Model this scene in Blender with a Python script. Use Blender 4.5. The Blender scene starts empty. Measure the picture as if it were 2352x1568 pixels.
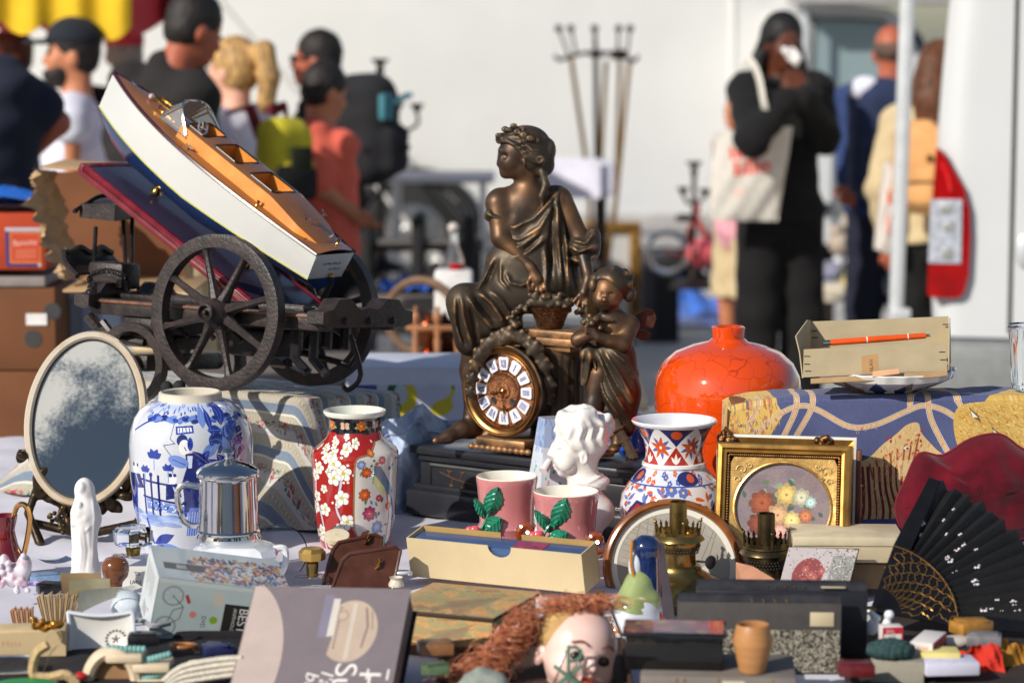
import bpy,bmesh,math,random
import numpy as np
from mathutils import Vector,Matrix
rnd=random.Random(7)
npr=np.random.RandomState(5)
scn=bpy.context.scene
col=scn.collection
rad=math.radians
PI=math.pi
#camera, world, sun, exposure
F,CX,CY,CAMZ=5788.0,1176.0,784.0,1.58
TH=math.atan(701/F)
cam=bpy.data.cameras.new('camera')
cam.lens=36*F/2352
cam.sensor_width=36
cam.clip_end=500
cam.dof.use_dof=True
cam.dof.focus_distance=4.2
cam.dof.aperture_fstop=3.7
camo=bpy.data.objects.new('camera',cam)
col.objects.link(camo)
camo.location=(0,0,CAMZ)
camo.rotation_euler=(PI/2-TH,0,0)
scn.camera=camo
SUN_EL,SUN_AZ=31.0,47.0
sd=Vector((-math.sin(rad(SUN_AZ))*math.cos(rad(SUN_EL)),-math.cos(rad(SUN_AZ))*math.cos(rad(SUN_EL)),math.sin(rad(SUN_EL))))
world=bpy.data.worlds.new('World')
scn.world=world
world.use_nodes=True
wn=world.node_tree
bg=wn.nodes['Background']
sky=wn.nodes.new('ShaderNodeTexSky')
sky.sky_type='NISHITA'
sky.sun_disc=False
sky.sun_elevation=rad(SUN_EL)
sky.sun_rotation=math.atan2(sd.x,sd.y)
wn.links.new(sky.outputs[0],bg.inputs[0])
bg.inputs[1].default_value=0.085
sun=bpy.data.lights.new('sun','SUN')
sun.energy=4.0
sun.angle=rad(0.5)
sun.color=(1.0,0.945,0.855)
suno=bpy.data.objects.new('sun',sun)
col.objects.link(suno)
suno.location=sd*20
suno.rotation_euler=(-sd).to_track_quat('-Z','Y').to_euler()
scn.view_settings.view_transform='Standard'
scn.view_settings.look='None'
scn.view_settings.gamma=1
scn.view_settings.exposure=0.12
try:
 scn.cycles.use_denoising=True
except Exception:
 pass
#geometry of the view: points at a real depth
def ray(px,py):
 dx,dy=(px-CX)/F,(CY-py)/F
 return Vector((dx,math.cos(TH)+dy*math.sin(TH),-math.sin(TH)+dy*math.cos(TH)))
def W(px,py,Y):
 r=ray(px,py)
 return Vector((0,0,CAMZ))+r*(Y/r.y)
def Wz(px,py,z):
 r=ray(px,py)
 return Vector((0,0,CAMZ))+r*((z-CAMZ)/r.z)
def kk(py,Y):
 return Y/ray(CX,py).y/F
TABLE=0.70
def proj(p):
 q=Vector(p)-Vector((0,0,CAMZ))
 f=q.y*math.cos(TH)-q.z*math.sin(TH)
 u=q.y*math.sin(TH)+q.z*math.cos(TH)
 return(CX+F*q.x/f,CY-F*u/f)
class G:
 """local frame of a thing whose origin is seen at (px, py) at depth Y"""
 def __init__(s,px,py,Y):
  s.o=W(px,py,Y);s.k=kk(py,Y);s.Y=Y
 def p(s,px,py,d=0):
  return W(px,py,s.Y+d*s.k)-s.o
 def v(s,px,py,d=0):
  return tuple(s.p(px,py,d))
def solve_frame(c0,cu,cd,cb,Y):
 """three picture edges of a box corner -> orthogonal edge vectors in the place"""
 k=kk(c0[1],Y)
 u=Vector(((cu[0]-c0[0])*k,0,(c0[1]-cu[1])*k))
 d=Vector(((cd[0]-c0[0])*k,0,(c0[1]-cd[1])*k))
 b=Vector(((cb[0]-c0[0])*k,0,(c0[1]-cb[1])*k))
 ud,ub,db=-u.dot(d),-u.dot(b),-d.dot(b)
 eb=math.sqrt(max(1e-7,abs(ub*db/(ud if abs(ud)>1e-9 else 1e-9))))
 u.y,d.y,b.y=ub/eb,db/eb,eb
 th=TH
 def w(q):return Vector((q.x,q.y*math.cos(th)+q.z*math.sin(th),-q.y*math.sin(th)+q.z*math.cos(th)))
 u,d,b=w(u),w(d),w(b)
 un=u.normalized();dn=(d-un*d.dot(un)).normalized()
 bn=un.cross(dn);bn=bn if bn.dot(b)>0 else-bn
 return W(c0[0],c0[1],Y),un*u.length,dn*d.length,bn*b.length
#colour and materials
def lin(c):
 return tuple((x/12.92 if x<=.04045 else((x+.055)/1.055)**2.4)for x in c)
def S(r,g,b):
 return lin((r/255,g/255,b/255))
MATS={}
def mat(name,c=None,rough=.5,metal=0.,var=.12,scale=25.,bump=0.,bscale=150.,coat=0.,c2=None,c2amt=.5,sheen=0.,trans=0.,ior=1.45,spec=.5,wear=None,sss=0.,alpha=1.,coords='Object',stretch=None,rvar=.1):
 if name in MATS:return MATS[name]
 m=bpy.data.materials.new(name);m.use_nodes=True
 nt=m.node_tree;N=nt.nodes;L=nt.links
 b=N['Principled BSDF']
 tc=N.new('ShaderNodeTexCoord')
 src=tc.outputs[coords]
 if stretch:
  mp=N.new('ShaderNodeMapping');mp.inputs['Scale'].default_value=stretch
  L.new(src,mp.inputs[0]);src=mp.outputs[0]
 nz=N.new('ShaderNodeTexNoise');nz.inputs['Scale'].default_value=scale;nz.inputs['Detail'].default_value=6
 L.new(src,nz.inputs['Vector'])
 rp=N.new('ShaderNodeValToRGB')
 lo=c2 if c2 else tuple(x*(1-var)for x in c)
 hi=c if c2 else tuple(min(1,x*(1+var))for x in c)
 w=.18
 rp.color_ramp.elements[0].position=max(0,c2amt-w);rp.color_ramp.elements[0].color=(*lo,1)
 rp.color_ramp.elements[1].position=min(1,c2amt+w);rp.color_ramp.elements[1].color=(*hi,1)
 L.new(nz.outputs['Fac'],rp.inputs[0])
 out=rp.outputs[0]
 if wear:
  ge=N.new('ShaderNodeNewGeometry')
  r2=N.new('ShaderNodeValToRGB')
  r2.color_ramp.elements[0].position=wear[1];r2.color_ramp.elements[1].position=wear[1]+wear[2]
  n2=N.new('ShaderNodeTexNoise');n2.inputs['Scale'].default_value=scale*2.3;n2.inputs['Detail'].default_value=5
  L.new(src,n2.inputs['Vector'])
  ad=N.new('ShaderNodeMath');ad.operation='MULTIPLY_ADD';ad.inputs[1].default_value=.22;
  L.new(n2.outputs['Fac'],ad.inputs[0]);L.new(ge.outputs['Pointiness'],ad.inputs[2])
  sb=N.new('ShaderNodeMath');sb.operation='SUBTRACT';sb.inputs[1].default_value=.11
  L.new(ad.outputs[0],sb.inputs[0]);L.new(sb.outputs[0],r2.inputs[0])
  mx=N.new('ShaderNodeMix');mx.data_type='RGBA'
  L.new(r2.outputs[0],mx.inputs[0]);L.new(out,mx.inputs[6]);mx.inputs[7].default_value=(*wear[0],1)
  out=mx.outputs[2]
 L.new(out,b.inputs['Base Color'])
 if rvar and rough>.03:
  mr=N.new('ShaderNodeMapRange');mr.inputs[3].default_value=max(0,rough-rvar);mr.inputs[4].default_value=min(1,rough+rvar)
  L.new(nz.outputs['Fac'],mr.inputs[0]);L.new(mr.outputs[0],b.inputs['Roughness'])
 else:b.inputs['Roughness'].default_value=rough
 b.inputs['Metallic'].default_value=metal
 b.inputs['Coat Weight'].default_value=coat
 b.inputs['Coat Roughness'].default_value=.05
 b.inputs['Sheen Weight'].default_value=sheen
 b.inputs['Specular IOR Level'].default_value=spec
 b.inputs['Transmission Weight'].default_value=trans
 b.inputs['IOR'].default_value=ior
 b.inputs['Alpha'].default_value=alpha
 if sss:
  b.inputs['Subsurface Weight'].default_value=sss;b.inputs['Subsurface Radius'].default_value=(.01,.004,.002)
 if bump:
  nb=N.new('ShaderNodeTexNoise');nb.inputs['Scale'].default_value=bscale;nb.inputs['Detail'].default_value=4
  L.new(src,nb.inputs['Vector'])
  bp=N.new('ShaderNodeBump');bp.inputs['Strength'].default_value=bump;bp.inputs['Distance'].default_value=.004
  L.new(nb.outputs['Fac'],bp.inputs['Height']);L.new(bp.outputs[0],b.inputs['Normal'])
 MATS[name]=m
 return m
def mat_img(name,img,rough=.4,coat=0.,metal=0.,bump=0.,bscale=200.,var=.1,scale=30,sheen=0.):
 m=bpy.data.materials.new(name);m.use_nodes=True
 nt=m.node_tree;N=nt.nodes;L=nt.links
 b=N['Principled BSDF']
 t=N.new('ShaderNodeTexImage');t.image=img;t.extension='EXTEND'
 uv=N.new('ShaderNodeTexCoord');L.new(uv.outputs['UV'],t.inputs[0])
 nz=N.new('ShaderNodeTexNoise');nz.inputs['Scale'].default_value=scale;nz.inputs['Detail'].default_value=5
 L.new(uv.outputs['Object'],nz.inputs['Vector'])
 mr=N.new('ShaderNodeMapRange');mr.inputs[3].default_value=1-var*1.6;mr.inputs[4].default_value=1+var
 L.new(nz.outputs['Fac'],mr.inputs[0])
 mx=N.new('ShaderNodeMix');mx.data_type='RGBA';mx.blend_type='MULTIPLY';mx.inputs[0].default_value=1
 L.new(t.outputs[0],mx.inputs[6]);L.new(mr.outputs[0],mx.inputs[7]);L.new(mx.outputs[2],b.inputs['Base Color'])
 b.inputs['Roughness'].default_value=rough;b.inputs['Coat Weight'].default_value=coat;b.inputs['Coat Roughness'].default_value=.04
 b.inputs['Metallic'].default_value=metal;b.inputs['Sheen Weight'].default_value=sheen
 if bump:
  nb=N.new('ShaderNodeTexNoise');nb.inputs['Scale'].default_value=bscale;nb.inputs['Detail'].default_value=4
  L.new(uv.outputs['Object'],nb.inputs['Vector'])
  bp=N.new('ShaderNodeBump');bp.inputs['Strength'].default_value=bump;bp.inputs['Distance'].default_value=.004
  L.new(nb.outputs['Fac'],bp.inputs['Height']);L.new(bp.outputs[0],b.inputs['Normal'])
 return m
def glass(name,c=(.95,.97,.97),rough=.02):
 if name in MATS:return MATS[name]
 m=mat(name,c,rough=rough,trans=1.,var=.01,rvar=0)
 return m
#things
def thing(name,label,cat,loc=(0,0,0),rz=0.,group=None):
 o=bpy.data.objects.new(name,None);o.empty_display_size=.05
 col.objects.link(o);o.location=loc;o.rotation_euler=(0,0,rz)
 return tag(o,label,cat,group)
def tag(o,label,cat,group=None):
 o['label']=label;o['category']=cat
 if group:o['group']=group
 return o
def structure(o):
 o['kind']='structure';return o
def dup(root,loc,rz=None,label=None,group=None):
 r=root.copy();col.objects.link(r);r.location=loc
 if rz is not None:r.rotation_euler=(0,0,rz)
 if label:r['label']=label
 if group:r['group']=group
 for ch in list(root.children):
  c=ch.copy();col.objects.link(c);c.parent=r
  for g in ch.children:
   d=g.copy();col.objects.link(d);d.parent=c
 return r
#mesh builder
class MB:
 def __init__(s):
  s.v=[];s.f=[];s.m=[];s.uv=[]
 def add(s,vs,fs,mi=0,uv=None):
  o=len(s.v)
  s.v.extend([tuple(p)for p in vs])
  s.uv.extend(uv if uv is not None else[(0,0)]*len(vs))
  for f in fs:
   s.f.append(tuple(i+o for i in f));s.m.append(mi)
  return s
 def box(s,c,size,bev=0.,R=None,mi=0):
  bm=bmesh.new();bmesh.ops.create_cube(bm,size=1)
  for v in bm.verts:v.co=Vector((v.co.x*size[0],v.co.y*size[1],v.co.z*size[2]))
  if bev:bmesh.ops.bevel(bm,geom=list(bm.edges),offset=bev,segments=2,profile=.5,affect='EDGES')
  return s.bm(bm,c,R,mi)
 def bm(s,bm,c=(0,0,0),R=None,mi=0):
  bm.verts.ensure_lookup_table();c=Vector(c)
  vs=[(R@v.co if R else v.co)+c for v in bm.verts]
  for i,v in enumerate(bm.verts):v.index=i
  fs=[[v.index for v in f.verts]for f in bm.faces]
  bm.free()
  return s.add(vs,fs,mi)
 def obox(s,c0,u,d,b,bev=0.,mi=0):
  """box from a corner and three edge vectors"""
  un,dn,bn=u.normalized(),d.normalized(),b.normalized()
  R=Matrix((un,dn,bn)).transposed()
  if R.determinant()<0:
   R=Matrix((un,dn,-bn)).transposed()
  return s.box(c0+(u+d+b)/2,(u.length,d.length,b.length),bev,R,mi)
 def tube(s,path,r,n=8,closed=False,mi=0,caps=True,flat=1.0):
  P=[Vector(p)for p in path];m=len(P)
  R=r if isinstance(r,(list,tuple))else[r]*m
  vs=[];up=Vector((.13,.27,.95)).normalized();prev=None
  for i,p in enumerate(P):
   if closed:t=P[(i+1)%m]-P[i-1]
   else:t=P[min(i+1,m-1)]-P[max(i-1,0)]
   t=t.normalized()if t.length>1e-9 else Vector((0,0,1))
   a=(prev if prev else up)
   x=a-t*a.dot(t)
   if x.length<1e-4:x=Vector((1,0,0))-t*t.x
   x.normalize();prev=x;y=t.cross(x)
   for j in range(n):
    g=2*PI*j/n
    vs.append(p+(x*math.cos(g)+y*math.sin(g)*flat)*R[i])
  fs=[]
  for i in range(m if closed else m-1):
   for j in range(n):
    a=i*n+j;b2=i*n+(j+1)%n;q=((i+1)%m)*n
    fs.append((a,b2,q+(j+1)%n,q+j))
  if caps and not closed:
   fs.append(tuple(range(n-1,-1,-1)));fs.append(tuple((m-1)*n+j for j in range(n)))
  return s.add(vs,fs,mi)
 def ring(s,c,r,t,axis=(0,0,1),n=32,m=8,mi=0,ry=None):
  ax=Vector(axis).normalized();x=ax.orthogonal().normalized()if abs(ax.z)<.99 else Vector((1,0,0))
  if abs(ax.z)<.99:x=Vector((0,0,1)).cross(ax).normalized()
  y=ax.cross(x);c=Vector(c);ry=ry or r
  return s.tube([c+x*math.cos(2*PI*i/n)*r+y*math.sin(2*PI*i/n)*ry for i in range(n)],t,m,True,mi)
 def lathe(s,prof,n=32,c=(0,0,0),R=None,mi=0,uvr=(0,1),wob=None,caps=False,sq=None,vmode='len'):
  c=Vector(c);vs=[];uv=[];L=[0]
  for i in range(1,len(prof)):L.append(L[-1]+math.hypot(prof[i][0]-prof[i-1][0],prof[i][1]-prof[i-1][1]))
  for i,(r,z)in enumerate(prof):
   for j in range(n+1):
    g=2*PI*j/n-PI/2-PI
    rr=r*(wob(g,i)if wob else 1)
    q=Vector((rr*math.cos(g),rr*math.sin(g),z))
    vs.append((R@q if R else q)+c)
    v=L[i]/max(L[-1],1e-9)if vmode=='len' else(z-prof[0][1])/((prof[-1][1]-prof[0][1])or 1e-9)
    uv.append((j/n,uvr[0]+(uvr[1]-uvr[0])*v))
  fs=[]
  for i in range(len(prof)-1):
   for j in range(n):
    a=i*(n+1)+j
    fs.append((a,a+1,a+n+2,a+n+1))
  s.add(vs,fs,mi,uv)
  if caps:
   o=len(s.v)-len(vs)
   s.f.append(tuple(o+j for j in range(n-1,-1,-1)));s.m.append(mi)
   q=o+(len(prof)-1)*(n+1)
   s.f.append(tuple(q+j for j in range(n)));s.m.append(mi)
  return s
 def ball(s,c,r,n=12,m=8,R=None,mi=0):
  if not isinstance(r,(list,tuple)):r=(r,r,r)
  bm=bmesh.new();bmesh.ops.create_uvsphere(bm,u_segments=n,v_segments=m,radius=1)
  for v in bm.verts:v.co=Vector((v.co.x*r[0],v.co.y*r[1],v.co.z*r[2]))
  return s.bm(bm,c,R,mi)
 def grid(s,fn,nu,nv,mi=0,uvf=None,flip=False):
  vs=[];uv=[]
  for j in range(nv+1):
   for i in range(nu+1):
    u,v=i/nu,j/nv
    vs.append(fn(u,v));uv.append(uvf(u,v)if uvf else(u,v))
  fs=[]
  for j in range(nv):
   for i in range(nu):
    a=j*(nu+1)+i
    q=(a,a+1,a+nu+2,a+nu+1)
    fs.append(q[::-1]if flip else q)
  return s.add(vs,fs,mi,uv)
 def prism(s,poly,o,x,y,z,mi=0,uv=False,mid=None):
  """polygon in the plane (o, x, y) pushed along z"""
  o,x,y,z=Vector(o),Vector(x),Vector(y),Vector(z)
  n=len(poly)
  a=[o+x*p[0]+y*p[1]for p in poly];b=[q+z for q in a]
  xs=[p[0]for p in poly];ys=[p[1]for p in poly]
  dx=max(xs)-min(xs)or 1;dy=max(ys)-min(ys)or 1
  U=[((p[0]-min(xs))/dx,(p[1]-min(ys))/dy)for p in poly]
  s.add(a+b,[tuple(range(n))],mi,U+U)
  o2=len(s.v)-2*n
  s.f.append(tuple(o2+n+i for i in range(n-1,-1,-1)));s.m.append(mi)
  for i in range(n):
   j=(i+1)%n
   s.f.append((o2+i,o2+n+i,o2+n+j,o2+j));s.m.append(mi if mid is None else mid)
  return s
 def mesh(s,name,ang=40,smooth=True):
  me=bpy.data.meshes.new(name)
  me.from_pydata(s.v,[],s.f)
  ul=me.uv_layers.new(name='UVMap')
  li=np.zeros(len(me.loops),dtype=np.int32);me.loops.foreach_get('vertex_index',li)
  ul.data.foreach_set('uv',np.array(s.uv,dtype=np.float32)[li].ravel())
  me.polygons.foreach_set('material_index',s.m)
  bm=bmesh.new();bm.from_mesh(me)
  bmesh.ops.recalc_face_normals(bm,faces=bm.faces);bm.to_mesh(me);bm.free()
  if smooth:
   me.polygons.foreach_set('use_smooth',[True]*len(me.polygons))
   me.set_sharp_from_angle(angle=rad(ang))
  return me
 def build(s,name,mats,parent=None,loc=None,ang=40,smooth=True,rz=0.):
  me=s.mesh(name,ang,smooth)
  for m in(mats if isinstance(mats,(list,tuple))else[mats]):me.materials.append(m)
  o=bpy.data.objects.new(name,me);col.objects.link(o)
  if parent:o.parent=parent
  if loc is not None:o.location=loc
  if rz:o.rotation_euler=(0,0,rz)
  return o
#smooth solids: signed distance field -> one continuous mesh
class SDF:
 def __init__(s,lo,hi,h):
  s.lo=np.array(lo,float);s.h=h
  s.n=np.ceil((np.array(hi,float)-s.lo)/h).astype(int)+1
  s.ax=[s.lo[i]+h*np.arange(s.n[i])for i in range(3)]
  s.f=np.full(tuple(s.n),1e3,dtype=np.float32)
 def blk(s,lo,hi):
  sl=[]
  for i in range(3):
   a=int(max(0,math.floor((lo[i]-s.lo[i])/s.h)));b=int(min(s.n[i],math.ceil((hi[i]-s.lo[i])/s.h)+1))
   if b<=a:return None,None
   sl.append(slice(a,b))
  return tuple(sl),np.meshgrid(*[s.ax[i][sl[i]]for i in range(3)],indexing='ij',sparse=True)
 def put(s,sl,d,k,sub=False):
  f=s.f[sl];d=d.astype(np.float32)
  if sub:
   d=-d;hh=np.maximum(k-np.abs(f-d),0)/max(k,1e-9)
   s.f[sl]=np.maximum(f,d)+hh*hh*k*.25
  else:
   hh=np.maximum(k-np.abs(f-d),0)/max(k,1e-9)
   s.f[sl]=np.minimum(f,d)-hh*hh*k*.25
 def cap(s,a,b,ra,rb=None,k=.01,sub=False,sc=(1,1,1)):
  a=np.array(a,float);b=np.array(b,float);rb=ra if rb is None else rb
  m=max(ra,rb)*max(1,1/min(sc))+k+3*s.h
  sl,g=s.blk(np.minimum(a,b)-m,np.maximum(a,b)+m)
  if sl is None:return s
  ab=b-a;L=float(ab@ab)+1e-12
  p=[g[i]-a[i]for i in range(3)]
  t=np.clip((p[0]*ab[0]+p[1]*ab[1]+p[2]*ab[2])/L,0,1)
  d=np.sqrt(sum(((p[i]-t*ab[i])*sc[i])**2 for i in range(3)))-(ra+(rb-ra)*t)
  s.put(sl,d,k,sub);return s
 def chain(s,pts,rs,k=.01,sub=False):
  if not isinstance(rs,(list,tuple)):rs=[rs]*len(pts)
  for i in range(len(pts)-1):s.cap(pts[i],pts[i+1],rs[i],rs[i+1],k,sub)
  return s
 def ell(s,c,r,k=.01,R=None,sub=False):
  c=np.array(c,float);r=np.array(r,float)if isinstance(r,(list,tuple))else np.array([r]*3,float)
  m=r.max()+k+3*s.h
  sl,g=s.blk(c-m,c+m)
  if sl is None:return s
  p=[g[i]-c[i]for i in range(3)]
  if R is not None:
   Rm=np.array(R.transposed())
   p=[Rm[i][0]*p[0]+Rm[i][1]*p[1]+Rm[i][2]*p[2]for i in range(3)]
  k0=np.sqrt(sum((p[i]/r[i])**2 for i in range(3)));k1=np.sqrt(sum((p[i]/r[i]**2)**2 for i in range(3)))+1e-9
  s.put(sl,k0*(k0-1)/k1,k,sub);return s
 def box(s,c,hs,rr=.005,k=.01,R=None,sub=False):
  c=np.array(c,float);hs=np.array(hs,float);m=np.linalg.norm(hs)+rr+k+3*s.h
  sl,g=s.blk(c-m,c+m)
  if sl is None:return s
  p=[g[i]-c[i]for i in range(3)]
  if R is not None:
   Rm=np.array(R.transposed());p=[Rm[i][0]*p[0]+Rm[i][1]*p[1]+Rm[i][2]*p[2]for i in range(3)]
  q=[np.abs(p[i])-hs[i]+rr for i in range(3)]
  d=np.sqrt(sum(np.maximum(x,0)**2 for x in q))+np.minimum(np.maximum(np.maximum(q[0],q[1]),q[2]),0)-rr
  s.put(sl,d,k,sub);return s
 def half(s,c,n,k=.002):
  """keep what lies behind the plane (c, n)"""
  n=np.array(n,float)/np.linalg.norm(n)
  d=sum((np.reshape(s.ax[i],[-1 if j==i else 1 for j in range(3)])-c[i])*n[i]for i in range(3))
  s.f=np.maximum(s.f,np.broadcast_to(d,s.f.shape)).astype(np.float32);return s
 def fold(s,pts,w,amp,ymax=1e9,ymin=-1e9):
  """ridge (amp > 0) or furrow along a line seen from the front"""
  P=[np.array((p[0],p[2]),float)for p in pts]
  lo=np.min(P,0)-3*w;hi=np.max(P,0)+3*w
  sl,g=s.blk((lo[0],max(ymin,s.lo[1]),lo[1]),(hi[0],min(ymax,s.ax[1][-1]),hi[1]))
  if sl is None:return s
  d=np.full(np.broadcast(g[0],g[2]).shape,1e9)
  tot=sum(np.linalg.norm(P[i+1]-P[i])for i in range(len(P)-1))+1e-9;acc=0;fade=np.ones_like(d)
  for i in range(len(P)-1):
   ab=P[i+1]-P[i];L=ab@ab+1e-12
   t=np.clip(((g[0]-P[i][0])*ab[0]+(g[2]-P[i][1])*ab[1])/L,0,1)
   dd=np.hypot(g[0]-P[i][0]-t*ab[0],g[2]-P[i][1]-t*ab[1])
   al=(acc+t*math.sqrt(L))/tot;acc+=math.sqrt(L)
   fade=np.where(dd<d,np.minimum(1,np.minimum(al,1-al)*5+.15),fade);d=np.minimum(d,dd)
  s.f[sl]-=(amp*np.exp(-(d/w)**2)*fade).astype(np.float32);return s
 def wave(s,fn,lo=None,hi=None):
  sl,g=s.blk(lo if lo is not None else s.lo,hi if hi is not None else[s.ax[i][-1]for i in range(3)])
  if sl is not None:s.f[sl]+=np.broadcast_to(fn(*g),s.f[sl].shape).astype(np.float32)
  return s
 def verts(s):
  f=s.f;sg=f<0
  A=sg[:-1,:-1,:-1]
  offs=[(i,j,k)for i in(0,1)for j in(0,1)for k in(0,1)]
  def sh(a,o):return a[o[0]:a.shape[0]-1+o[0],o[1]:a.shape[1]-1+o[1],o[2]:a.shape[2]-1+o[2]]
  cnt=np.zeros(A.shape,np.uint8)
  for o in offs:cnt+=sh(sg,o)
  mk=(cnt>0)&(cnt<8)
  I=np.argwhere(mk)
  idx=np.full(A.shape,-1,np.int32);idx[mk]=np.arange(len(I))
  pos=np.zeros((len(I),3));c=np.zeros(len(I))
  cv={o:f[I[:,0]+o[0],I[:,1]+o[1],I[:,2]+o[2]]for o in offs}
  for o in offs:
   for ax in range(3):
    if o[ax]:continue
    o2=tuple(1 if q==ax else o[q]for q in range(3))
    a,b=cv[o],cv[o2]
    x=(a<0)!=(b<0)
    t=np.where(x,a/np.where(x,a-b,1),0)
    t=np.clip(t,0,1)
    e=np.tile(np.array(o,float),(len(I),1));e[:,ax]+=t
    pos[x]+=e[x];c[x]+=1
  V=s.lo+s.h*(I+pos/c[:,None])
  Fs=[]
  for ax in range(3):
   u,v=(ax+1)%3,(ax+2)%3
   a=np.take(sg,range(0,s.n[ax]-1),ax);b=np.take(sg,range(1,s.n[ax]),ax)
   E=np.argwhere(a!=b)
   E=E[(E[:,u]>0)&(E[:,v]>0)&(E[:,u]<s.n[u]-1)&(E[:,v]<s.n[v]-1)]
   ins=a[E[:,0],E[:,1],E[:,2]]
   q=[]
   for du,dv in((-1,-1),(0,-1),(0,0),(-1,0)):
    e=E.copy();e[:,u]+=du;e[:,v]+=dv
    q.append(idx[e[:,0],e[:,1],e[:,2]])
   q=np.stack(q,1);q[~ins]=q[~ins][:,::-1]
   Fs.append(q)
  return V,np.concatenate(Fs)
 def build(s,name,m,parent=None,loc=None,sm=2,keep=None):
  V,Q=s.verts()
  Q=Q[(Q>=0).all(1)]
  E=np.concatenate([Q[:,[0,1]],Q[:,[1,2]],Q[:,[2,3]],Q[:,[3,0]]])
  for _ in range(sm):
   acc=np.zeros_like(V);cn=np.zeros(len(V))
   for a,b in((0,1),(1,0)):
    for ax in range(3):acc[:,ax]+=np.bincount(E[:,b],V[E[:,a],ax],len(V))
    cn+=np.bincount(E[:,b],minlength=len(V))
   V=np.where(cn[:,None]>0,.5*V+.5*acc/np.maximum(cn,1)[:,None],V)
  me=bpy.data.meshes.new(name)
  me.vertices.add(len(V));me.vertices.foreach_set('co',V.astype(np.float32).ravel())
  me.loops.add(len(Q)*4);me.loops.foreach_set('vertex_index',Q.astype(np.int32).ravel())
  me.polygons.add(len(Q));me.polygons.foreach_set('loop_start',np.arange(0,len(Q)*4,4,dtype=np.int32))
  me.polygons.foreach_set('use_smooth',np.ones(len(Q),dtype=bool))
  me.update(calc_edges=True);me.validate()
  me.materials.append(m)
  o=bpy.data.objects.new(name,me);col.objects.link(o)
  if parent:o.parent=parent
  if loc is not None:o.location=loc
  return o
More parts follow.
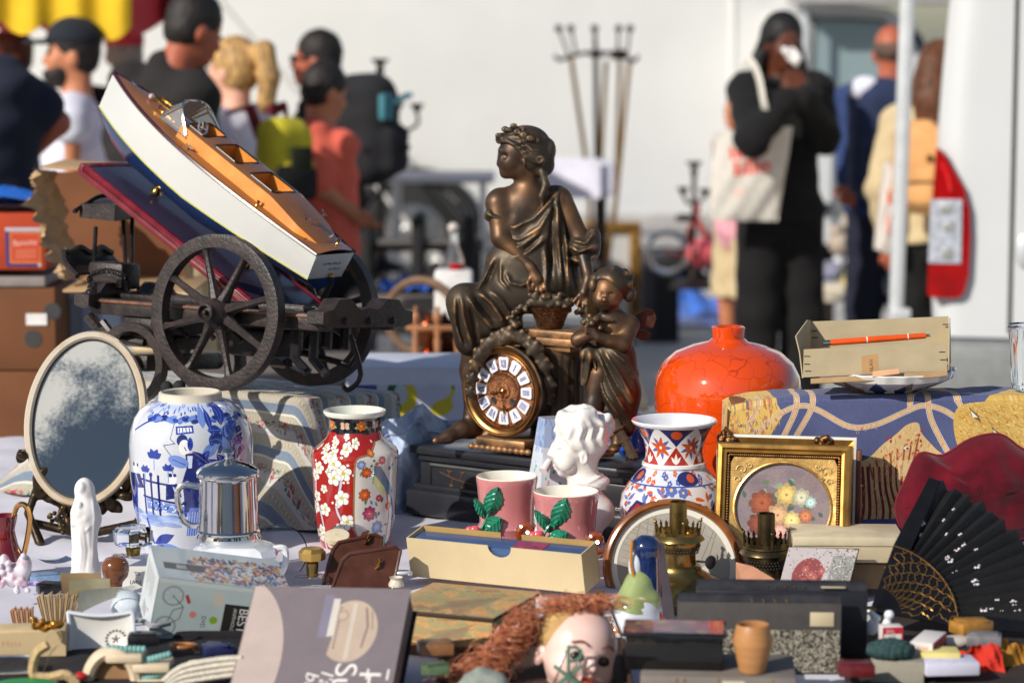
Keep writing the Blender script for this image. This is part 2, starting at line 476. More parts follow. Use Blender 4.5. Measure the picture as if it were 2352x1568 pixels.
#flat print: a small painter
_T={}
def text_tris(t):
 if t not in _T:
  cu=bpy.data.curves.new('lettering','FONT');cu.body=t;cu.size=1
  o=bpy.data.objects.new('lettering',cu);col.objects.link(o)
  dg=bpy.context.evaluated_depsgraph_get();dg.update()
  me=bpy.data.meshes.new_from_object(o.evaluated_get(dg));me.calc_loop_triangles()
  _T[t]=[[(me.vertices[i].co.x,me.vertices[i].co.y)for i in lt.vertices]for lt in me.loop_triangles]
  bpy.data.objects.remove(o);bpy.data.curves.remove(cu);bpy.data.meshes.remove(me)
 return _T[t]
class Canvas:
 def __init__(s,w,h,bg):
  s.w,s.h=w,h
  s.a=np.empty((h,w,3),np.float32);s.a[:]=np.array(bg,np.float32)/255
 def _blk(s,x0,y0,x1,y1):
  a,b=max(0,int(x0)),min(s.w,int(x1)+2);c,d=max(0,int(y0)),min(s.h,int(y1)+2)
  if b<=a or d<=c:return None
  return slice(c,d),slice(a,b),*np.meshgrid(np.arange(a,b)+.5,np.arange(c,d)+.5)
 def _mix(s,ys,xs,al,c):
  c=np.array(c,np.float32)/255
  s.a[ys,xs]+=(c-s.a[ys,xs])*al[...,None].astype(np.float32)
 def ell(s,cx,cy,rx,ry,c,ang=0.,al=1.):
  m=max(rx,ry)+1;q=s._blk(cx-m,cy-m,cx+m,cy+m)
  if not q:return s
  ys,xs,X,Y=q;ca,sa=math.cos(ang),math.sin(ang)
  u=(X-cx)*ca+(Y-cy)*sa;v=-(X-cx)*sa+(Y-cy)*ca
  d=(np.sqrt((u/rx)**2+(v/ry)**2)-1)*min(rx,ry)
  s._mix(ys,xs,np.clip(.5-d,0,1)*al,c);return s
 def poly(s,pts,c,al=1.):
  xs_=[p[0]for p in pts];ys_=[p[1]for p in pts]
  q=s._blk(min(xs_),min(ys_),max(xs_),max(ys_))
  if not q:return s
  ys,xs,X,Y=q;ins=np.zeros(X.shape,bool);n=len(pts)
  for i in range(n):
   (x0,y0),(x1,y1)=pts[i],pts[(i+1)%n]
   if y0==y1:continue
   ins^=((y0>Y)!=(y1>Y))&(X<(x1-x0)*(Y-y0)/(y1-y0)+x0)
  s._mix(ys,xs,ins*al,c);return s
 def line(s,pts,w,c,al=1.):
  for i in range(len(pts)-1):
   (x0,y0),(x1,y1)=pts[i],pts[i+1]
   q=s._blk(min(x0,x1)-w,min(y0,y1)-w,max(x0,x1)+w,max(y0,y1)+w)
   if not q:continue
   ys,xs,X,Y=q;dx,dy=x1-x0,y1-y0;L=dx*dx+dy*dy+1e-9
   t=np.clip(((X-x0)*dx+(Y-y0)*dy)/L,0,1)
   d=np.hypot(X-x0-t*dx,Y-y0-t*dy)-w/2
   s._mix(ys,xs,np.clip(.5-d,0,1)*al,c)
  return s
 def rect(s,x0,y0,x1,y1,c,al=1.):return s.poly([(x0,y0),(x1,y0),(x1,y1),(x0,y1)],c,al)
 def flower(s,x,y,r,n=5,c=(250,248,240),cc=(200,190,60),oc=None,a0=0.,pw=.42):
  for k in range(n):
   g=a0+2*PI*k/n;px,py=x+math.cos(g)*r*.55,y+math.sin(g)*r*.55
   if oc:s.ell(px,py,r*.5+1.2,r*pw+1.2,oc,g)
   s.ell(px,py,r*.5,r*pw,c,g)
  s.ell(x,y,r*.26,r*.26,cc);return s
 def leaf(s,x,y,L,w,g,c,oc=None):
  P=[]
  for i in range(9):
   t=i/8;P.append((t*L,math.sin(t*PI)*w))
  for i in range(7,0,-1):
   t=i/8;P.append((t*L,-math.sin(t*PI)*w))
  ca,sa=math.cos(g),math.sin(g)
  Q=[(x+p[0]*ca-p[1]*sa,y+p[0]*sa+p[1]*ca)for p in P]
  s.poly(Q,c)
  if oc:s.line([Q[0],Q[8]],1.2,oc)
  return s
 def text(s,t,x,y,size,c,ang=0.,sx=1.,italic=0.):
  ca,sa=math.cos(ang),math.sin(ang)
  for tr in text_tris(t):
   s.poly([(x+(u*sx+v*italic)*size*ca+v*size*sa,y+(u*sx+v*italic)*size*sa-v*size*ca)for u,v in tr],c)
  return s
 def grain(s,amt,cell=1):
  n=npr.normal(0,amt,(s.h//cell+1,s.w//cell+1));n=np.kron(n,np.ones((cell,cell)))[:s.h,:s.w]
  s.a+=n[...,None].astype(np.float32);return s
 def image(s,name):
  im=bpy.data.images.new(name,s.w,s.h,alpha=False)
  b=np.ones((s.h,s.w,4),np.float32);b[...,:3]=np.clip(s.a[::-1],0,1)
  im.pixels.foreach_set(b.ravel());im.update();im.pack()
  return im
def smooth_path(pts,n=6,closed=False):
 P=[Vector(p)for p in pts];m=len(P);out=[]
 for i in range(m if closed else m-1):
  if closed:a,b,c,d=P[i-1],P[i],P[(i+1)%m],P[(i+2)%m]
  else:a,b,c,d=P[max(i-1,0)],P[i],P[i+1],P[min(i+2,m-1)]
  for j in range(n):
   t=j/n
   out.append(.5*((2*b)+(c-a)*t+(2*a-5*b+4*c-d)*t*t+(3*b-a-3*c+d)*t**3))
 if not closed:out.append(P[-1])
 return out
def vnoise(x,y,s=0):
 return math.sin(x*1.7+s)*math.cos(y*2.3+s*1.3)+.5*math.sin(x*4.1+y*3.3+s*2.1)+.25*math.sin(x*9.3-y*7.7+s)
#SETTING
BG={}
m_asph=mat('asphalt',(.44,.43,.41),.9,var=.16,scale=1.2,bump=.3,bscale=90)
gr=MB().grid(lambda u,v:(-120+240*u,-100+300*v,0),4,4).build('ground',m_asph)
structure(gr)
m_white=mat('white_paint',(.80,.795,.76),.35,var=.03,scale=2,coat=.2)
m_vanw=mat('van_white_paint',(.62,.635,.64),.3,var=.02,scale=3,coat=.5)
m_grey=mat('grey_plastic',(.13,.135,.14),.6,var=.1)
m_skirt=mat('skirt_grey',(.42,.40,.37),.7,var=.2,scale=4)
m_black=mat('black_rubber',(.015,.015,.016),.8)
m_tyre=mat('tyre_rubber',(.02,.02,.02),.85,bump=.2)
m_alu=mat('painted_aluminium',(.62,.65,.67),.35,metal=.3,var=.05)
m_steel=mat('bright_steel',(.62,.62,.62),.22,metal=1,var=.08)
m_pane=mat('tinted_pane',S(136,154,158),.35,var=.05)
#box lorry across the back
YT=16.0
t=thing('box_lorry','long white box lorry side standing behind the crowd and the coat stand','lorry',(0,YT,0))
xr=W(1862,300,YT).x
b=MB().box((xr-5.2,1.25,2.06),(10.4,2.5,3.3),.03).build('cargo_box',m_white,t)
MB().box((xr-5.2,.02,.40),(10.3,.06,.12),.01).box((xr-5.2,.04,.29),(9.9,.04,.10),.01).build('side_skirt',m_skirt,t)
MB().box((xr-5.2,1.25,.25),(10.2,2.0,.3),.02).build('chassis',m_black,t)
for i in range(3):
 MB().box((xr-.5-i*3.4,-.006,2.0),(.03,.02,3.1),.004).build('panel_rivet_strip',m_white,t)
for wx in(W(952,500,YT).x,W(1800,500,YT).x,xr-6.9):
 w=MB().lathe([(.17,-.09),(.30,-.1),(.325,-.06),(.33,0),(.325,.1),(.2,.11)],28,(wx,-.02,.33),Matrix.Rotation(PI/2,3,'X')).build('wheel',m_tyre,t)
 MB().lathe([(.0,.09),(.07,.1),(.09,.06),(.19,.05),(.2,.09),(.22,.1)],24,(wx,-.02,.33),Matrix.Rotation(PI/2,3,'X')).build('rim',m_steel,w)
 MB().tube([(wx+.40*math.cos(g),-.03,.33+.38*math.sin(g))for g in np.linspace(0,PI,14)],.05,6).build('mudguard',m_black,t)
#tree line behind the camera, seen only mirrored in the glazes
def treeline():
 rnd.seed(77);m=MB()
 for i in range(420):
  x=rnd.uniform(-34,34);h=3.2+3.6*abs(math.sin(x*.21+1))**.7+1.2*math.sin(x*.9);z=rnd.uniform(.3,1)*h;r=rnd.uniform(.5,1.1)
  m.ball((x,-26+rnd.gauss(0,1.2),z),(r,r*.8,r*.75),7,5)
 o=m.build('tree_line',mat('far_foliage',(.045,.07,.03),.9,var=.5,scale=.8),None,None);o['kind']='stuff'
treeline()
#far white cab van at right
YV=15.0
t=thing('cab_van','white van cab with grey side window standing behind the bald man','van',(0,YV,0))
def vx(p):return W(p,300,YV).x
def vz(y):return W(1176,y,YV).z
prof=[(1800,560),(1800,15),(1900,5),(2040,20),(2100,60),(2150,170),(2230,260),(2420,300),(2440,400),(2440,560)]
win=[(1868,52),(1880,45),(1985,48),(2035,60),(2062,140),(2085,235),(2060,240),(1880,228),(1866,215)]
MB().prism([(vx(a),vz(c))for a,c in prof],(0,.02,0),(1,0,0),(0,0,1),(0,1.9,0)).build('cab_body',m_vanw,t)
MB().prism([(vx(a),vz(c))for a,c in win],(0,0,0),(1,0,0),(0,0,1),(0,.018,0)).build('side_window',m_pane,t)
MB().tube(smooth_path([(vx(a),.0,vz(c))for a,c in win],3,True),.012,6,True).build('window_seal',m_grey,t)
MB().prism([(vx(a),vz(c))for a,c in[(2085,70),(2110,80),(2180,225),(2160,240)]],(0,-.012,0),(1,0,0),(0,0,1),(0,.03,0)).build('windscreen',mat('dark_blue_pane',S(48,66,92),.08,coat=.6),t)
MB().box((vx(2120),.0,vz(478)),(vx(2440)-vx(1800),.05,.06),.01).build('side_trim',m_grey,t)
MB().tube([(vx(2092),-.01,vz(245)),(vx(2092),-.01,vz(470))],.006,5).tube([(vx(1858),-.01,vz(25)),(vx(1858),-.01,vz(470))],.006,5).build('door_seam',m_grey,t)
for wx in(vx(2330),):
 w=MB().lathe([(.17,-.09),(.30,-.1),(.33,0),(.325,.1),(.2,.11)],28,(wx,0,.33),Matrix.Rotation(PI/2,3,'X')).build('wheel',m_tyre,t)
t2=thing('grey_canopy','grey canopy edge above the far van at the top right','awning',(0,14.2,0))
a,c=W(1840,0,14.2),W(2420,22,14.2)
MB().box(((a.x+c.x)/2,.62,a.z+.10),(c.x-a.x,.3,.235),.03).build('canopy_sheet',mat('canopy_cloth',S(178,174,174),.8),t2)
for xx in(a.x+.1,c.x-.1):
 MB().tube([(xx,.62,0),(xx,.62,a.z)],.02,8).build('post',m_alu,t2)
#near white van corner with tail light
YN=8.4
t=thing('near_van','rear corner of a white van with tall red tail light at the right edge','van',(0,YN,0))
def nx(p):return W(p,500,YN).x
def nz(y):return W(1176,y,YN).z
k8=kk(500,YN)
x0=nx(2146);zb,zt=nz(772),2.35
def rear(u,v):
 z=zb+(zt-zb)*v
 inset=.10*max(0,(z-nz(330))/(zt-nz(330)))**1.3-.012*math.sin(PI*min(1,max(0,(z-zb)/.5)))
 s=u*3.2;r=.10
 if s<1.8:return(x0+inset,1.9-s,z)
 s-=1.8
 arc=r*PI/2
 if s<arc:
  g=s/r;return(x0+inset+r-r*math.cos(g),.1-r*math.sin(g),z)
 return(x0+inset+r+(s-arc),0,z)
MB().grid(rear,128,24,flip=True).build('body_shell',m_vanw,t)
MB().tube([(nx(2321),-.002,nz(760)),(nx(2321),-.002,2.3)],.007,6).build('door_gap',mat('gap_dark',(.05,.05,.05),.8),t)
TL=[(2148,340),(2160,345),(2185,385),(2212,430),(2226,480),(2229,540),(2227,630),(2216,672),(2200,682),(2140,680),(2134,672),(2136,560)]
m_red=mat('red_lens',S(150,6,10),.2,var=.2,scale=12,coat=.25,spec=.3)
tl=MB().prism([(nx(a),nz(c))for a,c in TL],(0,-.03,0),(1,0,0),(0,0,1),(0,.10,0)).build('tail_light',m_red,t)
MB().prism([(nx(a),nz(c))for a,c in[(2138,456),(2209,456),(2209,602),(2135,602)]],(0,-.036,0),(1,0,0),(0,0,1),(0,.05,0)).build('clear_lens',mat('clear_lens',S(176,180,190),.15,var=.3,scale=60,coat=.6,bump=.5,bscale=180),tl)
for(a,c,e)in((2174,466,488),(2182,506,530),(2178,566,592)):
 MB().box((nx(a),-.038,nz((c+e)/2)),(.035,.006,(e-c)*k8),.002).build('reflector_bowl',mat('chrome_bowl',S(205,206,200),.2,metal=.6,var=.2),tl)
MB().tube(smooth_path([(nx(a),-.034,nz(c))for a,c in[(2160,372),(2176,402),(2184,438)]],4),.007,6).build('light_rib',mat('red_rib',S(225,20,18),.1,coat=.8),tl)
MB().box((nx(2300),.02,nz(850)),(nx(2480)-nx(2140),.2,nz(788)-nz(930)),.03).build('bumper',mat('bumper_grey',S(128,130,130),.6,bump=.1),t)
MB().box((nx(2500),1.0,.35),(.7,1.6,.25),.02).build('underbody',m_black,t)
w=MB().lathe([(.17,-.1),(.31,-.11),(.335,0),(.31,.11),(.17,.1)],28,(x0+.15,1.2,.335),Matrix.Rotation(PI/2,3,'Y')).build('wheel',m_tyre,t)
MB().ball((nx(2350),-.01,nz(570)),(.03,.015,.06)).build('door_handle',m_alu,t)
for ch in t.children:ch.location.x=-x0
t.location.x=x0;t.rotation_euler=(0,0,rad(-12))
#pale tent pole
t=thing('tent_pole','upright pale metal tent pole left of the red tail light','pole',W(2074,500,8.9)*Vector((1,1,0))if False else(W(2065,725,8.9).x,8.9,0))
top=W(2090,0,8.9)-t.location
k9=kk(500,8.9)
base=Vector((-(2090-2066)*k9*.6,0,0))
MB().tube([base,Vector((top.x*1.25,0,top.z*1.25+.3))],.027,12).build('shaft',m_alu,t)
MB().box((W(2070,722,8.9).x-t.location.x-.004,0,W(2070,722,8.9).z),(.068,.066,.045),.006).build('clamp',m_alu,t)
MB().box((0,0,.006),(.16,.16,.012),.002).build('foot_plate',m_alu,t)
#scalloped red and yellow awning
YA=9.0
t=thing('market_umbrella','yellow and red market umbrella with scalloped edge at the top left','umbrella',(W(-60,60,YA).x,YA,0))
ox=t.location.x
m_yel=mat('yellow_canvas',S(226,184,30),.8,var=.12,scale=6,bump=.2,bscale=30)
m_redc=mat('red_canvas',S(206,28,40),.8,var=.12,scale=6,bump=.2,bscale=30)
ka=kk(40,YA)
def val(xa,xb,n,ya,yb,low):
 m=MB()
 def fn(u,v):
  px=xa+(xb-xa)*u
  top=-120;edge=(ya+(yb-ya)*u)+low*(abs(math.sin(u*n*PI))**.8)
  p=W(px,top+(edge-top)*v,YA+.018*math.sin(u*n*PI*2))-Vector((ox,YA,0))
  return p
 m.grid(fn,n*14,8)
 return m
val(-100,302,4,38,62,34).build('yellow_valance',m_yel,t)
def redfn(u,v):
 px=298+125*u+0*v;top=-140+130*u;bot=88-74*u**1.4
 return W(px,top+(bot-top)*v,YA+.1+.9*u)-Vector((ox,YA,0))
MB().grid(redfn,20,8).build('red_valance',m_redc,t)
val(-100,300,4,40,70,30)
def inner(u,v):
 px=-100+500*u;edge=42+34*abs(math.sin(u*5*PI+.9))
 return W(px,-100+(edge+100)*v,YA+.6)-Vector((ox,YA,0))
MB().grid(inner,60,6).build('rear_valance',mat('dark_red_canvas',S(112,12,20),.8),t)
c0=W(-60,-140,YA)-Vector((ox,YA,0))
MB().lathe([(.0,.5),(1.5,.0)],8,(c0.x-.6,1.7,c0.z+.05)).build('canopy',m_redc,t)
MB().tube([(-.6,.8,0),(-.6,.8,c0.z+.5)],.025,8).build('pole',mat('pole_wood',S(120,80,45),.6),t)
#guy rope running down across the lorry side
tag(MB().tube([W(470,-40,15.2),W(705,238,15.2),W(960,540,15.2),Vector((W(1090,690,15.2).x,15.2,.01))],.014,6).build('guy_rope',mat('grey_rope',S(205,203,196),.9)),'thin grey rope running diagonally down in front of the lorry side','rope')
#PEOPLE
SK={'pale':mat('pale_skin',S(226,170,145),.5,var=.06,scale=14),'tan':mat('tanned_skin',S(196,128,92),.5,var=.08,scale=14),'red':mat('ruddy_skin',S(176,96,70),.5,var=.08,scale=14),'dark':mat('dark_skin',S(92,50,34),.42,var=.1,scale=14)}
CL=lambda n,c,**k:mat(n,c,.9,var=.1,scale=9,bump=.35,bscale=18,sheen=.02,**k)
HR=lambda n,c:mat(n,c,.6,var=.6,scale=70,stretch=(1,1,.25),bump=.8,bscale=110)
M_EYE=mat('eye_dark',(.02,.015,.012),.2)
def human(label,hx,hy,Y,rz,skin,top,bottom,hair,arms={},head=(0,0),group='people walking through the flea market',glasses=None,beard=None,h=.0125,shoes=None,fat=1.0,hz=1.63,hofs=0.):
 hc=W(hx,hy,Y);s=hc.z/hz
 hc.x-=hofs;root=thing('person',label,'person',(hc.x,Y,0),rz,group);root.scale=(s,s,s)
 Ri=Matrix.Rotation(-rz,3,'Z')
 def J(p):
  if p[0]=='px':
   q=W(p[1],p[2],Y+p[3])-Vector((hc.x,Y,0));return tuple(Ri@q/s)
  return p
 sh,el,wr,hd={},{},{},{}
 for sd_,sg in(('R',-1),('L',1)):
  a=arms.get(sd_,{})
  sh[sd_]=J(a.get('s',(sg*.185,0,1.405)));el[sd_]=J(a.get('e',(sg*.235,.03,1.12)))
  wr[sd_]=J(a.get('w',(sg*.225,-.05,.87)))
  d=Vector(wr[sd_])-Vector(el[sd_]);hd[sd_]=J(a['h'])if 'h' in a else tuple(Vector(wr[sd_])+d.normalized()*.09)
 allp=list(el.values())+list(wr.values())+list(hd.values())
 lo=[min(-.34,min(p[0]for p in allp)-.12),min(-.26,min(p[1]for p in allp)-.12),-.02]
 hi=[max(.34,max(p[0]for p in allp)+.12),max(.26,max(p[1]for p in allp)+.12),1.9]
 Rh=Matrix.Rotation(head[0],3,'Z')@Matrix.Rotation(head[1],3,'X');hc0=Vector((0,-.01,1.60))+Ri@Vector((hofs/s,0,0))
 HP=lambda x,y,z:tuple(hc0+Rh@(Vector((x,y,z))-Vector((0,-.01,1.60))))
 b=SDF(lo,hi,h)
 b.ell(HP(0,.005,1.655),(.073,.093,.092),.02,Rh).ell(HP(0,-.04,1.585),(.056,.055,.08),.03,Rh)
 b.ell(HP(0,-.075,1.535),(.025,.02,.018),.02,Rh).cap(HP(0,-.092,1.63),HP(0,-.108,1.595),.009,.014,.012)
 for sg in(-1,1):
  b.ell(HP(sg*.075,.005,1.61),(.012,.024,.034),.008,Rh);b.ell(HP(sg*.03,-.098,1.63),.014,.012,None,True)
  b.ell(HP(sg*.035,-.066,1.60),(.024,.024,.024),.015,Rh)
 b.ell(HP(0,-.095,1.565),(.024,.012,.009),.008,Rh)
 b.cap((0,.015,1.40),HP(0,.02,1.58),.058,.052,.03)
 b.ell((0,0,1.27),(.165*fat,.105*fat,.2),.05).cap((-.15,.005,1.40),(.15,.005,1.40),.055,.055,.05).ell((0,0,1.05),(.14*fat,.1*fat,.16),.06).ell((0,.01,.92),(.165,.115,.12),.05)
 for k_ in('R','L'):
  sg=-1 if k_=='R' else 1
  b.cap(sh[k_],el[k_],.05,.038,.03).cap(el[k_],wr[k_],.038,.027,.015)
  w_,h_=Vector(wr[k_]),Vector(hd[k_]);d=(h_-w_).normalized();sd2=d.cross(Vector((0,1,.2))).normalized()
  b.cap(w_,w_+d*.07,.028,.033,.01)
  for f_,(of,ln)in enumerate(((-.03,.07),(-.01,.08),(.01,.077),(.03,.06))):
   q=w_+d*.075+sd2*of;b.chain([q,q+d*ln*.55,q+d*ln*.9+Vector((0,-.02,0))],[.011,.010,.008],.006)
  q=w_+d*.03+sd2*sg*.03;b.chain([q,q+d*.035+sd2*sg*.025,q+d*.065+sd2*sg*.03],[.013,.012,.009],.008)
  b.cap((sg*.09,0,.9),(sg*.1,-.01,.5),.085,.056,.03).cap((sg*.1,-.01,.5),(sg*.105,.02,.08),.057,.036,.02).cap((sg*.105,.03,.04),(sg*.115,-.15,.03),.035,.028,.02)
 b.build('body',SK[skin],root,(0,0,0))
 e=MB()
 for sg in(-1,1):e.ball(HP(sg*.03,-.088,1.63),(.011,.008,.007),8,6)
 e.build('eyes',M_EYE,root)
 g=SDF([lo[0],lo[1],.3],[hi[0],hi[1],1.75],h);hem=top.get('hem',.90);t_=top.get('t',.016)
 g.ell((0,0,1.27),(.165*fat+t_,.105*fat+t_,.2),.05).cap((-.15,.005,1.40),(.15,.005,1.40),.055+t_,.055+t_,.05).ell((0,0,1.05),(.155*fat+t_,.112*fat+t_,.2),.08).ell((0,.01,.92),(.17+t_,.12+t_,.14),.06)
 if top.get('collar'):g.cap((0,.02,1.42),(0,.015,1.42+top['collar']),.075,.068,.03)
 for k_ in('R','L'):
  if top.get('sleeve')=='long':
   g.cap(sh[k_],el[k_],.05+t_,.043+t_,.03).cap(el[k_],wr[k_],.043+t_,.03+t_,.02)
  else:
   q=Vector(sh[k_]).lerp(Vector(el[k_]),top.get('frac',.62));g.cap(sh[k_],q,.052+t_,.055+t_,.03)
 g.half((0,0,hem),(0,0,-1))
 ph=hx*.37
 g.wave(lambda X,Y_,Z:.006*np.sin(X*23+Z*31+ph)*np.cos(Z*17-Y_*19+ph)+.003*np.sin(Z*60+X*25))
 if not top.get('collar'):g.cap((0,-.03,1.50),(0,-.05,1.7),.062,.08,.01,True)
 g.build(top.get('n','shirt'),top['m'],root)
 q=SDF([-.36,-.3,-.02],[.36,.3,1.1],h)
 q.ell((0,.01,.93),(.178,.128,.13),.03)
 kn=bottom.get('len','long');fl=bottom.get('flare',.015)
 for sg in(-1,1):
  q.cap((sg*.09,0,.9),(sg*.1,-.01,.5),.098,.07+fl,.03)
  if kn=='long':q.cap((sg*.1,-.01,.5),(sg*.107,.02,.05),.07+fl,.06+fl*1.6,.02)
 q.half((0,0,.52 if kn=='short' else .045),(0,0,-1));q.half((0,0,1.04),(0,0,1))
 q.wave(lambda X,Y_,Z:.005*np.sin(Z*40+X*12+ph)*np.cos(X*31+Y_*20))
 q.build('trousers' if kn=='long' else 'shorts',bottom['m'],root)
 sm_=MB()
 for sg in(-1,1):sm_.ball((sg*.11,-.06,.04),(.048,.14,.05),12,8)
 sm_.build('shoes',shoes or m_black,root)
 kind=hair[0];hm=hair[1]
 r=SDF([-.3,-.3,1.0],[.3,.35,1.92],.0095)
 if kind!='bald':
  r.ell(HP(0,.014,1.665),(.083,.098,.095),.01,Rh)
  if kind in('long','ponytail'):r.ell(HP(0,.03,1.62),(.083,.085,.09),.02,Rh)
  else:r.ell(HP(0,.035,1.61),(.077,.07,.07),.02,Rh)
  r.ell(HP(0,-.105,1.585),(.075,.075,.085),.015,Rh,True)
  for sg in(-1,1):r.ell(HP(sg*.085,-.01,1.60),(.02,.03,.035),.008,Rh,True)
  if kind=='long':
   for sg in(-1,1):r.chain([HP(sg*.06,.02,1.66),HP(sg*.085,.03,1.56),(sg*.115,.02,1.44),(sg*.125,-.02,1.33),(sg*.12,-.04,1.24)],[.03,.032,.036,.03,.012],.015)
   r.chain([HP(0,.08,1.66),(0,.09,1.5),(0,.10,1.3)],[.06,.075,.05],.02)
  if kind=='ponytail':
   r.chain([HP(0,.09,1.70),HP(0,.15,1.70),HP(0,.17,1.60),HP(0,.155,1.50),HP(0,.14,1.46)],[.024,.04,.043,.035,.012],.015)
  r.wave(lambda X,Y_,Z:.0018*np.sin(X*190+Y_*110+2*np.sin(Z*60))+.0018*np.sin(Z*150+Y_*170+X*60))
 else:
  r.ell(HP(0,.02,1.64),(.079,.09,.07),.01,Rh);r.ell(HP(0,-.11,1.66),(.12,.11,.14),.01,Rh,True);r.ell(HP(0,.02,1.73),(.1,.12,.075),.01,Rh,True)
 r.build('hair',hm,root)
 if beard:
  r=SDF([-.2,-.3,1.35],[.2,.2,1.75],.009);r.ell(HP(0,-.055,1.555),(.062,.06,.06),.01,Rh);r.ell(HP(0,-.09,1.61),(.08,.06,.045),.012,Rh,True);r.build('beard',beard,root)
 if glasses:
  mg=MB()
  for sg in(-1,1):
   mg.ball(HP(sg*.033,-.1,1.63),(.027,.009,.019),10,6,Rh);mg.tube([HP(sg*.06,-.09,1.635),HP(sg*.078,0,1.625)],.004,5)
  mg.build('sunglasses',glasses,root)
 if len(hair)>2:
  r=SDF([-.3,-.3,1.3],[.3,.35,1.92],.009)
  r.ell(HP(0,.01,1.685),(.089,.107,.085),.01,Rh);c_=HP(0,0,1.665);n_=Rh@Vector((0,-.1,-1));r.half(c_,n_)
  c_=HP(0,-.12,1.672)
  r.ell(c_,(.07,.075,.010),.01,Rh);r.build('cap',hair[2],root)
 return root,s
H_dk=HR('dark_hair',S(34,28,26));H_br=HR('brown_hair',S(92,55,34));H_bl=HR('blond_hair',S(186,146,92));H_gy=HR('grey_hair',S(150,140,128));H_bk=HR('black_hair',S(14,12,13));H_st=HR('stubble',S(96,74,62))
c_blk=CL('black_cloth',S(13,12,14));c_brn=CL('dark_brown_fleece',S(36,32,32));c_wht=CL('white_cotton',S(222,222,236));c_cor=CL('coral_cotton',S(226,104,84));c_nav=CL('navy_cloth',S(26,30,48));c_jea=CL('dark_jeans',S(30,34,48));c_bei=CL('beige_cotton',S(200,180,142));c_pnk=CL('pink_cotton',S(226,160,172));c_grn=CL('dark_olive',S(50,48,38))
R_=rad
human('person in a navy shirt at the far left edge with hand on hip',-95,20,7.4,R_(170),'red',dict(m=c_nav,sleeve='short',frac=.62,t=.022),dict(m=c_jea),('short',H_dk),{'R':dict(e=('px',132,282,.05),w=('px',15,400,.12),s=('px',6,190,0))},fat=1.25)
human('person with reddish hair seen as a face at the left edge',22,128,10.6,R_(-60),'red',dict(m=c_nav,sleeve='long'),dict(m=c_jea),('short',H_br))
human('bearded man in dark cap and white t-shirt facing left',166,122,9.0,R_(-80),'tan',dict(m=c_wht,sleeve='short',frac=.8,t=.024),dict(m=c_jea),('short',H_dk,CL('dark_cap',S(32,36,46))),{'L':dict(e=('px',165,290,-.25),w=('px',168,395,-.22))},beard=H_dk)
human('grey haired person in a red cap between the bearded man and the black jacket',285,122,10.4,R_(-165),'red',dict(m=c_blk,sleeve='short',t=.03,frac=.85),dict(m=c_jea),('short',H_gy,CL('red_cap',S(205,60,70))),fat=.8)
human('short haired man in a black jacket turned away behind the boat',440,66,8.4,R_(135),'red',dict(m=c_brn,n='jacket',sleeve='long',t=.034,collar=.07),dict(m=c_bei),('short',H_dk),{'L':dict(s=('px',300,195,.06),e=('px',290,330,0),w=('px',350,410,-.2)),'R':dict(s=('px',425,190,.1),e=('px',430,330,.1))},head=(-.2,.4),fat=1.0,hofs=.075)
human('blonde person with ponytail and white t-shirt seen from behind',534,158,8.9,R_(-118),'pale',dict(m=c_wht,sleeve='short',frac=.8,t=.026),dict(m=c_jea),('ponytail',H_bl),{'L':dict(e=('px',520,380,-.3),w=('px',590,440,-.35))},fat=1.1)
human('man in sunglasses and black shirt facing left with a large backpack',728,136,9.8,R_(-98),'red',dict(m=c_blk,sleeve='short',frac=.8,t=.024),dict(m=c_blk),('short',H_dk),{'L':dict(e=('px',770,420,-.25),w=('px',790,500,-.3))},glasses=mat('sunglass_black',(.01,.01,.01),.1),fat=1.3,hofs=-.03)
human('boy with dark hair and coral t-shirt beside the black backpack',742,210,9.1,R_(128),'tan',dict(m=c_cor,sleeve='short',frac=.8,t=.022,hem=.84),dict(m=c_blk,len='short'),('short',H_br if False else H_dk),{'R':dict(s=('px',720,305,-.12),e=('px',735,430,-.16),w=('px',800,480,-.12))},head=(-.1,.3))
wom,ws=human('woman in black holding a white tissue to her face',1797,98,10.0,R_(16),'dark',dict(m=c_blk,n='jumper',sleeve='long',t=.026,collar=.03),dict(m=c_blk,flare=.022),('long',H_bk),{'R':dict(s=('px',1712,205,0),e=('px',1728,322,-.36),w=('px',1804,228,-.26),h=('px',1820,168,-.19)),'L':dict(s=('px',1872,205,0),e=('px',1893,315,-.08),w=('px',1846,226,-.24),h=('px',1832,166,-.19))},head=(.06,.16),fat=.86)
human('balding man seen from behind with a blue backpack',2046,118,10.6,R_(172),'red',dict(m=CL('blue_jacket',S(44,62,108)),sleeve='long',t=.028,collar=.03),dict(m=c_nav),('bald',H_st),{'L':dict(e=('px',1958,300,0),w=('px',1950,410,-.1))})
human('brown haired person with a tan backpack half hidden by the white van',2158,160,9.6,R_(150),'red',dict(m=c_bei,sleeve='long',t=.03),dict(m=c_blk),('long',H_br))
human('person in pink shirt and beige shorts behind the tote bag',1700,250,11.4,R_(-60),'tan',dict(m=c_pnk,sleeve='short',hem=.8),dict(m=c_bei,len='short',flare=.03),('short',H_dk),{'R':dict(e=('px',1725,440,.1),w=('px',1740,520,.1)),'L':dict(e=('px',1690,440,.1),w=('px',1700,520,.1))},hz=1.63)
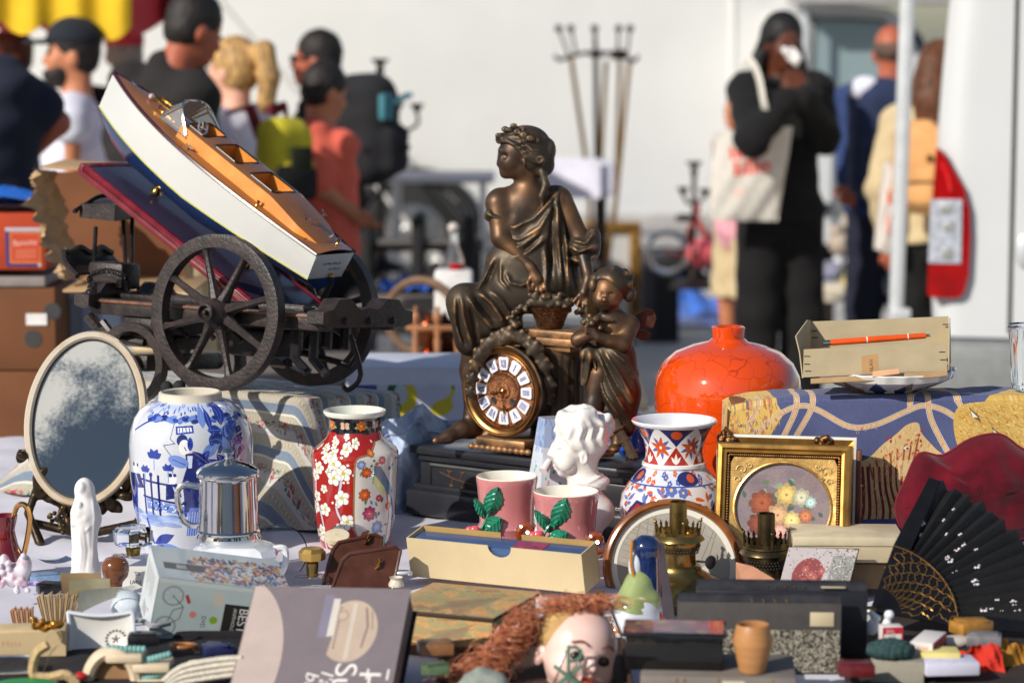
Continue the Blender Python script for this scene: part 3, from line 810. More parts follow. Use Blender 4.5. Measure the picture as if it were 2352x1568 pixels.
def sbag(name,label,cat,px,py,Y,w,hgt,d,m,rz,extra=None,h=.011):
 t=thing(name,label,cat,W(px,py,Y),rz)
 k=kk(py,Y);w,hgt,d=w*k/2,hgt*k/2,d*k/2
 s=SDF((-w-.06,-d-.08,-hgt-.06),(w+.06,d+.06,hgt+.06),h)
 s.box((0,0,0),(w,d,hgt),min(w,d)*.8,.02).box((0,-d*.8,-hgt*.35),(w*.72,d*.5,hgt*.45),d*.35,.015)
 s.wave(lambda X,Y_,Z:.005*np.sin(X*37+Z*21)*np.cos(Z*33+Y_*20))
 s.build('sack',m,t)
 return t,w,hgt,d
t,w_,h_,d_=sbag('backpack','yellow and black backpack on the blonde person','backpack',652,365,8.55,128,190,100,CL('yellow_nylon',S(205,190,50)),R_(42))
MB().box((0,-d_*1.38,-.02),(w_*.9,.012,h_*.9),.005).build('front_panel',CL('olive_panel',S(38,40,24)),t)
MB().box((-.02,-d_*1.25,-h_*.55),(w_*1.75,d_*.55,h_*.85),.03).build('lower_pocket',CL('black_nylon',S(24,24,24)),t)
for sg in(-1,1):MB().tube([(sg*w_*.6,d_*.7,h_*.5),(sg*w_*.8,d_*1.2,h_*1.25),(sg*w_*.9,d_*2.6,h_*1.1)],.022,6,flat=.4).build('strap',CL('red_strap',S(120,26,40)),t)
t,w_,h_,d_=sbag('backpack','large dark grey backpack on the man with sunglasses','backpack',838,298,9.6,135,255,150,CL('charcoal_nylon',S(34,34,38)),R_(68))
MB().tube([(-.05,-d_*.9,h_*.45),(.14,-d_*1.02,h_*.62)],.012,6).build('teal_tube',mat('teal_plastic',S(120,190,196),.5),t)
MB().box((-.06,-d_*.95,h_*.42),(.09,.03,.1),.01).build('teal_pocket',CL('teal_cloth',S(70,130,140)),t)
MB().tube([(-w_,-d_*.4,-h_*.35),(0,-d_*1.45,-h_*.3),(w_*1.3,-d_*.5,-h_*.32)],.012,6).build('strap',c_blk,t)
t,w_,h_,d_=sbag('backpack','navy blue backpack on the balding man','backpack',2016,318,10.25,135,280,130,CL('navy_nylon',S(38,50,82)),R_(8))
MB().box((-.0,-d_*1.32,-h_*.4),(w_*1.0,.03,h_*.7),.012).build('front_pocket',CL('slate_nylon',S(66,76,108)),t)
MB().box((0,-d_*1.42,-h_*.62),(w_*.55,.006,.012),.001).build('logo_patch',c_wht,t)
MB().ball((-.07,-d_*.5,h_*.82),(.07,.03,.05)).build('white_cap',c_wht,t)
t,w_,h_,d_=sbag('backpack','tan leather backpack between the pole and the red tail light','backpack',2105,385,9.3,112,215,90,mat('tan_leather',S(226,168,108),.5,var=.08,bump=.1),R_(-4))
MB().box((0,-d_*1.05,h_*.3),(w_*1.95,.03,h_*1.15),.012).build('flap',mat('tan_leather',None),t)
MB().box((0,-d_*1.3,-h_*.28),(w_*1.6,.008,.008),.002).ball((.04,-d_*1.3,h_*.22),.014).build('clasp',mat('brass_dark',S(90,66,40),.4,metal=.6),t)
def tote(label,pts,Y,img,strap=None):
 g=G(pts[0][0],pts[0][1],Y)
 t=thing('tote_bag',label,'tote bag',g.o)
 A,B_,C_,D_=[g.p(*p)for p in pts]
 def f(sgn):
  def fn(u,v):
   q=A.lerp(B_,u).lerp(D_.lerp(C_,u),v)
   bl=.05*math.sin(PI*u)**.6*(.25+.75*math.sin(PI*min(1,v*.9+.1))**.6)+.006*vnoise(u*5,v*4,1)
   return q+Vector((0,-sgn*bl,0))
  return fn
 MB().grid(f(1),24,24,uvf=lambda u,v:(u,1-v)).build('front_panel',mat_img('tote_print',img,.9,bump=.2,bscale=60)if img else c_bei,t)
 MB().grid(f(-1),16,16).build('back_panel',CL('calico',S(205,200,190)),t)
 if strap:MB().tube(smooth_path([g.p(*p)for p in strap],5),.017,6,flat=.35).build('handle',CL('calico',S(205,200,190)),t)
 return t
cv=Canvas(360,440,(214,208,198))
[cv.text('hello',78+i,140,92,(226,84,66),-.12).text('lille',98+i,222,108,(226,76,58),-.10,1.25)for i in(0,4,8)]
for i in range(3):cv.line([(110,285+i*18),(170,278+i*18)],5,(230,160,150))
cv.grain(.02)
tote('cream tote bag printed hello lille in coral on the woman in black',[(1638,305),(1822,290),(1786,508),(1628,506)],9.76,cv.image('tote_print'),[(1708,156,60),(1722,140,10),(1742,176,-30),(1756,245,-60),(1772,292,0)])
cv=Canvas(200,330,(206,198,190));cv.rect(60,100,120,150,(226,120,100));cv.rect(70,190,150,260,(224,170,160));cv.grain(.02)
tote('cream tote bag hanging beside the pale tent pole',[(2030,372),(2062,372),(2066,596),(2006,570)],9.5,cv.image('tote_print_small'))
g=G(1818,128,9.76)
s=SDF((-.09,-.06,-.08),(.09,.06,.08),.006)
s.ell((0,0,0),(.026,.02,.03),.01).ell((.018,-.01,-.018),(.02,.016,.024),.01).ell((-.02,-.005,.015),(.022,.02,.02),.01).wave(lambda X,Y_,Z:.004*np.sin(X*150+Z*110))
tag(s.build('tissue',mat('white_paper',S(232,228,226),.9),None,g.o),'crumpled white tissue held to the face of the woman in black','tissue')
#FAR STALLS
m_brass=mat('aged_brass',S(150,116,66),.35,metal=.9,var=.25,scale=30)
m_iron=mat('dark_iron',S(54,44,42),.5,metal=.6,var=.2)
YS=13.0
t=thing('coat_stand','tall brass coat stand with ball tipped prongs before the white lorry','coat stand',(W(1369,500,YS).x,YS,0))
def cs(px,py,d=0):return W(px,py,YS+d)-t.location
MB().tube([cs(1366,66),cs(1368,130),cs(1371,300),cs(1373,520),Vector((.0,0,.05))],[.01,.014,.016,.016,.018],8).build('stem',m_iron,t)
for(a,c,e,f,d)in((1311,130,1353,420,-.1),(1392,140,1376,440,.12),(1446,140,1414,470,-.05),(1424,140,1415,455,.1)):
 MB().tube([cs(a,c,d),cs((a+e)/2,(c+f)/2,d),cs(e,f,d*.5),Vector((rnd.uniform(-.04,.04),d*.4,.1))],.012,8).build('rod',m_brass,t)
for(a,e,d)in((1283,1306,-.1),(1311,1324,.05),(1366,1367,-.12),(1421,1419,.06),(1447,1440,-.08)):
 p=MB().tube([cs(a,68,d),cs((a+e)/2,95,d),cs(e,130,d)],.0075,6).ball(cs(a,66,d),.02).build('prong',m_iron,t)
MB().tube(smooth_path([cs(1274,128,-.05),cs(1286,138,-.06),cs(1312,130,-.08),cs(1345,122),cs(1369,124),cs(1400,122),cs(1430,128,-.06),cs(1455,140,-.05),cs(1466,128,-.05)],4),.011,6).ball(cs(1421,126,-.06),(.05,.04,.03)).ball(cs(1370,124),(.05,.05,.02)).build('hook_ring',m_iron,t)
MB().lathe([(.001,.08),(.05,.07),(.2,.03),(.22,.0)],20).build('base',m_iron,t)
def candelabra(label,cx,ytop,Y,ybase,arms,group=None):
 o=W(cx,ybase,Y);t=thing('candelabra',label,'candelabra',o);k=kk(ytop,Y)
 P=lambda x,y:((x-cx)*k,0,(ybase-y)*k)
 MB().tube([P(cx,ybase),P(cx,ytop+18)],.012,8).lathe([(.0,0),(.12,0.0),(.10,.02),(.02,.05),(.012,.1)],16).build('stem',m_iron,t)
 MB().lathe([(.008,0),(.02,.03),(.012,.05),(.04,.075),(.042,.08),(.0,.078)],14,P(cx,ytop+24)).build('candle_cup',m_iron,t)
 for(ax,ay,bx,by)in arms:
  MB().tube(smooth_path([P(cx,by),P((cx+ax)/2,by+12),P(ax,by-8),P(ax,ay+20)],5),.008,6).lathe([(.006,0),(.016,.02),(.03,.04),(.032,.045),(.0,.043)],12,P(ax,ay+22)).build('arm',m_iron,t)
candelabra('dark iron candelabra with curled arms behind the grey backpack',876,152,11.0,620,[(915,236,0,285),(960,238,0,292),(838,240,0,288)])
candelabra('small grey candelabra left of the tote bag',1592,384,12.2,660,[(1567,428,0,455),(1618,432,0,452)])
t=thing('folding_table','white folding table with thin metal legs in front of the lorry wheel','table',(W(1008,500,11.5).x,11.5,0))
k=kk(410,11.5);zt_=W(1008,412,11.5).z
MB().box((0,.2,zt_),(256*k,.6,13*k),.008).build('table_top',mat('white_laminate',S(205,205,208),.5),t)
for sx in(-1,1):
 for yy in(-.02,.42):MB().tube([(sx*100*k,yy,zt_),(sx*112*k,yy,0)],.014,6).build('leg',m_alu,t)
 MB().tube([(sx*108*k,-.02,zt_*.4),(sx*108*k,.42,zt_*.4)],.01,6).build('crossbar',m_alu,t)
t=thing('garden_bench','black slatted garden bench behind the cart wheel','bench',(W(960,600,10.6).x,10.6,0))
k=kk(560,10.6)
for i,(yy,dy)in enumerate(((548,0),(562,.12),(574,.24))):MB().box((0,dy,W(960,yy+6,10.6).z),(300*k,.1,.022),.004).build('slat',mat('weathered_slat',S(120,112,104)if False else S(104,100,98),.7,var=.25),t)
for sx in(-1,0,1):
 MB().box((sx*118*k,.12,W(960,640,10.6).z/2+.2),(.05,.4,W(960,570,10.6).z),.01).build('leg',m_black,t)
MB().box((0,.12,.35),(290*k,.35,.04),.005).build('lower_shelf',m_black,t)
m_tarp=mat('blue_tarpaulin',S(40,104,200),.35,var=.25,scale=5,bump=.5,bscale=14)
for i,(lb,xa,xb,ya,yb)in enumerate((('crumpled blue tarpaulin on the ground left of the pink shirt person',1490,1660,640,745),('small blue tarpaulin on the ground under the crockery pile',1870,1960,640,690),('blue tarpaulin strip on the ground behind the orange vase',1560,1760,700,752))):
 a=Wz((xa+xb)/2,(ya+yb)/2,.02);xl,xr_=Wz(xa,yb,0).x,Wz(xb,yb,0).x;y0,y1=Wz(1176,yb,0).y,Wz(1176,ya,0).y
 fn=lambda u,v:(xl+(xr_-xl)*(u+.06*vnoise(v*3,0,i))-a.x,y0+(y1-y0)*v-a.y,.015+.07*abs(vnoise(u*6,v*7,i))*math.sin(PI*u)*math.sin(PI*v)-a.z)
 tag(MB().grid(fn,30,30).build('tarpaulin',m_tarp,None,a),lb,'tarpaulin')
t=thing('framed_picture','gold framed picture standing on the ground behind the statue','picture',(W(1405,760,13.4).x,13.4,0))
k=kk(600,13.4);z0=0.05;z1=W(1405,512,13.4).z;hw=66*k
m_gold=mat('gilt',S(176,130,62),.3,metal=.75,var=.25,scale=30)
for(c_,sz)in(((0,0,z1-.025),(2*hw,.04,.06)),((0,0,z0),(2*hw,.04,.06)),((-hw+.03,0,(z0+z1)/2),(.06,.038,z1-z0-.05)),((hw-.03,0,(z0+z1)/2),(.06,.038,z1-z0-.05))):
 MB().box(c_,sz,.008).build('frame_rail',m_gold,t)
cv=Canvas(120,200,(200,200,196));
for i in range(60):cv.ell(rnd.uniform(0,120),rnd.uniform(60,200),rnd.uniform(5,18),rnd.uniform(3,12),(rnd.randint(150,210),rnd.randint(140,190),rnd.randint(130,180)),rnd.uniform(0,3),.5)
MB().grid(lambda u,v:(-hw+.05+u*(2*hw-.1),.0,z0+.03+v*(z1-z0-.08)),1,1).build('picture_sheet',mat_img('faded_picture',cv.image('faded_picture'),.4),t)
t=thing('speaker_box','dark speaker box standing right of the gold framed picture','speaker',(W(1518,720,13.0).x,13.0,0))
k=kk(650,13.0);zt_=W(1518,582,13).z
MB().box((0,.1,zt_/2),(84*k,.25,zt_),.01).build('cabinet',mat('speaker_grey',S(58,58,64),.7),t)
MB().box((12*k,-.03,zt_/2),(52*k,.012,zt_*.9),.004).build('grille',m_black,t)
t=thing('bicycle','small red bicycle with silver wheel left of the tote bag','bicycle',(W(1560,640,12.6).x,12.6,0))
k=kk(600,12.6)
def bp(px,py,d=0):return W(px,py,12.6+d)-t.location
MB().ring(bp(1532,580),46*k,.014,(0.2,1,0),28,6).build('wheel',m_steel,t)
MB().ring(bp(1650,590),46*k,.014,(0.2,1,0),28,6).build('wheel',m_steel,t)
MB().tube([bp(1532,580),bp(1572,590),bp(1596,492)],.016,6).tube([bp(1572,590),bp(1590,520)],.022,6).tube([bp(1650,590),bp(1598,500),bp(1604,470)],.016,6).build('frame',mat('red_enamel',S(176,28,34),.25,coat=.5),t)
MB().ball(bp(1572,500),(.05,.03,.02)).build('saddle',m_black,t)
tag(MB().ball((0,0,0),.075,16,12).build('ball',mat('pink_ball',S(226,96,104),.4),None,W(1612,582,12.3)),'pink toy ball resting against the red bicycle','ball')
tag(MB().grid(lambda u,v:(-.13+.26*u,.12*math.cos(u*PI)*.3,.19*v*(1 if u<.75 else 1)),10,4).box((.16,.1,.09),(.08,.2,.16),.02).build('folded_cloth',c_wht,None,W(1316,455,12)),'white folded cloth draped behind the statue shoulder','cloth')
t=thing('chair','dark wooden chair behind the statue with a white cloth over its back','chair',(W(1316,455,12).x,12.16,0));zc=W(1316,455,12).z
for sx in(-.15,.15):
 MB().tube([(sx,0,0),(sx,0,zc+.17)],.017,8).build('back_post',m_iron,t);MB().tube([(sx,.36,0),(sx,.36,.44)],.017,8).build('leg',m_iron,t)
MB().box((0,.18,.45),(.36,.40,.03),.006).build('seat',m_iron,t)
for zz in(.6,zc+.15):MB().box((0,0,zz),(.30,.02,.05),.005).build('back_rail',m_iron,t)
base=W(1945,662,13.3)
t=thing('low_table','low cream scalloped table carrying a pile of crockery','table',(base.x,13.3,0))
k=kk(640,13.3)
MB().box((0,0,base.z),(128*k,.3,.05),.01).lathe([(.001,0),(.05,0),(.06,.03)],12,(-.1,-.16,base.z-.05)).lathe([(.001,0),(.05,0),(.06,.03)],12,(.02,-.16,base.z-.05)).lathe([(.001,0),(.05,0),(.06,.03)],12,(.13,-.16,base.z-.05)).build('table_top',mat('cream_paint',S(206,196,178),.6),t)
for sx in(-1,1):MB().box((sx*45*k,0,base.z/2),(.05,.2,base.z),.005).build('leg',m_iron,t)
for i,(px,py,r,c_,nm,lb)in enumerate(((1905,620,20,(150,150,170),'blue_grey_box','blue grey box in the crockery pile'),(1932,560,30,(176,160,144),'plush_toy','grey brown plush toy on top of the crockery pile'),(1960,525,26,(186,168,150),'plush_toy','pale plush toy with ears at the top of the crockery pile'),(1985,610,22,(150,166,150),'green_tin','pale green tin in the crockery pile'),(1950,640,18,(206,186,120),'yellow_jug','pale yellow jug at the front of the crockery pile'),(1925,600,14,(222,222,226),'white_jug','white jug in the crockery pile'),(1985,640,14,(206,120,126),'pink_cup','pink cup at the right of the crockery pile'),(1963,590,16,(120,150,160),'teal_pot','teal pot in the middle of the crockery pile'))):
 rr=r*k;mm=MB()
 if 'plush' in nm:mm.ball((0,0,0),(rr,rr,rr*.9)).ball((-rr*.4,0,rr*.9),rr*.55).ball((-rr*.75,0,rr*1.3),rr*.2).ball((0,0,rr*1.35),rr*.2)
 elif 'box' in nm or 'tin' in nm:mm.box((0,0,0),(2*rr,rr,1.6*rr),rr*.15).box((0,0,rr*.85),(2.1*rr,rr*1.1,.2*rr),rr*.05)
 else:mm.lathe([(.001,-rr),(rr*.7,-rr),(rr,-.2*rr),(rr*.6,.6*rr),(rr*.75,rr),(rr*.6,.9*rr)],14).tube([(rr*.6,0,.6*rr),(rr*1.4,0,.5*rr),(rr*.9,0,-.4*rr)],rr*.12,6)
 tag(mm.build(nm,mat('ware_%d'%i,S(*c_),.5,var=.2,scale=20)),lb,nm.split('_')[-1]).location=W(px,py,13.0+.05*i)
tag(MB().grid(lambda u,v:(-6+12*u,17.8+2.0*v,.01),20,4).build('grass',mat('grass',S(70,96,40),.9,var=.4,scale=9)),'a','grass')
o=bpy.data.objects['grass'];del o['label'];del o['category'];o['kind']='stuff'
t=thing('back_table','dark trestle table behind the stall carrying copper wares and a white canister','table',(-.5,6.9,0))
MB().box((0,0,.64),(1.7,1.0,.03),.004).build('table_top',mat('dark_board',S(112,102,94),.7,var=.25,scale=9),t)
for sx in(-.75,.75):
 for sy in(-.4,.4):MB().box((sx,sy,.31),(.05,.05,.62),.004).build('leg',m_iron,t)
zt2=.657
def bt(px,Y):p=W(px,800,Y);return(p.x,Y,zt2)
k=kk(780,6.9)
m_cop=mat('copper',S(186,110,76),.22,metal=1,var=.15)
m_woodb=mat('turned_wood',S(166,112,74),.5,var=.15)
t=thing('wooden_rack','turned wooden gallery stand with finials holding copper pots','stand',bt(995,6.9))
for i,xx in enumerate((955,1005,1052)):
 MB().lathe([(.008,0),(.012,.02),(.008,.04),(.011,.09),(.007,.1),(.012,.12),(.006,.135),(.014,.15),(.012,.162),(.004,.172),(.008,.178),(.001,.186)],12,((xx-995)*k,0,0)).build('post',m_woodb,t)
MB().box((0,0,.125),(.15,.02,.014),.004).build('rail',m_woodb,t)
tag(MB().lathe([(.001,0),(.025,0),(.034,.02),(.03,.04),(.016,.05),(.03,.075),(.038,.1),(.03,.125),(.01,.135),(.012,.15),(.001,.155)],20).build('copper_pot',m_cop),'shiny copper pot inside the turned wooden stand','pot').location=bt(985,7.05)
tag(MB().lathe([(.001,0),(.03,.0),(.045,.05),(.05,.08),(.03,.12),(.012,.13),(.001,.15)],20).build('copper_kettle',mat('dark_copper',S(90,48,36),.2,metal=1)),'dark copper kettle behind the turned wooden stand','kettle').location=bt(1022,7.1)
tag(MB().lathe([(.001,0),(.018,0),(.022,.015),(.02,.03),(.008,.04)],16).build('brass_cup',mat('bright_brass',S(222,190,90),.2,metal=1)),'small bright brass cup among the copper pots','cup').location=Vector(bt(985,6.96))+Vector((0,0,.001))
tt=bt(968,7.25)
tag(MB().ring((0,0,.118),.105,.013,(.3,1,0),40,8).build('wooden_hoop',mat('hoop_wood',S(120,92,70),.6,var=.3)),'old brown wooden hoop leaning behind the copper wares','hoop').location=tt
t=thing('canister','white plastic canister with red cap behind the statue knee','canister',bt(1042,7.3))
MB().box((0,0,.125),(.11,.09,.25),.012).build('tank',mat('white_plastic',S(226,224,220),.4),t);MB().lathe([(.022,0),(.022,.018),(.001,.02)],12,(.01,0,.25)).build('cap',m_red,t)
t=thing('glass_bottle','clear glass bottle with white stopper behind the canister','bottle',bt(1042,7.5))
MB().lathe([(.001,0),(.042,0),(.044,.02),(.044,.2),(.03,.26),(.016,.3),(.014,.345),(.017,.35),(.013,.35),(.012,.3),(.026,.26),(.04,.2),(.04,.01),(.001,.008)],20).build('glass_body',glass('frosty_glass',(.9,.92,.93),.12),t)
MB().ball((0,0,.355),.017).build('stopper',mat('porcelain_cap',S(206,196,186),.4),t)
t=thing('dark_table','dark table with a blue cloth behind the cart','table',(W(960,700,8.8).x,8.8,0))
zz=W(960,690,8.8).z
MB().box((0,.1,zz),(.5,.5,.05),.01).build('table_top',mat('dark_board',None),t)
for sx in(-.22,.22):MB().box((sx,.1,zz/2),(.04,.4,zz),.004).build('leg',m_iron,t)
tag(MB().grid(lambda u,v:(-.12+.24*u,-.1+.25*v,.012+.03*abs(vnoise(u*4,v*5,2))),16,16).build('blue_cloth',mat('blue_cloth',S(50,100,190),.8),None,(W(950,700,8.8).x,8.85,zz+.02)),'crumpled blue cloth on the dark table behind the cart','cloth')
#BOXES AT THE LEFT
m_card=mat('brown_cardboard',S(120,76,48),.85,var=.15,scale=7)
m_kraft=mat('kraft_cardboard',S(176,142,102),.85,var=.1,scale=7)
YC=6.0
k=kk(750,YC)
xR=W(128,760,YC).x;z1=W(60,662,YC).z;z2=W(60,850,YC).z
def carton(label,x1,zlo,zhi,holes,w=.5):
 t=thing('cardboard_box',label,'box',(x1-w/2,YC+.15,zlo))
 MB().box((0,0,(zhi-zlo)/2),(w,.3,zhi-zlo),.004).build('box_body',m_card,t)
 for(hx_,hz_,r_)in holes:MB().lathe([(.001,0),(r_,0),(r_*1.05,-.002)],18,(w/2+(hx_-128)*k,-.1515,z1*0+(W(60,hz_,YC).z-zlo)),Matrix.Rotation(PI/2,3,'X')).build('hand_hole',mat('gap_dark',None),t)
 return t
t=carton('brown cardboard box with round holes and a label in the left stack',xR,z2,z1,[(76,778,.021),(122,715,.02)])
MB().box((.25-43*k,-.153,W(60,733,YC).z-z2),(.05,.002,.028),0).build('sticker',mat('white_paper',None),t)
carton('large brown cardboard box at the bottom of the left stack',xR+.005,0.0,z2-.003,[])
k=kk(560,YC)
t=thing('fruit_crate','orange fruit crate with white emblem on top of the left stack','crate',(W(105,560,YC).x-.25,YC+.15,z1+.003))
zc=W(50,492,YC).z-z1
MB().box((0,0,zc/2+.02),(.5,.3,zc-.04),.006).build('crate_body',mat('orange_print',S(186,66,30),.7,var=.08),t)
MB().box((0,0,.012),(.49,.29,.024),.003).build('crate_base',mat('crate_white',S(150,140,136),.8),t)
cv=Canvas(200,200,(196,84,30));cv.rect(0,0,200,200,(190,180,190));cv.rect(0,20,180,200,(60,50,110));cv.rect(22,22,200,185,(206,108,50));cv.rect(34,34,190,172,(196,66,30))
cv.text('Bonnita',42,95,44,(222,190,176),-.06);
for i in range(4):cv.line([(56,118+i*13),(170,112+i*13)],6,(206,120,90))
q=MB().grid(lambda u,v:(.25-92*k+u*82*k,-.1525,W(50,612,YC).z-z1-.003+v*90*k),1,1).build('emblem',mat_img('crate_emblem',cv.image('crate_emblem'),.7),t)
tag(MB().grid(lambda u,v:(-.2+.38*u,-.17+.3*v,.02+.03*vnoise(u*3,v*3)*.5),14,10).build('blue_sheet',m_tarp,None,(W(20,480,YC).x,YC+.15,z1+zc+.012)),'blue plastic sheet lying on the orange fruit crate','sheet')
t=thing('plastic_crate','grey plastic crate behind the mirror and cart','crate',(W(190,800,6.3).x,6.35,0))
zt_=W(190,642,6.3).z;k=kk(760,6.3)
m_crate=mat('blue_grey_plastic',S(150,166,184),.5,var=.06)
MB().box((0,0,zt_/2),(128*k,.3,zt_),.01).build('crate_body',m_crate,t)
for xx in(-60,-22,20,58):MB().box((xx*k,-.155,zt_/2),(9*k,.014,zt_),.003).build('rib',m_crate,t)
for zz in(.02,.3,.62):MB().box((0,-.157,zt_*zz/.64 if zz<.6 else zt_-.02),(130*k,.02,.03),.003).build('rim',m_crate,t)
MB().box((-30*k,-.152,zt_/2),(26*k,.004,zt_*.9),0).build('recess',mat('recess_navy',S(40,48,70),.7),t)
g=G(235,640,5.55)
t=thing('torn_cardboard_box','torn open cardboard box lying on its side behind the cart seat','box',g.o)
k=g.k
def tp(px,py,d=0):return g.p(px,py,d)
MB().add([tp(110,395,260),tp(430,395,260),tp(440,645,260),tp(180,640,260)],[(0,1,2,3)]).build('back_panel',m_card,t)
def torn(u,v):
 a=tp(78+100*max(0,v-.35)**1.2*1.2,388+255*v,-15);b2=tp(128+60*v,392+250*v,150)
 p=a.lerp(b2,u);n=.012*vnoise(v*9,u*4,3)+.006*vnoise(v*31,u*11)
 return p+Vector((n*(1-u*.6)-.004*(1-u),n,0))
MB().grid(torn,14,40).build('torn_side',mat('torn_cardboard',S(190,160,122),.9,var=.15,scale=20,bump=.4,bscale=40),t)
MB().box(tp(270,385,110),(300*k,300*k,.006),.001,Matrix.Rotation(.06,3,'Y')).build('top_panel',m_kraft,t)
MB().box(tp(320,652,100),(300*k,330*k,.006),.001).build('bottom_panel',m_kraft,t)
MB().add([tp(385,430,-20),tp(440,430,10),tp(445,640,10),tp(425,640,-20)],[(0,1,2,3)]).build('right_flap',m_kraft,t)
cv=Canvas(520,260,(196,200,214));cv.rect(0,0,520,45,(206,210,226));cv.rect(0,95,110,260,(60,84,140))
cv.ell(215,130,62,62,(30,92,52));cv.poly([(215,130),(255,66),(290,130),(262,196),(215,200)],(214,196,50));cv.ell(215,125,30,30,(190,200,205));cv.rect(165,175,262,198,(214,196,50));cv.rect(150,205,268,230,(40,80,120))
cv.poly([(340,168),(352,178),(392,180),(430,160),(452,118),(440,92),(432,130),(408,138),(380,150)],(206,190,44));cv.ell(398,165,48,24,(206,190,44),-.2);cv.poly([(436,110),(446,82),(456,112)],(120,150,50));cv.a[46:]=np.roll(cv.a[46:],(-52,26),(0,1));cv.grain(.012)
g=G(930,1010,5.25)
t=thing('banana_carton','pale printed fruit carton with banana picture behind the denim cloth','box',W(930,842,5.25)*Vector((1,1,0))+Vector((0,.12,TABLE)))
zc=W(930,842,5.25).z-TABLE;hw=135*g.k
MB().box((0,0,zc/2),(2*hw,.24,zc),.004).build('carton_body',mat('pale_carton',S(196,200,216),.7,var=.05),t)
MB().grid(lambda u,v:(-hw+2*hw*u,-.1225,v*zc*.97),1,1).build('printed_front',mat_img('carton_print',cv.image('carton_print'),.7),t)
#THE STALL
t=thing('stall_table','long trestle table of the flea market stall in the foreground','table',(0,4.3,0))
m_ply=mat('plywood',S(150,120,86),.7,var=.15,scale=12)
MB().box((0,0,TABLE-.02),(3.2,2.34,.024),.003).build('table_top',m_ply,t)
for sx in(-1.5,0,1.5):
 for sy in(-1.05,1.05):MB().box((sx,sy,(TABLE-.034)/2),(.05,.05,TABLE-.034),.004).build('leg',mat('pale_metal',(.4,.4,.4),.4,metal=.7),t)
m_sheet=mat('white_sheet',S(214,212,222),.9,var=.05,scale=6,bump=.25,bscale=14)
def shf(u,v):
 x,y=-1.62+3.24*u,-1.2+2.4*v
 z=TABLE-.004+.0045*max(0,vnoise(x*7,y*6,2))+.0022*math.sin(x*31+y*19+3*math.sin(y*5))*math.sin(y*13-x*4)**2
 if y<-1.17:z=TABLE-.35*(1-(y+1.2)/.03)
 return(x,y,z)
tag(MB().grid(shf,260,190).build('tablecloth',m_sheet,None,(0,4.3,0)),'white sheet spread over the stall table under the small wares','tablecloth')
#striped cloth on the box at the left
cv=Canvas(1400,700,(200,194,188))
def stripes(c,y0):
 c.rect(0,y0,1400,y0+9,(178,172,156));c.rect(0,y0+9,1400,y0+13,(200,196,184));c.rect(0,y0+13,1400,y0+21,(174,168,154))
for r in range(-1,9):
 y=r*84
 cv.rect(0,y+50,1400,y+68,(118,132,150));cv.rect(0,y+68,1400,y+72,(224,214,196));stripes(cv,y+28);stripes(cv,y+72)
 for x in range(0,1400,7):cv.ell(x,y+39,2.4,2.6,(168,152,120));cv.ell(x+3,y+83,2.4,2.6,(168,152,120))
 for x in range(20,1400,62):
  yy=y+8
  cv.line([(x-26,yy+5),(x-10,yy-3),(x+12,yy+6),(x+34,yy-1)],1.6,(110,140,122))
  for q in range(7):
   cv.leaf(x+rnd.uniform(-22,22),yy+rnd.uniform(-8,8),rnd.uniform(7,12),1.9,rnd.uniform(0,6.3),rnd.choice([(70,112,96),(104,140,130),(52,90,86)]))
  for q in range(10):cv.ell(x+rnd.uniform(-14,14),yy+rnd.uniform(-9,9),2.6,2.4,rnd.choice([(176,52,58),(196,82,80),(206,126,118),(150,40,52)]))
  for q in range(3):cv.ell(x+30+rnd.uniform(-9,9),yy+rnd.uniform(-6,6),2.0,2.0,(196,96,92))
cv.grain(.03)
m_stripe=mat_img('striped_brocade',cv.image('striped_brocade'),.85,bump=.3,bscale=400,var=.04,sheen=.2)
C=W(700,915,4.55);HB=C.z-TABLE
bx=thing('covered_box','box draped in striped floral cloth carrying the wooden cart','box',(C.x,C.y,TABLE),rad(-35))
MB().box((-.31,.142,HB/2-.012),(.60,.25,HB-.03),.004,Matrix.Rotation(rad(-4),3,'X')).build('box_body',m_card,bx)
LX,LY,RC=.64,.285,.03
def perim(s):
 """walk: back left -> front left -> near corner -> back right ; returns point, normal"""
 segs=[LY-RC,RC*PI/2,LX-2*RC,RC*PI/2,LY-RC]
 if s<segs[0]:return(-LX,LY-s),(-1,0)
 s-=segs[0]
 if s<segs[1]:
  g=s/RC;n=(-math.cos(g),-math.sin(g));return(-LX+RC+n[0]*RC,RC+n[1]*RC),n
 s-=segs[1]
 if s<segs[2]:return(-LX+RC+s,0),(0,-1)
 s-=segs[2]
 if s<segs[3]:
  g=s/RC;n=(math.sin(g),-math.cos(g));return(-RC+n[0]*RC,RC+n[1]*RC),n
 s-=segs[3]
 return(0,RC+s),(1,0)
PT=(LY-RC)*2+RC*PI+LX-2*RC
def topz(y):return HB-.075*y
def drape(u,v):
 s=u*PT;p,n=perim(s);zt_=topz(p[1])
 corner=math.exp(-((s-(PT-LY))/.10)**2);corner2=math.exp(-((s-LY)/.12)**2)
 dz=v*(zt_-.004)
 rr=.012
 if v<.06:q=v/.06*PI/2;off=-rr+rr*math.sin(q);dz=rr*(1-math.cos(q))*1.0
 else:
  vv=(v-.06)/.94;dz=rr+vv*(zt_-.004-rr)
  off=.035*vv**2+vv*(.012*math.sin(s*27+2*vv)+.008*math.sin(s*61+1))+corner*.085*vv**1.6+corner2*.10*vv**1.3
  off+=.012*math.sin(vv*9+s*14)*vv
  if abs(s-(PT-LY-.12))<.09:off-=.028*math.sin(PI*vv)*math.cos((s-(PT-LY-.12))/.09*PI/2)
 return(p[0]+n[0]*off,p[1]+n[1]*off,max(.004,zt_-dz))
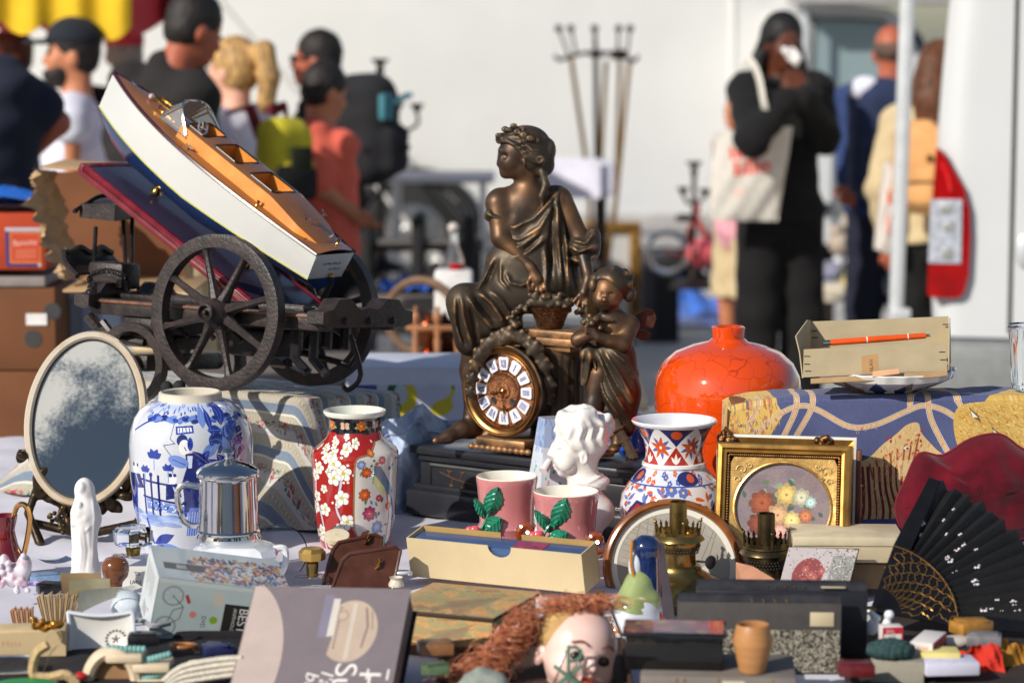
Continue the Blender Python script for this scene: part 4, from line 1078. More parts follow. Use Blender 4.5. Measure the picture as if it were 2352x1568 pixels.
def druv(u,v):
 s=u*PT;p,n=perim(s);w=max(0,-n[1]);dz=v*HB
 return((p[0]+1.0+(1-w)*dz*(1 if n[0]>0 else-1))/1.4,(.33+p[1]-w*dz)/.7)
m=MB().grid(drape,200,50,uvf=druv)
def topf(u,v):
 s=u*PT;p,n=perim(s);e=Vector((p[0]-n[0]*.012,p[1]-n[1]*.012,topz(p[1])));cx_=min(max(p[0],-LX+.05),-.05);c_=Vector((cx_,LY,topz(LY)))
 q=e.lerp(c_,v);q.z=topz(q.y)+.003*vnoise(q.x*20,q.y*16)*math.sin(PI*v);return q
m.grid(topf,200,10,uvf=lambda u,v:((topf(u,v).x+1.0)/1.4,(.33+topf(u,v).y)/.7))
cl=m.build('striped_cloth',m_stripe,None,bx.location,60,rz=rad(-35))
tag(cl,'striped brocade cloth with red flower bands draped over the box under the cart','cloth')
#wooden cart
m_dkw=mat('dark_stained_wood',S(60,48,44),.45,var=.35,scale=45,bump=.35,bscale=160,c2=S(34,29,29),c2amt=.52)
m_dki=mat('blackened_iron',S(44,40,40),.4,metal=.5,var=.3,scale=40)
c_n,c_f=W(500,718,4.44),W(722,716,4.70)
ct0=(c_n+c_f)/2
ct=thing('wooden_cart','dark wooden model cart with spoked wheels standing on the striped cloth','cart',ct0)
fx=Vector((math.cos(rad(35)),-math.sin(rad(35)),0));ax_=(c_f-c_n).normalized();fx=(fx-ax_*fx.dot(ax_)).normalized();up_=ax_.cross(fx);up_=up_ if up_.z>0 else-up_
def K(x,y,z):return fx*x+ax_*y+up_*z
RK=Matrix((fx,ax_,up_)).transposed()
half=(c_f-c_n).length/2
RW=180*kk(718,4.44)
def cart_wheel(y,name='wheel'):
 sgn=-1 if y<0 else 1
 R=RK@Matrix.Rotation(PI/2,3,'X');c_=K(0,y,0)
 w=MB().lathe([(RW*.83,-.011),(RW*.965,-.012),(RW*.975,-.008),(RW*.985,-.012),(RW,-.010),(RW,.012),(RW*.97,.013),(RW*.83,.012),(RW*.83,-.011)],56,c_,R).build(name,m_dkw,ct,ang=30)
 MB().lathe([(.001,.032),(.012,.032),(.016,.03),(.0175,.025),(.020,.022),(.026,.012),(.030,0),(.028,-.015),(.018,-.03),(.001,-.03)],24,c_,R).lathe([(.0105,.034),(.013,.040),(.016,.038),(.016,.030)],24,c_,R).lathe([(.001,.044),(.004,.042),(.005,.03)],12,c_,R).build('hub',m_dkw,w)
 for i in range(8):
  g=2*PI*i/8+.28
  d=fx*math.cos(g)+up_*math.sin(g)
  MB().tube([c_+d*.024,c_+d*.05,c_+d*.10,c_+d*(RW*.78),c_+d*(RW*.85)],[.012,.0075,.0062,.0072,.011],8,flat=1.15).build('spoke',m_dkw,w)
 for g in(2.35,.75,-.3,-1.9,3.9):
  d=fx*math.cos(g)+up_*math.sin(g)
  MB().box(c_+d*RW*.9-ax_*.0124,(.0012,.001,RW*.135),0,RK@Matrix.Rotation(PI/2-g,3,'Y')).build('felloe_joint',mat('gap_dark',None),w)
 return w
cart_wheel(-half);cart_wheel(half)
MB().tube([K(0,-half,0),K(0,half,0)],.011,10).box(K(0,0,.0),(.05,half*1.55,.04),.005,RK).build('axle',m_dkw,ct)
bw=.105
for yy in(-bw,-.035,.035,bw):
 MB().box(K(-.055,yy,-.006+(.008 if abs(yy)<.1 else 0)),(.52,.026 if abs(yy)>.1 else .060,.030 if abs(yy)>.1 else .012),.004,RK).build('bed_beam',m_dkw,ct)
MB().box(K(-.055,-bw-.0145,.004),(.52,.004,.005),.001,RK).build('beam_edge',mat('rubbed_wood',S(120,78,54),.5,var=.3,scale=60),ct)
for i,yy in enumerate((-.06,.0,.06)):MB().box(K(-.055,yy,.012),(.50,.012,.012),.003,RK).build('bed_batten',m_dkw,ct)
def bolster(x,wid,name='crossbar'):
 P=[(-wid,-.006),(-wid,.014),(-wid+.03,.018),(-wid+.048,.036),(-wid+.085,.038),(-wid+.105,.024),(-.028,.018),(0,.022),(.028,.018),(wid-.105,.024),(wid-.085,.038),(wid-.048,.036),(wid-.03,.018),(wid,.014),(wid,-.006),(wid-.03,-.013),(-wid+.03,-.013)]
 MB().prism(P,K(x-.017,0,.0),ax_,up_,fx*.034).build(name,m_dkw,ct,ang=25)
 for yy in(-wid+.068,0,wid-.068):MB().lathe([(.001,.004),(.006,.003),(.007,-.002)],10,K(x+.018,yy,-.002),RK@Matrix.Rotation(PI/2,3,'Y')).build('bolt',m_dki,ct)
bolster(.205,.145);bolster(-.315,.145)
MB().box(K(-.20,0,-.035),(.09,.22,.03),.006,RK).box(K(-.235,0,-.068),(.13,.09,.026),.008,RK).lathe([(.001,-.05),(.06,-.05),(.06,-.046),(.05,-.044),(.001,-.044)],24,K(-.22,0,0),RK).lathe([(.001,-.055),(.052,-.055),(.052,-.052),(.001,-.052)],24,K(-.22,0,0),RK).build('turntable',m_dkw,ct)
MB().box(K(-.25,-.08,-.062),(.13,.034,.026),.009,RK).box(K(-.175,-.085,-.064),(.04,.03,.03),.008,RK).build('draw_bar',mat('rubbed_brown_wood',S(74,52,42),.5,var=.3,scale=40),ct)
MB().tube([K(-.335,-.10,-.026),K(-.315,-.09,-.05)],.011,8).build('pole_socket',m_dkw,ct)
MB().tube([K(-.30,-.10,-.035),K(-.27,-.10,-.062),K(-.2,-.1,-.068)],.007,6).build('brace',m_dki,ct)
R=RK@Matrix.Rotation(PI/2,3,'X')
for yy in(-.12,.12):
 MB().lathe([(.06,-.009),(.075,-.01),(.076,.01),(.06,.009),(.06,-.009)],32,K(-.21,yy,-.107),R).lathe([(.001,.02),(.016,.018),(.016,-.018),(.001,-.02)],14,K(-.21,yy,-.107),R).build('small_wheel',m_dkw,ct)
MB().box(K(-.20,0,-.105),(.03,.22,.03),.004,RK).build('fore_axle',m_dkw,ct)
for i in range(4):MB().tube([K(-.17+i*.06,-.11,-.005),K(-.17+i*.06,-.115,-.035),K(-.155+i*.06,-.11,-.05)],.006,6).build('underside_hook',m_dki,ct)
for xx in(.10,.14):
 MB().tube([K(xx,-.05,0),K(xx,-.05,-.075),K(xx+.03,-.05,-.1)],.009,6).build('brake_lever',m_dki,ct)
 MB().tube([K(xx,.05,0),K(xx,.05,-.06)],.01,6).build('brake_rod',m_dki,ct)
MB().tube(smooth_path([K(.17,.02,-.03),K(.19,.03,-.10),K(.165,.03,-.13),K(.15,.03,-.12)],4),.005,6).build('hook',m_dki,ct)
MB().tube([K(-.1,.1,-.06),K(.12,.1,-.09),K(.16,.06,-.07)],.006,6).box(K(.0,.0,-.055),(.10,.10,.05),.006,RK).build('brake_gear',m_dki,ct)
gk=lambda px,py,d:W(px,py,ct0.y+d)-ct0
S0,S1,S2,S3=gk(182,500,.21),gk(262,508,.16),gk(352,498,.33),gk(270,480,.38)
th=.031
MB().add([S0,S1,S2,S3,S0+up_*th*.85,S1+up_*th,S2+up_*th,S3+up_*th],[(0,3,2,1),(4,5,6,7),(0,1,5,4),(1,2,6,5),(2,3,7,6),(3,0,4,7)]).build('seat_block',m_dkw,ct,ang=20)
MB().tube(smooth_path([S0+up_*.012-fx*.008,gk(172,484,.2),gk(196,470,.22),gk(226,452,.26),gk(262,447,.3),gk(288,440,.32)],5),.0042,8).build('seat_rail',m_dki,ct)
for(a,c,e,f,d1,d2)in((220,522,214,640,.19,.13),(283,505,290,652,.24,.15),(304,500,302,618,.24,.14),(291,440,283,485,.3,.3)):
 MB().tube([gk(a,c,d1),gk(e,f,d2)],.0042,8).build('seat_rod',m_dki,ct)
MB().tube([gk(302,618,.14),gk(288,660,.11)],.0048,8).tube([gk(302,618,.14),gk(318,662,.15)],.0048,8).ball(gk(302,616,.14),.0065).build('rod_fork',m_dki,ct)
MB().ball(gk(355,520,.26),(.012,.006,.016)).build('seat_ring',m_dki,ct)
def foot(u,v):
 px=146+(255-146)*u;dip=576+6*math.sin(u*14)+(28 if u>.92 else 0)*0
 top=gk(px,dip-2,.12+.12*u);bot=gk(178+110*u,634-18*u,.08+.18*u)
 p=top.lerp(bot,v);return p+fx*(-.012*math.sin(PI*v))
MB().grid(foot,20,8).grid(lambda u,v:foot(u,v)+up_*.004+ax_*.006,20,8,flip=True).build('foot_board',m_dkw,ct)
MB().tube([foot(u/20,0)+ax_*.003 for u in range(21)],.006,6).tube([foot(0,v/8)for v in range(9)],.006,6).build('board_rim',m_dkw,ct)
MB().box(gk(262,632,.13),(.085,.06,.05),.01,RK).build('tool_box',m_dkw,ct)
ch=smooth_path([gk(208,668,.05),gk(206,640,.07),gk(218,628,.06),gk(248,622,.06),(gk(282,632,.06)),gk(292,648,.07),gk(294,668,.08)],6)
mm=MB()
for i in range(0,len(ch)-1,1):mm.ring(ch[i],.0048,.0013,(ch[i+1]-ch[i]).cross(Vector((0,0,1)if i%2 else(1,.3,.2))),8,5)
o=mm.build('chain',m_dki,ct);o['kind']='stuff'
#model speedboat on its plank
O_=Vector((-.31877596,4.5441209,1.18892562));a_=Vector((-.67442131,.54958819,.49306056));n_=Vector((.42802464,-.25311616,.86759847));w_=Vector((.60162347,.79616897,-.06453035))
a2=(a_-w_*.075).normalized();w_=(w_+a_*.075).normalized();a_=a2
bt_=thing('model_boat','model speedboat with white and blue hull leaning on the cart','boat',O_)
def B(t,s,h):return a_*t+w_*s+n_*h
L_=.625
def bm_(t):x=t/L_;return max(.0008,(.0555+.019*math.sin(min(1,x/.45)*PI/2))*(1-max(0,(x-.45)/.55)**2.3))
def sheer(t):return .012*(t/L_)**2
def Hh(t):x=t/L_;return .051+.024*min(1,x/.5)-.002*x
def kd(t):
 x=t/L_;e=max(0,(x-.80)/.20)
 return(.026+.026*min(1,x/.45))*(1-e**2.2)
def sec(t,q):
 b_,s_,H_,k_=bm_(t),sheer(t),Hh(t),kd(t)
 if q<=1:return b_*(1-.10*q**1.5),s_-H_*q
 y=q-1;return b_*.90*(1-y)**.75,s_-H_-k_*y**.8
QS=[0,.25,.5,.75,1.0];QB=[1.0,1.2,1.45,1.7,1.9,2.0]
NT=50
def hull(Q,sg):
 def fn(u,v):
  t=L_*(1-(1-u)**1.0);i=v*(len(Q)-1);j=min(int(i),len(Q)-2);q=Q[j]+(Q[j+1]-Q[j])*(i-j)
  s_,h_=sec(t,q);return B(t,sg*s_,h_)
 return fn
m=MB()
for sg in(-1,1):m.grid(hull(QS,sg),NT,len(QS)-1)
tr=[B(0,-sec(0,q)[0],sec(0,q)[1])for q in QS];tr2=[B(0,sec(0,q)[0],sec(0,q)[1])for q in QS]
m.add(tr+tr2,[(i,i+1,len(QS)+i+1,len(QS)+i)for i in range(len(QS)-1)])
m_hw=mat('hull_white',S(204,204,200),.18,scale=5,var=.035,coat=.6);m_hb=mat('hull_blue',S(22,52,98),.2,var=.08,coat=.6)
m.build('hull',m_hw,bt_)
m=MB()
for sg in(-1,1):m.grid(hull(QB,sg),NT,len(QB)-1)
tr=[B(0,-sec(0,q)[0],sec(0,q)[1])for q in QB];tr2=[B(0,sec(0,q)[0],sec(0,q)[1])for q in QB]
m.add(tr+tr2,[(i,i+1,len(QB)+i+1,len(QB)+i)for i in range(len(QB)-1)])
m.build('hull_bottom',m_hb,bt_)
for sg in(-1,1):
 MB().tube([B(L_*i/40,sg*sec(L_*i/40,1)[0]*1.005,sec(L_*i/40,1)[1])for i in range(41)],.0016,5).build('waterline',mat('yellow_line',S(196,190,92),.4),bt_)
 MB().tube([B(L_*i/40,sg*(bm_(L_*i/40)+.0005),sheer(L_*i/40)+.001)for i in range(41)],.0035,6).build('rail',mat('maroon_rail',S(70,22,34),.25,coat=.5),bt_)
m_deck=mat('varnished_deck',S(150,96,54),.22,var=.14,scale=14,coat=.5,stretch=(1,1,1))
m_strip=mat('honey_wood',S(224,142,62),.25,var=.14,scale=25,coat=.5)
def cam_h(s,t):b_=bm_(t);return sheer(t)+.002+.007*(1-(s/b_)**2)*min(1,b_/.05)
MB().grid(lambda u,v:B(L_*u,(2*v-1)*bm_(L_*u)*.985,cam_h((2*v-1)*bm_(L_*u)*.985,L_*u)),50,12).build('deck',m_deck,bt_)
TH_=.027
def tw(t):return .046*min(1,max(.1,(t+.02)/.09))**.6
def thh(t):return .004+TH_*min(1,max(0,(t-.02)/.13))**.7
t0,t1=.022,.395
wells=[(.155,.222),(.255,.318),(.346,.392)]
def top(t,s):return B(t,s,sheer(t)+thh(t)+.004*(1-(s/tw(t))**2))
m=MB();s_in=.033
edges=[t0]+[x for w0 in wells for x in w0]+[t1]
for i in range(len(edges)-1):
 ta,tb=edges[i],edges[i+1];iswell=(ta,tb)in wells
 for(sa,sb)in((-1,-.72),(-.72,.72),(.72,1)):
  if iswell and sa==-.72:continue
  m.grid(lambda u,v,ta=ta,tb=tb,sa=sa,sb=sb:top(ta+(tb-ta)*u,tw(ta+(tb-ta)*u)*(sa+(sb-sa)*v)),8,5)
m.build('cabin_top',m_deck,bt_)
for sg in(-1,1):
 MB().grid(lambda u,v:B(t0+(t1-t0)*u,sg*(tw(t0+(t1-t0)*u)+(.004)*(1-v)),sheer(t0+(t1-t0)*u)+thh(t0+(t1-t0)*u)*v),40,2).build('cabin_side',m_strip,bt_)
m_trim=mat('black_trim',(.012,.012,.013),.3)
for(ta,tb)in wells:
 q=[(ta,-.72),(tb,-.72),(tb,.72),(ta,.72)]
 P=[top(x,tw(x)*y)for x,y in q];Dn=[p-n_*.03 for p in P]
 r=MB().add(P+Dn,[(0,1,5,4),(1,2,6,5),(2,3,7,6),(3,0,4,7)]).build('cockpit_wall',m_strip,bt_,smooth=False)
 MB().add(Dn,[(0,1,2,3)]).build('cockpit_floor',mat('cockpit_dark',S(34,17,12),.6),bt_)
 path=[];
 for(x,y)in((ta+.006,-.72),(tb-.006,-.72),(tb,-.6),(tb,.6),(tb-.006,.72),(ta+.006,.72),(ta,.6),(ta,-.6)):path.append(top(x,tw(x)*y)+n_*.001)
 MB().tube(path,.0017,6,True).build('coaming',m_trim,bt_)
 MB().box(top((ta+tb)/2-.012,0)-n_*.02,(.012,.05,.014),.004,Matrix((a_,w_,n_)).transposed()).build('bench_seat',mat('bench_leather',S(96,54,30),.5),bt_)
m_chr=mat('nickel',S(214,208,190),.12,metal=1,var=.05);m_bras=mat('polished_brass',S(186,138,66),.18,metal=1,var=.12,scale=60)
wsb=[(.372,-.050),(.450,-.040),(.478,0),(.450,.040),(.372,.050)]
bs=[B(x,y,sheer(x)+(.004 if i in(0,4)else .012)+(.012 if i in(0,4)else 0))for i,(x,y)in enumerate(wsb)]
tp_=[B(.374,-.05,.026),B(.418,-.036,.062),B(.432,0,.066),B(.418,.036,.062),B(.374,.05,.026)]
ws_=MB().tube(smooth_path(tp_,5),.0022,6).tube(bs,.0022,6).tube([bs[1],tp_[1]],.0025,6).tube([bs[3],tp_[3]],.002,6).tube([bs[2],tp_[2]],.0014,6).build('windscreen_frame',m_chr,bt_)
MB().add(bs+tp_,[(0,1,6,5),(1,2,7,6),(2,3,8,7),(3,4,9,8)]).build('pane',mat('screen_glass',(.9,.92,.92),.05,alpha=.22,var=.0,rvar=0,coat=1),ws_,smooth=False)
c_=B(.366,-.022,.046);axw=(a_*-.8+n_*.5).normalized()
sw=MB().ring(c_,.0125,.0019,axw,24,6).build('steering_wheel',mat('pale_blue_metal',S(150,170,190),.2,metal=.7),bt_)
xx_=w_;yy_=axw.cross(w_)
for g in(PI/2,PI/2+2.1,PI/2-2.1):MB().tube([c_,c_+(xx_*math.cos(g)+yy_*math.sin(g))*.012],.0012,5).build('wheel_spoke',m_chr,sw)
MB().tube([c_,c_-axw*.03],.002,5).build('steering_column',m_chr,sw)
def cleat(t,s,ang=0.):
 h=cam_h(s,t)+(thh(t)if abs(s)<tw(t)and t0<t<t1 else 0);c=B(t,s,h);d=a_*math.cos(ang)+w_*math.sin(ang)
 MB().tube([c,c+n_*.006],.0022,6).tube([c+n_*.008-d*.012,c+n_*.006-d*.006,c+n_*.0062,c+n_*.006+d*.006,c+n_*.008+d*.012],[.0008,.0019,.0022,.0019,.0008],6).build('cleat',m_chr,bt_)
cleat(.572,.0,.3);cleat(.35,-.058,.1);cleat(.075,-.022,.4);cleat(.083,.036,.4);cleat(.026,.0,1.2)
c=B(.52,.0,cam_h(0,.52));MB().ball(c+n_*.006,(.006,.009,.006)).build('bow_lamp',mat('red_cream_lamp',S(220,190,180),.2,var=.3,scale=80),bt_)
for s_ in(-.010,.012):
 c=B(.485,s_,cam_h(0,.48));MB().tube([c+n_*.012+a_*.016,c+n_*.012+a_*.008,c+n_*.012,c+n_*.012-a_*.03],[.0062,.004,.0035,.0022],8).tube([c,c+n_*.012],.0018,6).tube([c-a_*.02,c-a_*.02+n_*.012],.0018,6).build('horn',m_bras,bt_)
for(x,y)in((.16,-.058),(.02,.022)):
 c=B(x,y,cam_h(y,x));MB().lathe([(.004,0),(.0025,.003),(.0022,.007),(.0042,.010),(.001,.011)],10,c,Matrix((a_,w_,n_)).transposed()).build('bollard',m_bras,bt_)
MB().tube([B(.045,-.045,cam_h(.045,.045)+.0008),B(.045,.045,cam_h(.045,.045)+.0008)],.001,4).build('hatch_seam',m_trim,bt_)
MB().ball(B(-.004,.012,-.046),.0055).build('drain_plug',m_bras,bt_)
wl=MB()
for(y0_,xs,n_l)in((-.022,-.024,11),(-.034,.0,6)):
 pts=[B(-.0008,xs+i*.0028,y0_+(.004 if i%2 else 0)*(1 if i%3 else .4))for i in range(n_l*2)]
 wl.tube(pts[:len(pts)-(3 if n_l>8 else 0)],.0006,4)
o=wl.build('transom_lettering',mat('ink_blue',S(70,120,150),.5),bt_)
hp=-.13
m_plk=mat('purple_lacquer',S(52,44,62),.3,var=.15,scale=10,coat=.3);m_mar=mat('maroon_lacquer',S(112,24,36),.25,var=.25,scale=30,coat=.4)
Rb=Matrix((a_,w_,n_)).transposed()
MB().box(B(.262,-.008,hp-.007),(.515,.165,.012),.002,Rb).build('base_plank',m_plk,bt_)
for sg in(-1,1):
 MB().tube([B(.0,-.008+sg*.086,hp-.006),B(.524,-.008+sg*.086,hp-.006)],.0075,8).box(B(.262,-.008+sg*.096,hp-.013),(.53,.010,.010),.002,Rb).build('plank_moulding',m_mar,bt_)
for x in(.527,-.003):MB().box(B(x,-.008,hp-.009),(.012,.19,.018),.003,Rb).build('plank_end',m_mar,bt_)
for x in(.415,.16):
 MB().lathe([(.006,0),(.012,.004),(.007,.010),(.007,.016),(.012,.020),(.0125,.026),(.007,.030),(.0055,.035),(.0055,.066)],14,B(x,-.008,hp),Rb).build('pillar',m_bras,bt_)
#figural mantel clock
k=kk(1030,4.557)
CB=W(1283,1030,4.557);CB=Vector((CB.x,CB.y,TABLE))
ck=thing('mantel_clock','bronze figural mantel clock with seated woman and winged child on black base','clock',CB)
R35=Matrix.Rotation(rad(-35),3,'Z')
def q35(x,y,z):return R35@Vector((x,y,z))
HT=W(945,1018,4.62).z-TABLE
m_slate=mat('black_marble',S(40,41,46),.3,var=.25,scale=8,coat=.25,bump=.06,bscale=40,c2=S(58,58,62),c2amt=.35)
bl=.50
MB().box(q35(0,0,HT-.008),(bl+.012,.235,.016),.005,R35).box(q35(0,0,HT-.022),(bl-.006,.215,.014),.003,R35).build('base_slab',m_slate,ck)
MB().box(q35(0,0,HT*.53),(bl-.02,.205,HT-.07),.003,R35).build('base_block',m_slate,ck)
MB().box(q35(0,0,.024),(bl+.022,.245,.048),.006,R35).box(q35(0,0,.052),(bl+.0,.225,.012),.004,R35).build('base_plinth',m_slate,ck)
for sx in(-1,):
 zc,hz_,x0_,x1_=HT*.53,.026,-bl/2+.035,-.02
 P=[q35(x0_,-.1035,zc-hz_),q35(x1_,-.1035,zc-hz_),q35(x1_,-.1035,zc+hz_),q35(x0_,-.1035,zc+hz_)]
 MB().tube(P,.0035,6,True).build('panel_moulding',mat('grey_marble',S(72,72,72),.4),ck)
 y_=-.1032
 sp=smooth_path([q35(-.195,y_,zc+.014),q35(-.16,y_,zc+.004),q35(-.125,y_,zc-.001),q35(-.06,y_,zc-.008)],5)
 mm=MB().tube(sp,.0007,4)
 for(u0,u1,w0,w1)in((-.175,.008,-.172,.016),(-.15,.002,-.143,.016),(-.165,.006,-.168,-.010),(-.14,0,-.141,-.012)):
  mm.tube([q35(u0,y_,zc+u1),q35(w0,y_,zc+w1)],.0006,4)
  for e in(-1,0,1):mm.ball(q35(w0+.003*e,y_,zc+w1+.002*abs(e)),.0014,6,4)
 mm.build('engraved_sprig',mat('gilt_line',S(160,112,78),.4,metal=.5),ck)
m_brz=mat('bronze_patina',S(78,68,56),.5,metal=.6,var=.35,scale=16,wear=(S(172,128,86),.525,.07),bump=.05,bscale=200)
m_brz2=mat('bronze_skin',S(130,95,66),.47,metal=.72,scale=15,wear=(S(178,128,84),.53,.07),c2=S(58,54,52),c2amt=.5,bump=.08,bscale=90)
m_gil=mat('ormolu',S(150,108,64),.32,metal=.95,var=.2,scale=50)
def Q(px,py,d=0):return tuple(W(px,py,4.557+d*k)-CB)
def r_(*x):return tuple(v*k for v in x)if len(x)>1 else x[0]*k
zb_=HT
lo=(Q(990,700)[0]-.01,-.13,zb_-.003);hi=(Q(1400,700)[0],.12,Q(1200,285)[2]+.012)
s=SDF(lo,hi,.0024)
s.ell(Q(1202,340,22),r_(50,44,48),.01).ell(Q(1174,366,16),r_(29,30,40),.015)
s.cap(Q(1150,350,13),Q(1146,377,13),r_(4),r_(6.5),r_(6)).ell(Q(1160,399,15),r_(12,12,10),.006).cap(Q(1165,395,10),Q(1195,388,2),r_(13),r_(12),.008)
s.ell(Q(1152,387,14),r_(7,9,4),.002).ell(Q(1153,393,14),r_(6,8,3.5),.002).ell(Q(1154,344,12),r_(10,16,5),.004).ell(Q(1170,375,0),r_(15,15,15),.01)
s.ell(Q(1157,359,-8),r_(9,9,6),.004,None,True).ell(Q(1160,359,0),r_(6,6,3.4),.003).ell(Q(1205,372,-18),r_(6,5,11),.003)
s.cap(Q(1210,450,22),Q(1216,400,22),r_(29),r_(25),.02)
s.cap(Q(1150,458,22),Q(1278,452,26),r_(27),r_(27),.02).ell(Q(1210,490,22),r_(66,42,48),.02).ell(Q(1180,515,2),r_(24,24,22),.01).ell(Q(1255,515,2),r_(24,24,22),.01).ell(Q(1215,600,20),r_(60,40,70),.02)
s.cap(Q(1142,468,14),Q(1152,545,-8),r_(27),r_(22.5),.012).cap(Q(1152,545,-8),Q(1217,612,-34),r_(23),r_(12.5),.01)
s.cap(Q(1219,615,-34),Q(1234,642,-40),r_(13),r_(15),.006)
for(a,c,e,f)in((1226,645,1222,672),(1234,650,1234,680),(1242,650,1246,680),(1249,646,1256,672)):s.chain([Q(a,c,-42),Q((a+e)/2,(c+f)/2+2,-50),Q(e,f,-47)],[r_(5),r_(4.5),r_(3.6)],.0015)
s.chain([Q(1222,630,-42),Q(1212,650,-50),Q(1216,666,-52)],[r_(5.5),r_(5),r_(4)],.002)
s.cap(Q(1290,462,22),Q(1333,550,6),r_(26),r_(22),.012).cap(Q(1333,552,6),Q(1352,640,-45),r_(21),r_(12),.01).cap(Q(1352,640,-45),Q(1342,672,-60),r_(13),r_(13),.006)
for(a,c,e,f)in((1333,675,1318,692),(1338,680,1326,702),(1345,682,1338,706),(1351,678,1348,700)):s.cap(Q(a,c,-62),Q(e,f,-70),r_(5),r_(4),.002)
s.cap(Q(1082,770,-18),Q(1083,850,-4),r_(22),r_(26),.01).cap(Q(1083,850,-4),Q(1082,960,-8),r_(26),r_(14),.01)
s.chain([Q(1088,985,-2),Q(1060,985,-26),Q(1030,1003,-48),Q(1000,1012,-64)],[r_(21),r_(18),r_(13),r_(8)],.012).cap(Q(1083,950,-6),Q(1080,985,-10),r_(16),r_(20),.01)
s.cap(Q(1140,975,0),Q(1108,1014,-14),r_(15),r_(9),.01)
s.half((0,0,zb_-.0005),(0,0,-1))
s.build('seated_woman',m_brz2,ck)
s=SDF((Q(1130,340)[0],-.06,Q(1200,480)[2]),(Q(1285,340)[0],.09,hi[2]),.0021)
s.ell(Q(1208,332,22),r_(56,50,44),.006).ell(Q(1222,360,22),r_(44,48,40),.01).ell(Q(1178,325,20),r_(36,40,22),.008).ell(Q(1150,318,18),r_(12,18,12),.006)
s.ell(Q(1166,372,10),r_(40,62,44),.008,None,True)
s.ell(Q(1262,345,20),r_(15,26,26),.004).ell(Q(1258,378,18),r_(16,24,22),.006).ell(Q(1240,392,14),r_(20,22,16),.01)
s.ring=None
s.chain([Q(1246,395,-8),Q(1254,425,-14),Q(1244,450,-22),Q(1246,478,-22)],[r_(9),r_(9),r_(7),r_(3)],.004)
for i in range(5):s.fold([Q(1160+i*9,322+i*9,0),Q(1180+i*9,330+i*9,0),Q(1200+i*6,326+i*11,0),Q(1222+i*4,342+i*8,0),Q(1246,345+i*9,0)],r_(3.4),.0036,ymax=.03)
for i in range(4):s.fold([Q(1166+i*12,316+i*6,0),Q(1188+i*9,322+i*9,0),Q(1212+i*6,333+i*9,0)],r_(2.4),-.0028,ymax=.03)
for(px,py,d,rr)in((1146,312,2,9),(1160,297,0,9),(1172,299,-6,8),(1188,303,-18,10),(1203,310,-24,11),(1218,318,-26,11),(1206,322,-26,8),(1230,322,-20,9),(1198,298,-10,9),(1180,290,4,9)):s.ell(Q(px,py,d),r_(rr,rr,rr*.8),.002).ell(Q(px,py,d-rr),r_(3.4),.001,None,True)
s.ell(Q(1241,367,-24),r_(11,9,11),.002).ell(Q(1241,367,-34),r_(6,7,6),.001,None,True)
s.build('hair_and_wreath',m_brz,ck)
s=SDF(lo,hi,.0025)
s.ell(Q(1222,540,20),r_(76,46,66),.02).ell(Q(1252,505,16),r_(44,38,50),.015).cap(Q(1268,455,16),Q(1240,540,4),r_(24),r_(34),.015).ell(Q(1215,640,14),r_(104,58,52),.03).ell(Q(1190,600,12),r_(74,50,52),.02)
s.ell(Q(1258,516,0),r_(28,26,26),.01).ell(Q(1185,530,0),r_(26,24,20),.01)
s.ell(Q(1168,470,-2),r_(52,60,42),.012,None,True)
s.cap(Q(1170,535,0),Q(1282,445,14),r_(13),r_(13),.01)
s.cap(Q(1230,672,2),Q(1068,694,-36),r_(46),r_(36),.02).cap(Q(1066,692,-38),Q(1076,785,-26),r_(38),r_(31),.02).ell(Q(1120,735,-14),r_(62,42,48),.02).cap(Q(1120,720,-10),Q(1180,745,8),r_(34),r_(22),.02)
s.cap(Q(1082,780,-18),Q(1092,806,-10),r_(30),r_(20),.01)
s.cap(Q(1290,560,30),Q(1306,672,14),r_(34),r_(30),.02).cap(Q(1262,640,10),Q(1250,690,0),r_(30),r_(30),.02)
s.ell(Q(1140,496,10),r_(29,30,17),.006).ell(Q(1125,492,-6),r_(12,12,13),.003)
s.ell(Q(1336,572,4),r_(43,36,37),.01).ell(Q(1362,545,8),r_(18,26,26),.01)
for(P_,w__,am)in(([(1284,440),(1225,500),(1180,520),(1160,512)],5,.006),([(1284,448),(1240,520),(1195,548),(1160,545)],4.5,.005),([(1240,530),(1200,560),(1176,570)],4,.005),([(1252,545),(1215,575),(1180,588)],4,.005),([(1250,530),(1225,552),(1190,590)],3.5,-.004),([(1280,445),(1283,560),(1292,660)],5,.006),([(1273,450),(1262,560),(1268,650)],4,-.006),([(1295,500),(1302,600),(1308,668)],4.5,.006),([(1300,470),(1314,600),(1322,668)],4,-.005),([(1250,560),(1255,620),(1250,670)],4.5,.005),([(1133,590),(1110,640),(1095,660)],4,.005),([(1145,592),(1126,640),(1112,662)],3.5,-.004),([(1160,620),(1172,645),(1200,650),(1216,640)],5,.006),([(1150,600),(1150,640),(1170,660)],4,.005),([(1100,662),(1130,690),(1150,720),(1160,745)],5,.007),([(1125,660),(1150,680),(1172,715),(1180,735)],5,.006),([(1075,670),(1095,705),(1130,745),(1150,750)],5.5,.007),([(1088,668),(1112,700),(1140,735)],4,-.005),([(1060,668),(1066,720),(1085,790)],5,.006),([(1046,670),(1045,730),(1062,790)],5,.005),([(1054,680),(1056,740),(1072,792)],3.5,-.005),([(1080,690),(1090,740),(1096,790)],4,-.006),([(1300,560),(1330,575),(1372,560)],4.5,.006),([(1300,580),(1335,592),(1376,572)],4,-.005),([(1302,592),(1338,600),(1374,585)],4.5,.006),([(1310,548),(1345,556),(1366,530)],4,.006),([(1118,488),(1140,500),(1160,498)],3,.004),([(1122,498),(1142,506),(1162,505)],2.5,-.003)):
 s.fold([Q(a,c,0)for a,c in P_],r_(w__),am,ymax=.035)
s.half((0,0,zb_-.0005),(0,0,-1))
